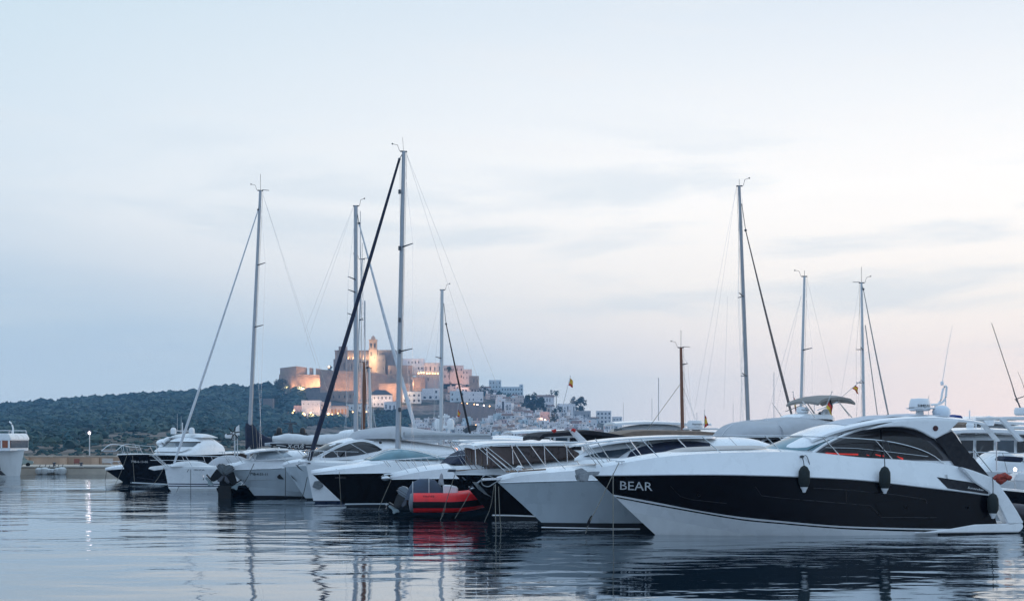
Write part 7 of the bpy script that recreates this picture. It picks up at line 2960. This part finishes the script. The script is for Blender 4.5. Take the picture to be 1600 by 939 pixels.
# navy tender with red cover at the right edge
T1 = Sym('tender', 1545, 49, -4, 'navy tender with orange red jackets on deck at the right frame edge', 'tender')
T1.simple_hull(4.5, 2.0, .95, NAVYHULL, deck=WHITE2, rake=.4)
for px, py, s_ in ((1560, 744, .12), (1567, 741, .15), (1573, 742, .13), (1564, 748, .13)):
    p = atw(T1, px, py + 3, 48.2)
    mb = MB()
    mb.ball(tuple(p), s_, sq=(1.4, 1, .8), n=9, m=6)
    mb.v = [(x + .03 * math.sin(y * 31 + z * 17), y, z + .03 * math.sin(x * 23)) for x, y, z in mb.v]
    o = T1.part('life_jacket', mb, mat('orange_red_cloth', (.30, .045, .03), .8, var=.5, scale=9))
a = [atw(T1, x, y, 48.6) for x, y in ((1578, 752), (1584, 738), (1606, 736), (1606, 752))]
mb = MB()
mb.prism([(p_.x, p_.z) for p_ in a], a[0].y - .4, a[0].y + .4)
T1.part('console', mb, WHITE, bevel=.05)
T2 = Sym('inflatable_boat', 1586, 46.5, 12, 'dark grey inflatable just beyond the stern platform at the right edge', 'inflatable boat')
mb = MB()
mb.tube(catmull([(4, -.7, .45), (1.2, -.7, .42), (.3, -.5, .5), (0, 0, .55), (.3, .5, .5), (1.2, .7, .42), (4, .7, .45)], 30), .26, n=14)
T2.part('buoyancy_tube', mb, mat('charcoal_tube', (.05, .045, .055), .5))
mb = MB()
mb.box(.5, 3.9, -.6, .6, .2, .3)
T2.part('floorboard', mb, CANVAS_GREY)
lampr = pix(1586, 733, 51)
lr = empty('deck_lamp', lampr)
tag(lr, 'small bright deck lamp above the navy tender at right', 'lamp')
mb = MB()
mb.ball((0, 0, 0), .06)
build('globe', mb, LAMPWHITE, lr)
mb = MB()
mb.tube([(0, 0, -.05), (0, 0, -.7)], .02)
build('post', mb, STEEL, lr)

# ---- more boats of the second row, white roofs and bows between the front ones
flybridge_boat('motor_yacht', 610, 84, 16, 11, 'white motor yacht glimpsed over the long pale boom, left of the black awning', 1.5, 2.9)
flybridge_boat('motor_yacht', 850, 90, 12, 12, 'far white motor yacht with long flat roof above the brown awning', 1.6, 4.0)
Y3 = Sym('motor_boat', 585, 70, 18, 'white motor boat under the pale boom behind the teal windscreen', 'motor boat')
Y3.simple_hull(8, 2.8, 1.4, WHITE)
Y3.loft('cabin', [(1.5, 1.4, 1.5, .3), (2.5, 1.4, 2.0, 1.0), (5, 1.4, 2.2, 1.1), (6, 1.4, 1.6, 1.0)], GLASS_TEAL)
for px, py, cl_ in ((703, 703, 'ffb090'), (712, 702, 'ff9a80')):
    g = pix(px, py, 74)
    lr = empty('cabin_lamp', g)
    tag(lr, 'warm cabin lamp glowing under the pale boom' + (', left one' if px == 703 else ', right one'), 'lamp')
    mb = MB()
    mb.ball((0, 0, 0), .10)
    build('globe', mb, mat('peach_lamp_glow', (.8, .6, .5), .4, emit='ffab90', estr=2.5), lr)

# ---- distant boats and their masts along the far side of the harbour
fr = random.Random(77)
for i in range(26):
    px = fr.choice((fr.uniform(985, 1145), fr.uniform(1480, 1560), fr.uniform(1100, 1300), fr.uniform(640, 980)))
    d = fr.uniform(150, 330)
    L = fr.uniform(9, 15)
    mast_ = fr.random() < .5
    side = 'beyond the brown awning' if 985 <= px < 1145 else 'at far right' if px > 1400 else 'behind the covered flybridge boat' if px >= 1145 else 'under the town'
    b = Sym('distant_sailing_boat' if mast_ else 'distant_motor_boat', px, d, fr.choice((10, 170, 30, 200)), f"tiny distant white {'sailing' if mast_ else 'motor'} boat {side}", 'sailing boat' if mast_ else 'motor boat', 'distant boats across the harbour')
    b.simple_hull(L, L * .3, fr.uniform(1.2, 1.8), WHITE)
    b.loft('deckhouse', [(L * .25, 1.3, 1.4, .3), (L * .35, 1.3, 2.4 + (0 if mast_ else 1.2), 1.2), (L * .7, 1.3, 2.5 + (0 if mast_ else 1.4), 1.2), (L * .75, 1.3, 1.6, 1.1)], WHITE)
    if mast_:
        mb = MB()
        h = fr.uniform(7, 12)
        mb.tube([(L * .4, 0, 1), (L * .4, 0, h)], .045)
        b.part('mast', mb, MASTWHITE)
    else:
        mb = MB()
        mb.box(L * .38, L * .68, -1.26, 1.26, 2.2, 2.9)
        b.part('window', mb, GLASS_DARK)

# ---- the white ship at the left edge, car, lamp and floats on the quay
N1 = Sym('harbour_launch', 38, 112, 172, 'white harbour launch with lit wheelhouse windows, cut by the left frame edge', 'launch')
N1.d0 = 112
k = 112 / F


def nz(py):
    return EYE + (HY - py) * k


N = 18
sec = []
L = 16.0
for i in range(N):
    u = i / (N - 1)
    w = 2.1 * (1 - (1 - min(1, u / .4)) ** 2.2)
    zt = nz(702.5) - .25 * min(1, u * 3)
    sec.append([(.5 + L * u, -w * .7, -.4), (.35 + L * u, -w * .82, .05), (.15 + L * u, -w * .93, zt * .62), (L * u, -w, zt), (L * u, w, zt), (.15 + L * u, w * .93, zt * .62), (.35 + L * u, w * .82, .05), (.5 + L * u, w * .7, -.4)])
mb = MB()
mb.grid([r[:4] for r in sec])
mb.grid([r[4:] for r in sec])
N1.part('hull', mb, WHITE2)
mb = MB()
mb.grid([[(r[3][0], r[3][1] * t, r[3][2] - .02) for t in (1, 0, -1)] for r in sec])
N1.part('deck', mb, WHITE2)
mb = MB()
mb.tube([(r[3][0], r[3][1], r[3][2]) for r in sec], .07)
mb.tube([(r[4][0], r[4][1], r[4][2]) for r in sec], .07)
N1.part('bulwark_rail', mb, WHITE)
zr = nz(677)
x0 = (38 - 30) * k
# wheelhouse posts and panels frame glowing panes that stand in for a lit interior
hw = 1.5
mb = MB()
mb.box(x0, x0 + 7, -hw, hw, nz(704), nz(699.5))
N1.part('wheelhouse_base', mb, WHITE, bevel=.03)
mb = MB()
mb.prism([(x0 - .05, nz(688)), (x0 - .05, nz(684)), (x0 + .15, zr), (x0 + 7.2, zr), (x0 + 7.2, nz(688))], -hw - .06, hw + .06)
N1.part('wheelhouse_roof', mb, WHITE, bevel=.05)
for i in range(6):
    for sg in (-1, 1):
        xx = x0 + .1 + i * .62
        mb = MB()
        mb.box(xx - .06, xx + .06, sg * hw - .05, sg * hw + .05, nz(699.5), nz(688))
        N1.part('window_post', mb, WHITE)
        mb = MB()
        mb.box(xx + .06, xx + .56, sg * (hw - .02) - .01, sg * (hw - .02) + .01, nz(699.4), nz(688.1))
        N1.part('window', mb, mat('amber_lit_window', (.10, .045, .025), .15, var=.6, scale=3, emit='c0602c', estr=.10))
mb = MB()
mb.box(x0 - .02, x0 + .02, -hw + .1, hw - .1, nz(699.4), nz(688.1))
N1.part('windscreen', mb, GLASS_BLUE)
mb = MB()
mb.tube([(x0 + .15, -1.4, nz(672.5)), (x0 + 6, -1.4, nz(672.5))], .035)
mb.tube([(x0 + .15, 1.4, nz(672.5)), (x0 + 6, 1.4, nz(672.5))], .035)
for xx in (.15, 1.4, 2.6):
    for yy in (-1.4, 1.4):
        mb.tube([(x0 + xx, yy, zr), (x0 + xx, yy, nz(672.5))], .03)
N1.part('roof_rail', mb, STEEL)
mb = MB()
mb.tube(catmull([(x0 + .55, 0, zr), (x0 + .55, 0, nz(668)), (x0 + .7, 0, nz(661)), (x0 + .85, 0, nz(658.5))], 10), .06)
N1.part('roof_mast', mb, WHITE)
mb = MB()
mb.prism([(1.15, nz(733)), (1.35, nz(718.5)), (1.75, nz(718.5)), (1.65, nz(733))], 1.55, 1.95)
N1.part('boarding_recess', mb, PLASTICB)
mb = MB()
mb.prism([(.9, .1), (1.4, .5), (2.4, .75), (2.4, .6), (1.5, .3)], 1.2, 1.9)
N1.part('fender_strake', mb, RUBBER)


def vehicle(px, d, label, m, w, h, van):
    g = pix(px, 0, d)
    r = empty('parked_van' if van else 'parked_car', (g.x, d, qz), R(200))
    tag(r, label, 'van' if van else 'car', 'vehicles on the quay')
    L_ = h * 2.3
    mb = MB()
    if van:
        mb.prism([(0, .22 * h), (0, .55 * h), (.2 * L_, .62 * h), (.3 * L_, h), (L_, h), (L_, .22 * h)], -w / 2, w / 2)
    else:
        mb.prism([(0, .2 * h), (0, .5 * h), (.25 * L_, .58 * h), (.38 * L_, h), (.75 * L_, h), (.92 * L_, .6 * h), (L_, .55 * h), (L_, .2 * h)], -w / 2, w / 2)
    body = build('body', mb, m, r, bevel=.05)
    mb = MB()
    mb.add([(.215 * L_ - .02, -w * .42, .66 * h), (.215 * L_ - .02, w * .42, .66 * h), (.29 * L_ - .02, w * .38, .95 * h), (.29 * L_ - .02, -w * .38, .95 * h)], [[0, 1, 2, 3]])
    build('windscreen', mb, GLASS_BLUE, r)
    for sg in (-1, 1):
        mb = MB()
        mb.prism([(.36 * L_, .62 * h), (.42 * L_, .93 * h), (.7 * L_, .93 * h), (.72 * L_, .62 * h)], sg * w * .5, sg * (w * .5 + .01))
        build('side_window', mb, GLASS_DARK, r)
        mb = MB()
        mb.box(-.02, .02, sg * w * .3, sg * w * .46, .36 * h, .46 * h)
        build('headlight', mb, PLASTICW, r)
        for xx in (.2, .8):
            mb = MB()
            mb.lathe([(.0, -.08), (.17 * h, -.08), (.19 * h, 0), (.17 * h, .08), (.0, .08)], (xx * L_, sg * w * .45, .19 * h), axis='y', n=14)
            build('wheel', mb, RUBBER, r)


vehicle(42, QD + 5, 'dark van parked on the quay beside the white launch', mat('dark_van_paint', (.015, .022, .025), .3, coat=.5), 1.0, 1.2, True)
vehicle(52, QD + 4, 'pale fronted small car parked on the quay, right of the dark van', mat('pale_car_paint', (.22, .28, .27), .3, coat=.5), .9, .95, False)
for i, px in enumerate((61, 70, 76, 82, 90, 97)):
    g = pix(px, 735.5, QD - .3)
    o = empty('float_fender', g)
    tag(o, ('pale round float hanging on the quay face, %s of six' % ('first', 'second', 'third', 'fourth', 'fifth', 'sixth')[i]), 'float', 'floats on the quay face')
    r_ = (.30, .34, .24, .2, .3, .36)[i]
    mb = MB()
    mb.lathe([(.0, -r_), (r_ * .7, -r_ * .8), (r_, -.1), (r_, r_ * .5), (r_ * .5, r_ * .85), (.0, r_ * .9)], (0, 0, 0), n=12)
    build('body', mb, mat('pale_float', (.5, .52, .52), .6, var=.15), o)
    mb = MB()
    mb.tube([(0, 0, r_ * .85), (0, .3, r_ * .85 + .25)], .03)
    build('lanyard', mb, ROPEDARK, o)
g = pix(140, 713, WD + .3)
sl = empty('street_lamp', (g.x, WD + .3, wz))
tag(sl, 'lit street lamp standing alone on the quay wall', 'street lamp')
zt = pix(140, 677, WD).z - wz
mb = MB()
mb.lathe([(.12, 0), (.12, .1), (.06, .14), (.045, zt * .6), (.035, zt)], (0, 0, 0), n=10)
build('pole', mb, MASTWHITE, sl)
mb = MB()
mb.ball((0, -.05, zt + .05), .12, n=10, m=8)
build('lamp_globe', mb, mat('violet_white_lamp', (.9, .8, .9), .4, emit='ffe6f4', estr=9.), sl)
mb = MB()
mb.lathe([(.0, .1), (.16, .02), (.17, -.02), (.0, .0)], (0, -.05, zt + .22), n=10)
build('lamp_hood', mb, DARKALU, sl)
ld = bpy.data.lights.new('street_light', 'POINT')
ld.energy = 10
ld.color = (1, .85, .8)
ld.shadow_soft_size = .2
lo = bpy.data.objects.new('street_light', ld)
lo.location = (g.x, WD - .3, wz + zt)
col.objects.link(lo)
# notice boards, bench and bollard on the quay
for px, w_, h_, lb in ((168, 1.0, .45, 'pale notice board leaning on the quay wall beside the dark bow'), (120, .5, .4, 'small reddish box on the quay wall below the lamp')):
    g = pix(px, 0, WD - .4)
    o = empty('notice_board' if px == 168 else 'junction_box', (g.x, WD - .4, qz))
    tag(o, lb, 'board' if px == 168 else 'box')
    mb = MB()
    mb.box(-w_ / 2, w_ / 2, -.04, .04, .12, .12 + h_)
    build('panel', mb, mat('pale_board', (.5, .46, .43), .7) if px == 168 else mat('reddish_box', (.25, .09, .07), .7), o, bevel=.01)
    for sg in (-1, 1):
        mb = MB()
        mb.tube([(sg * w_ * .4, 0, 0), (sg * w_ * .4, 0, .14)], .03)
        build('leg', mb, DARKALU, o)
for px in (85, 127):
    g = pix(px, 0, QD + 1.2)
    o = empty('bollard', (g.x, QD + 1.2, qz))
    tag(o, 'dark iron bollard on the quay edge, ' + ('above the floats' if px == 85 else 'below the street lamp'), 'bollard', 'quay bollards')
    mb = MB()
    mb.lathe([(.16, 0), (.12, .06), (.10, .28), (.17, .33), (.17, .38), (.0, .42)], (0, 0, 0), n=12)
    build('post', mb, DARKALU, o)
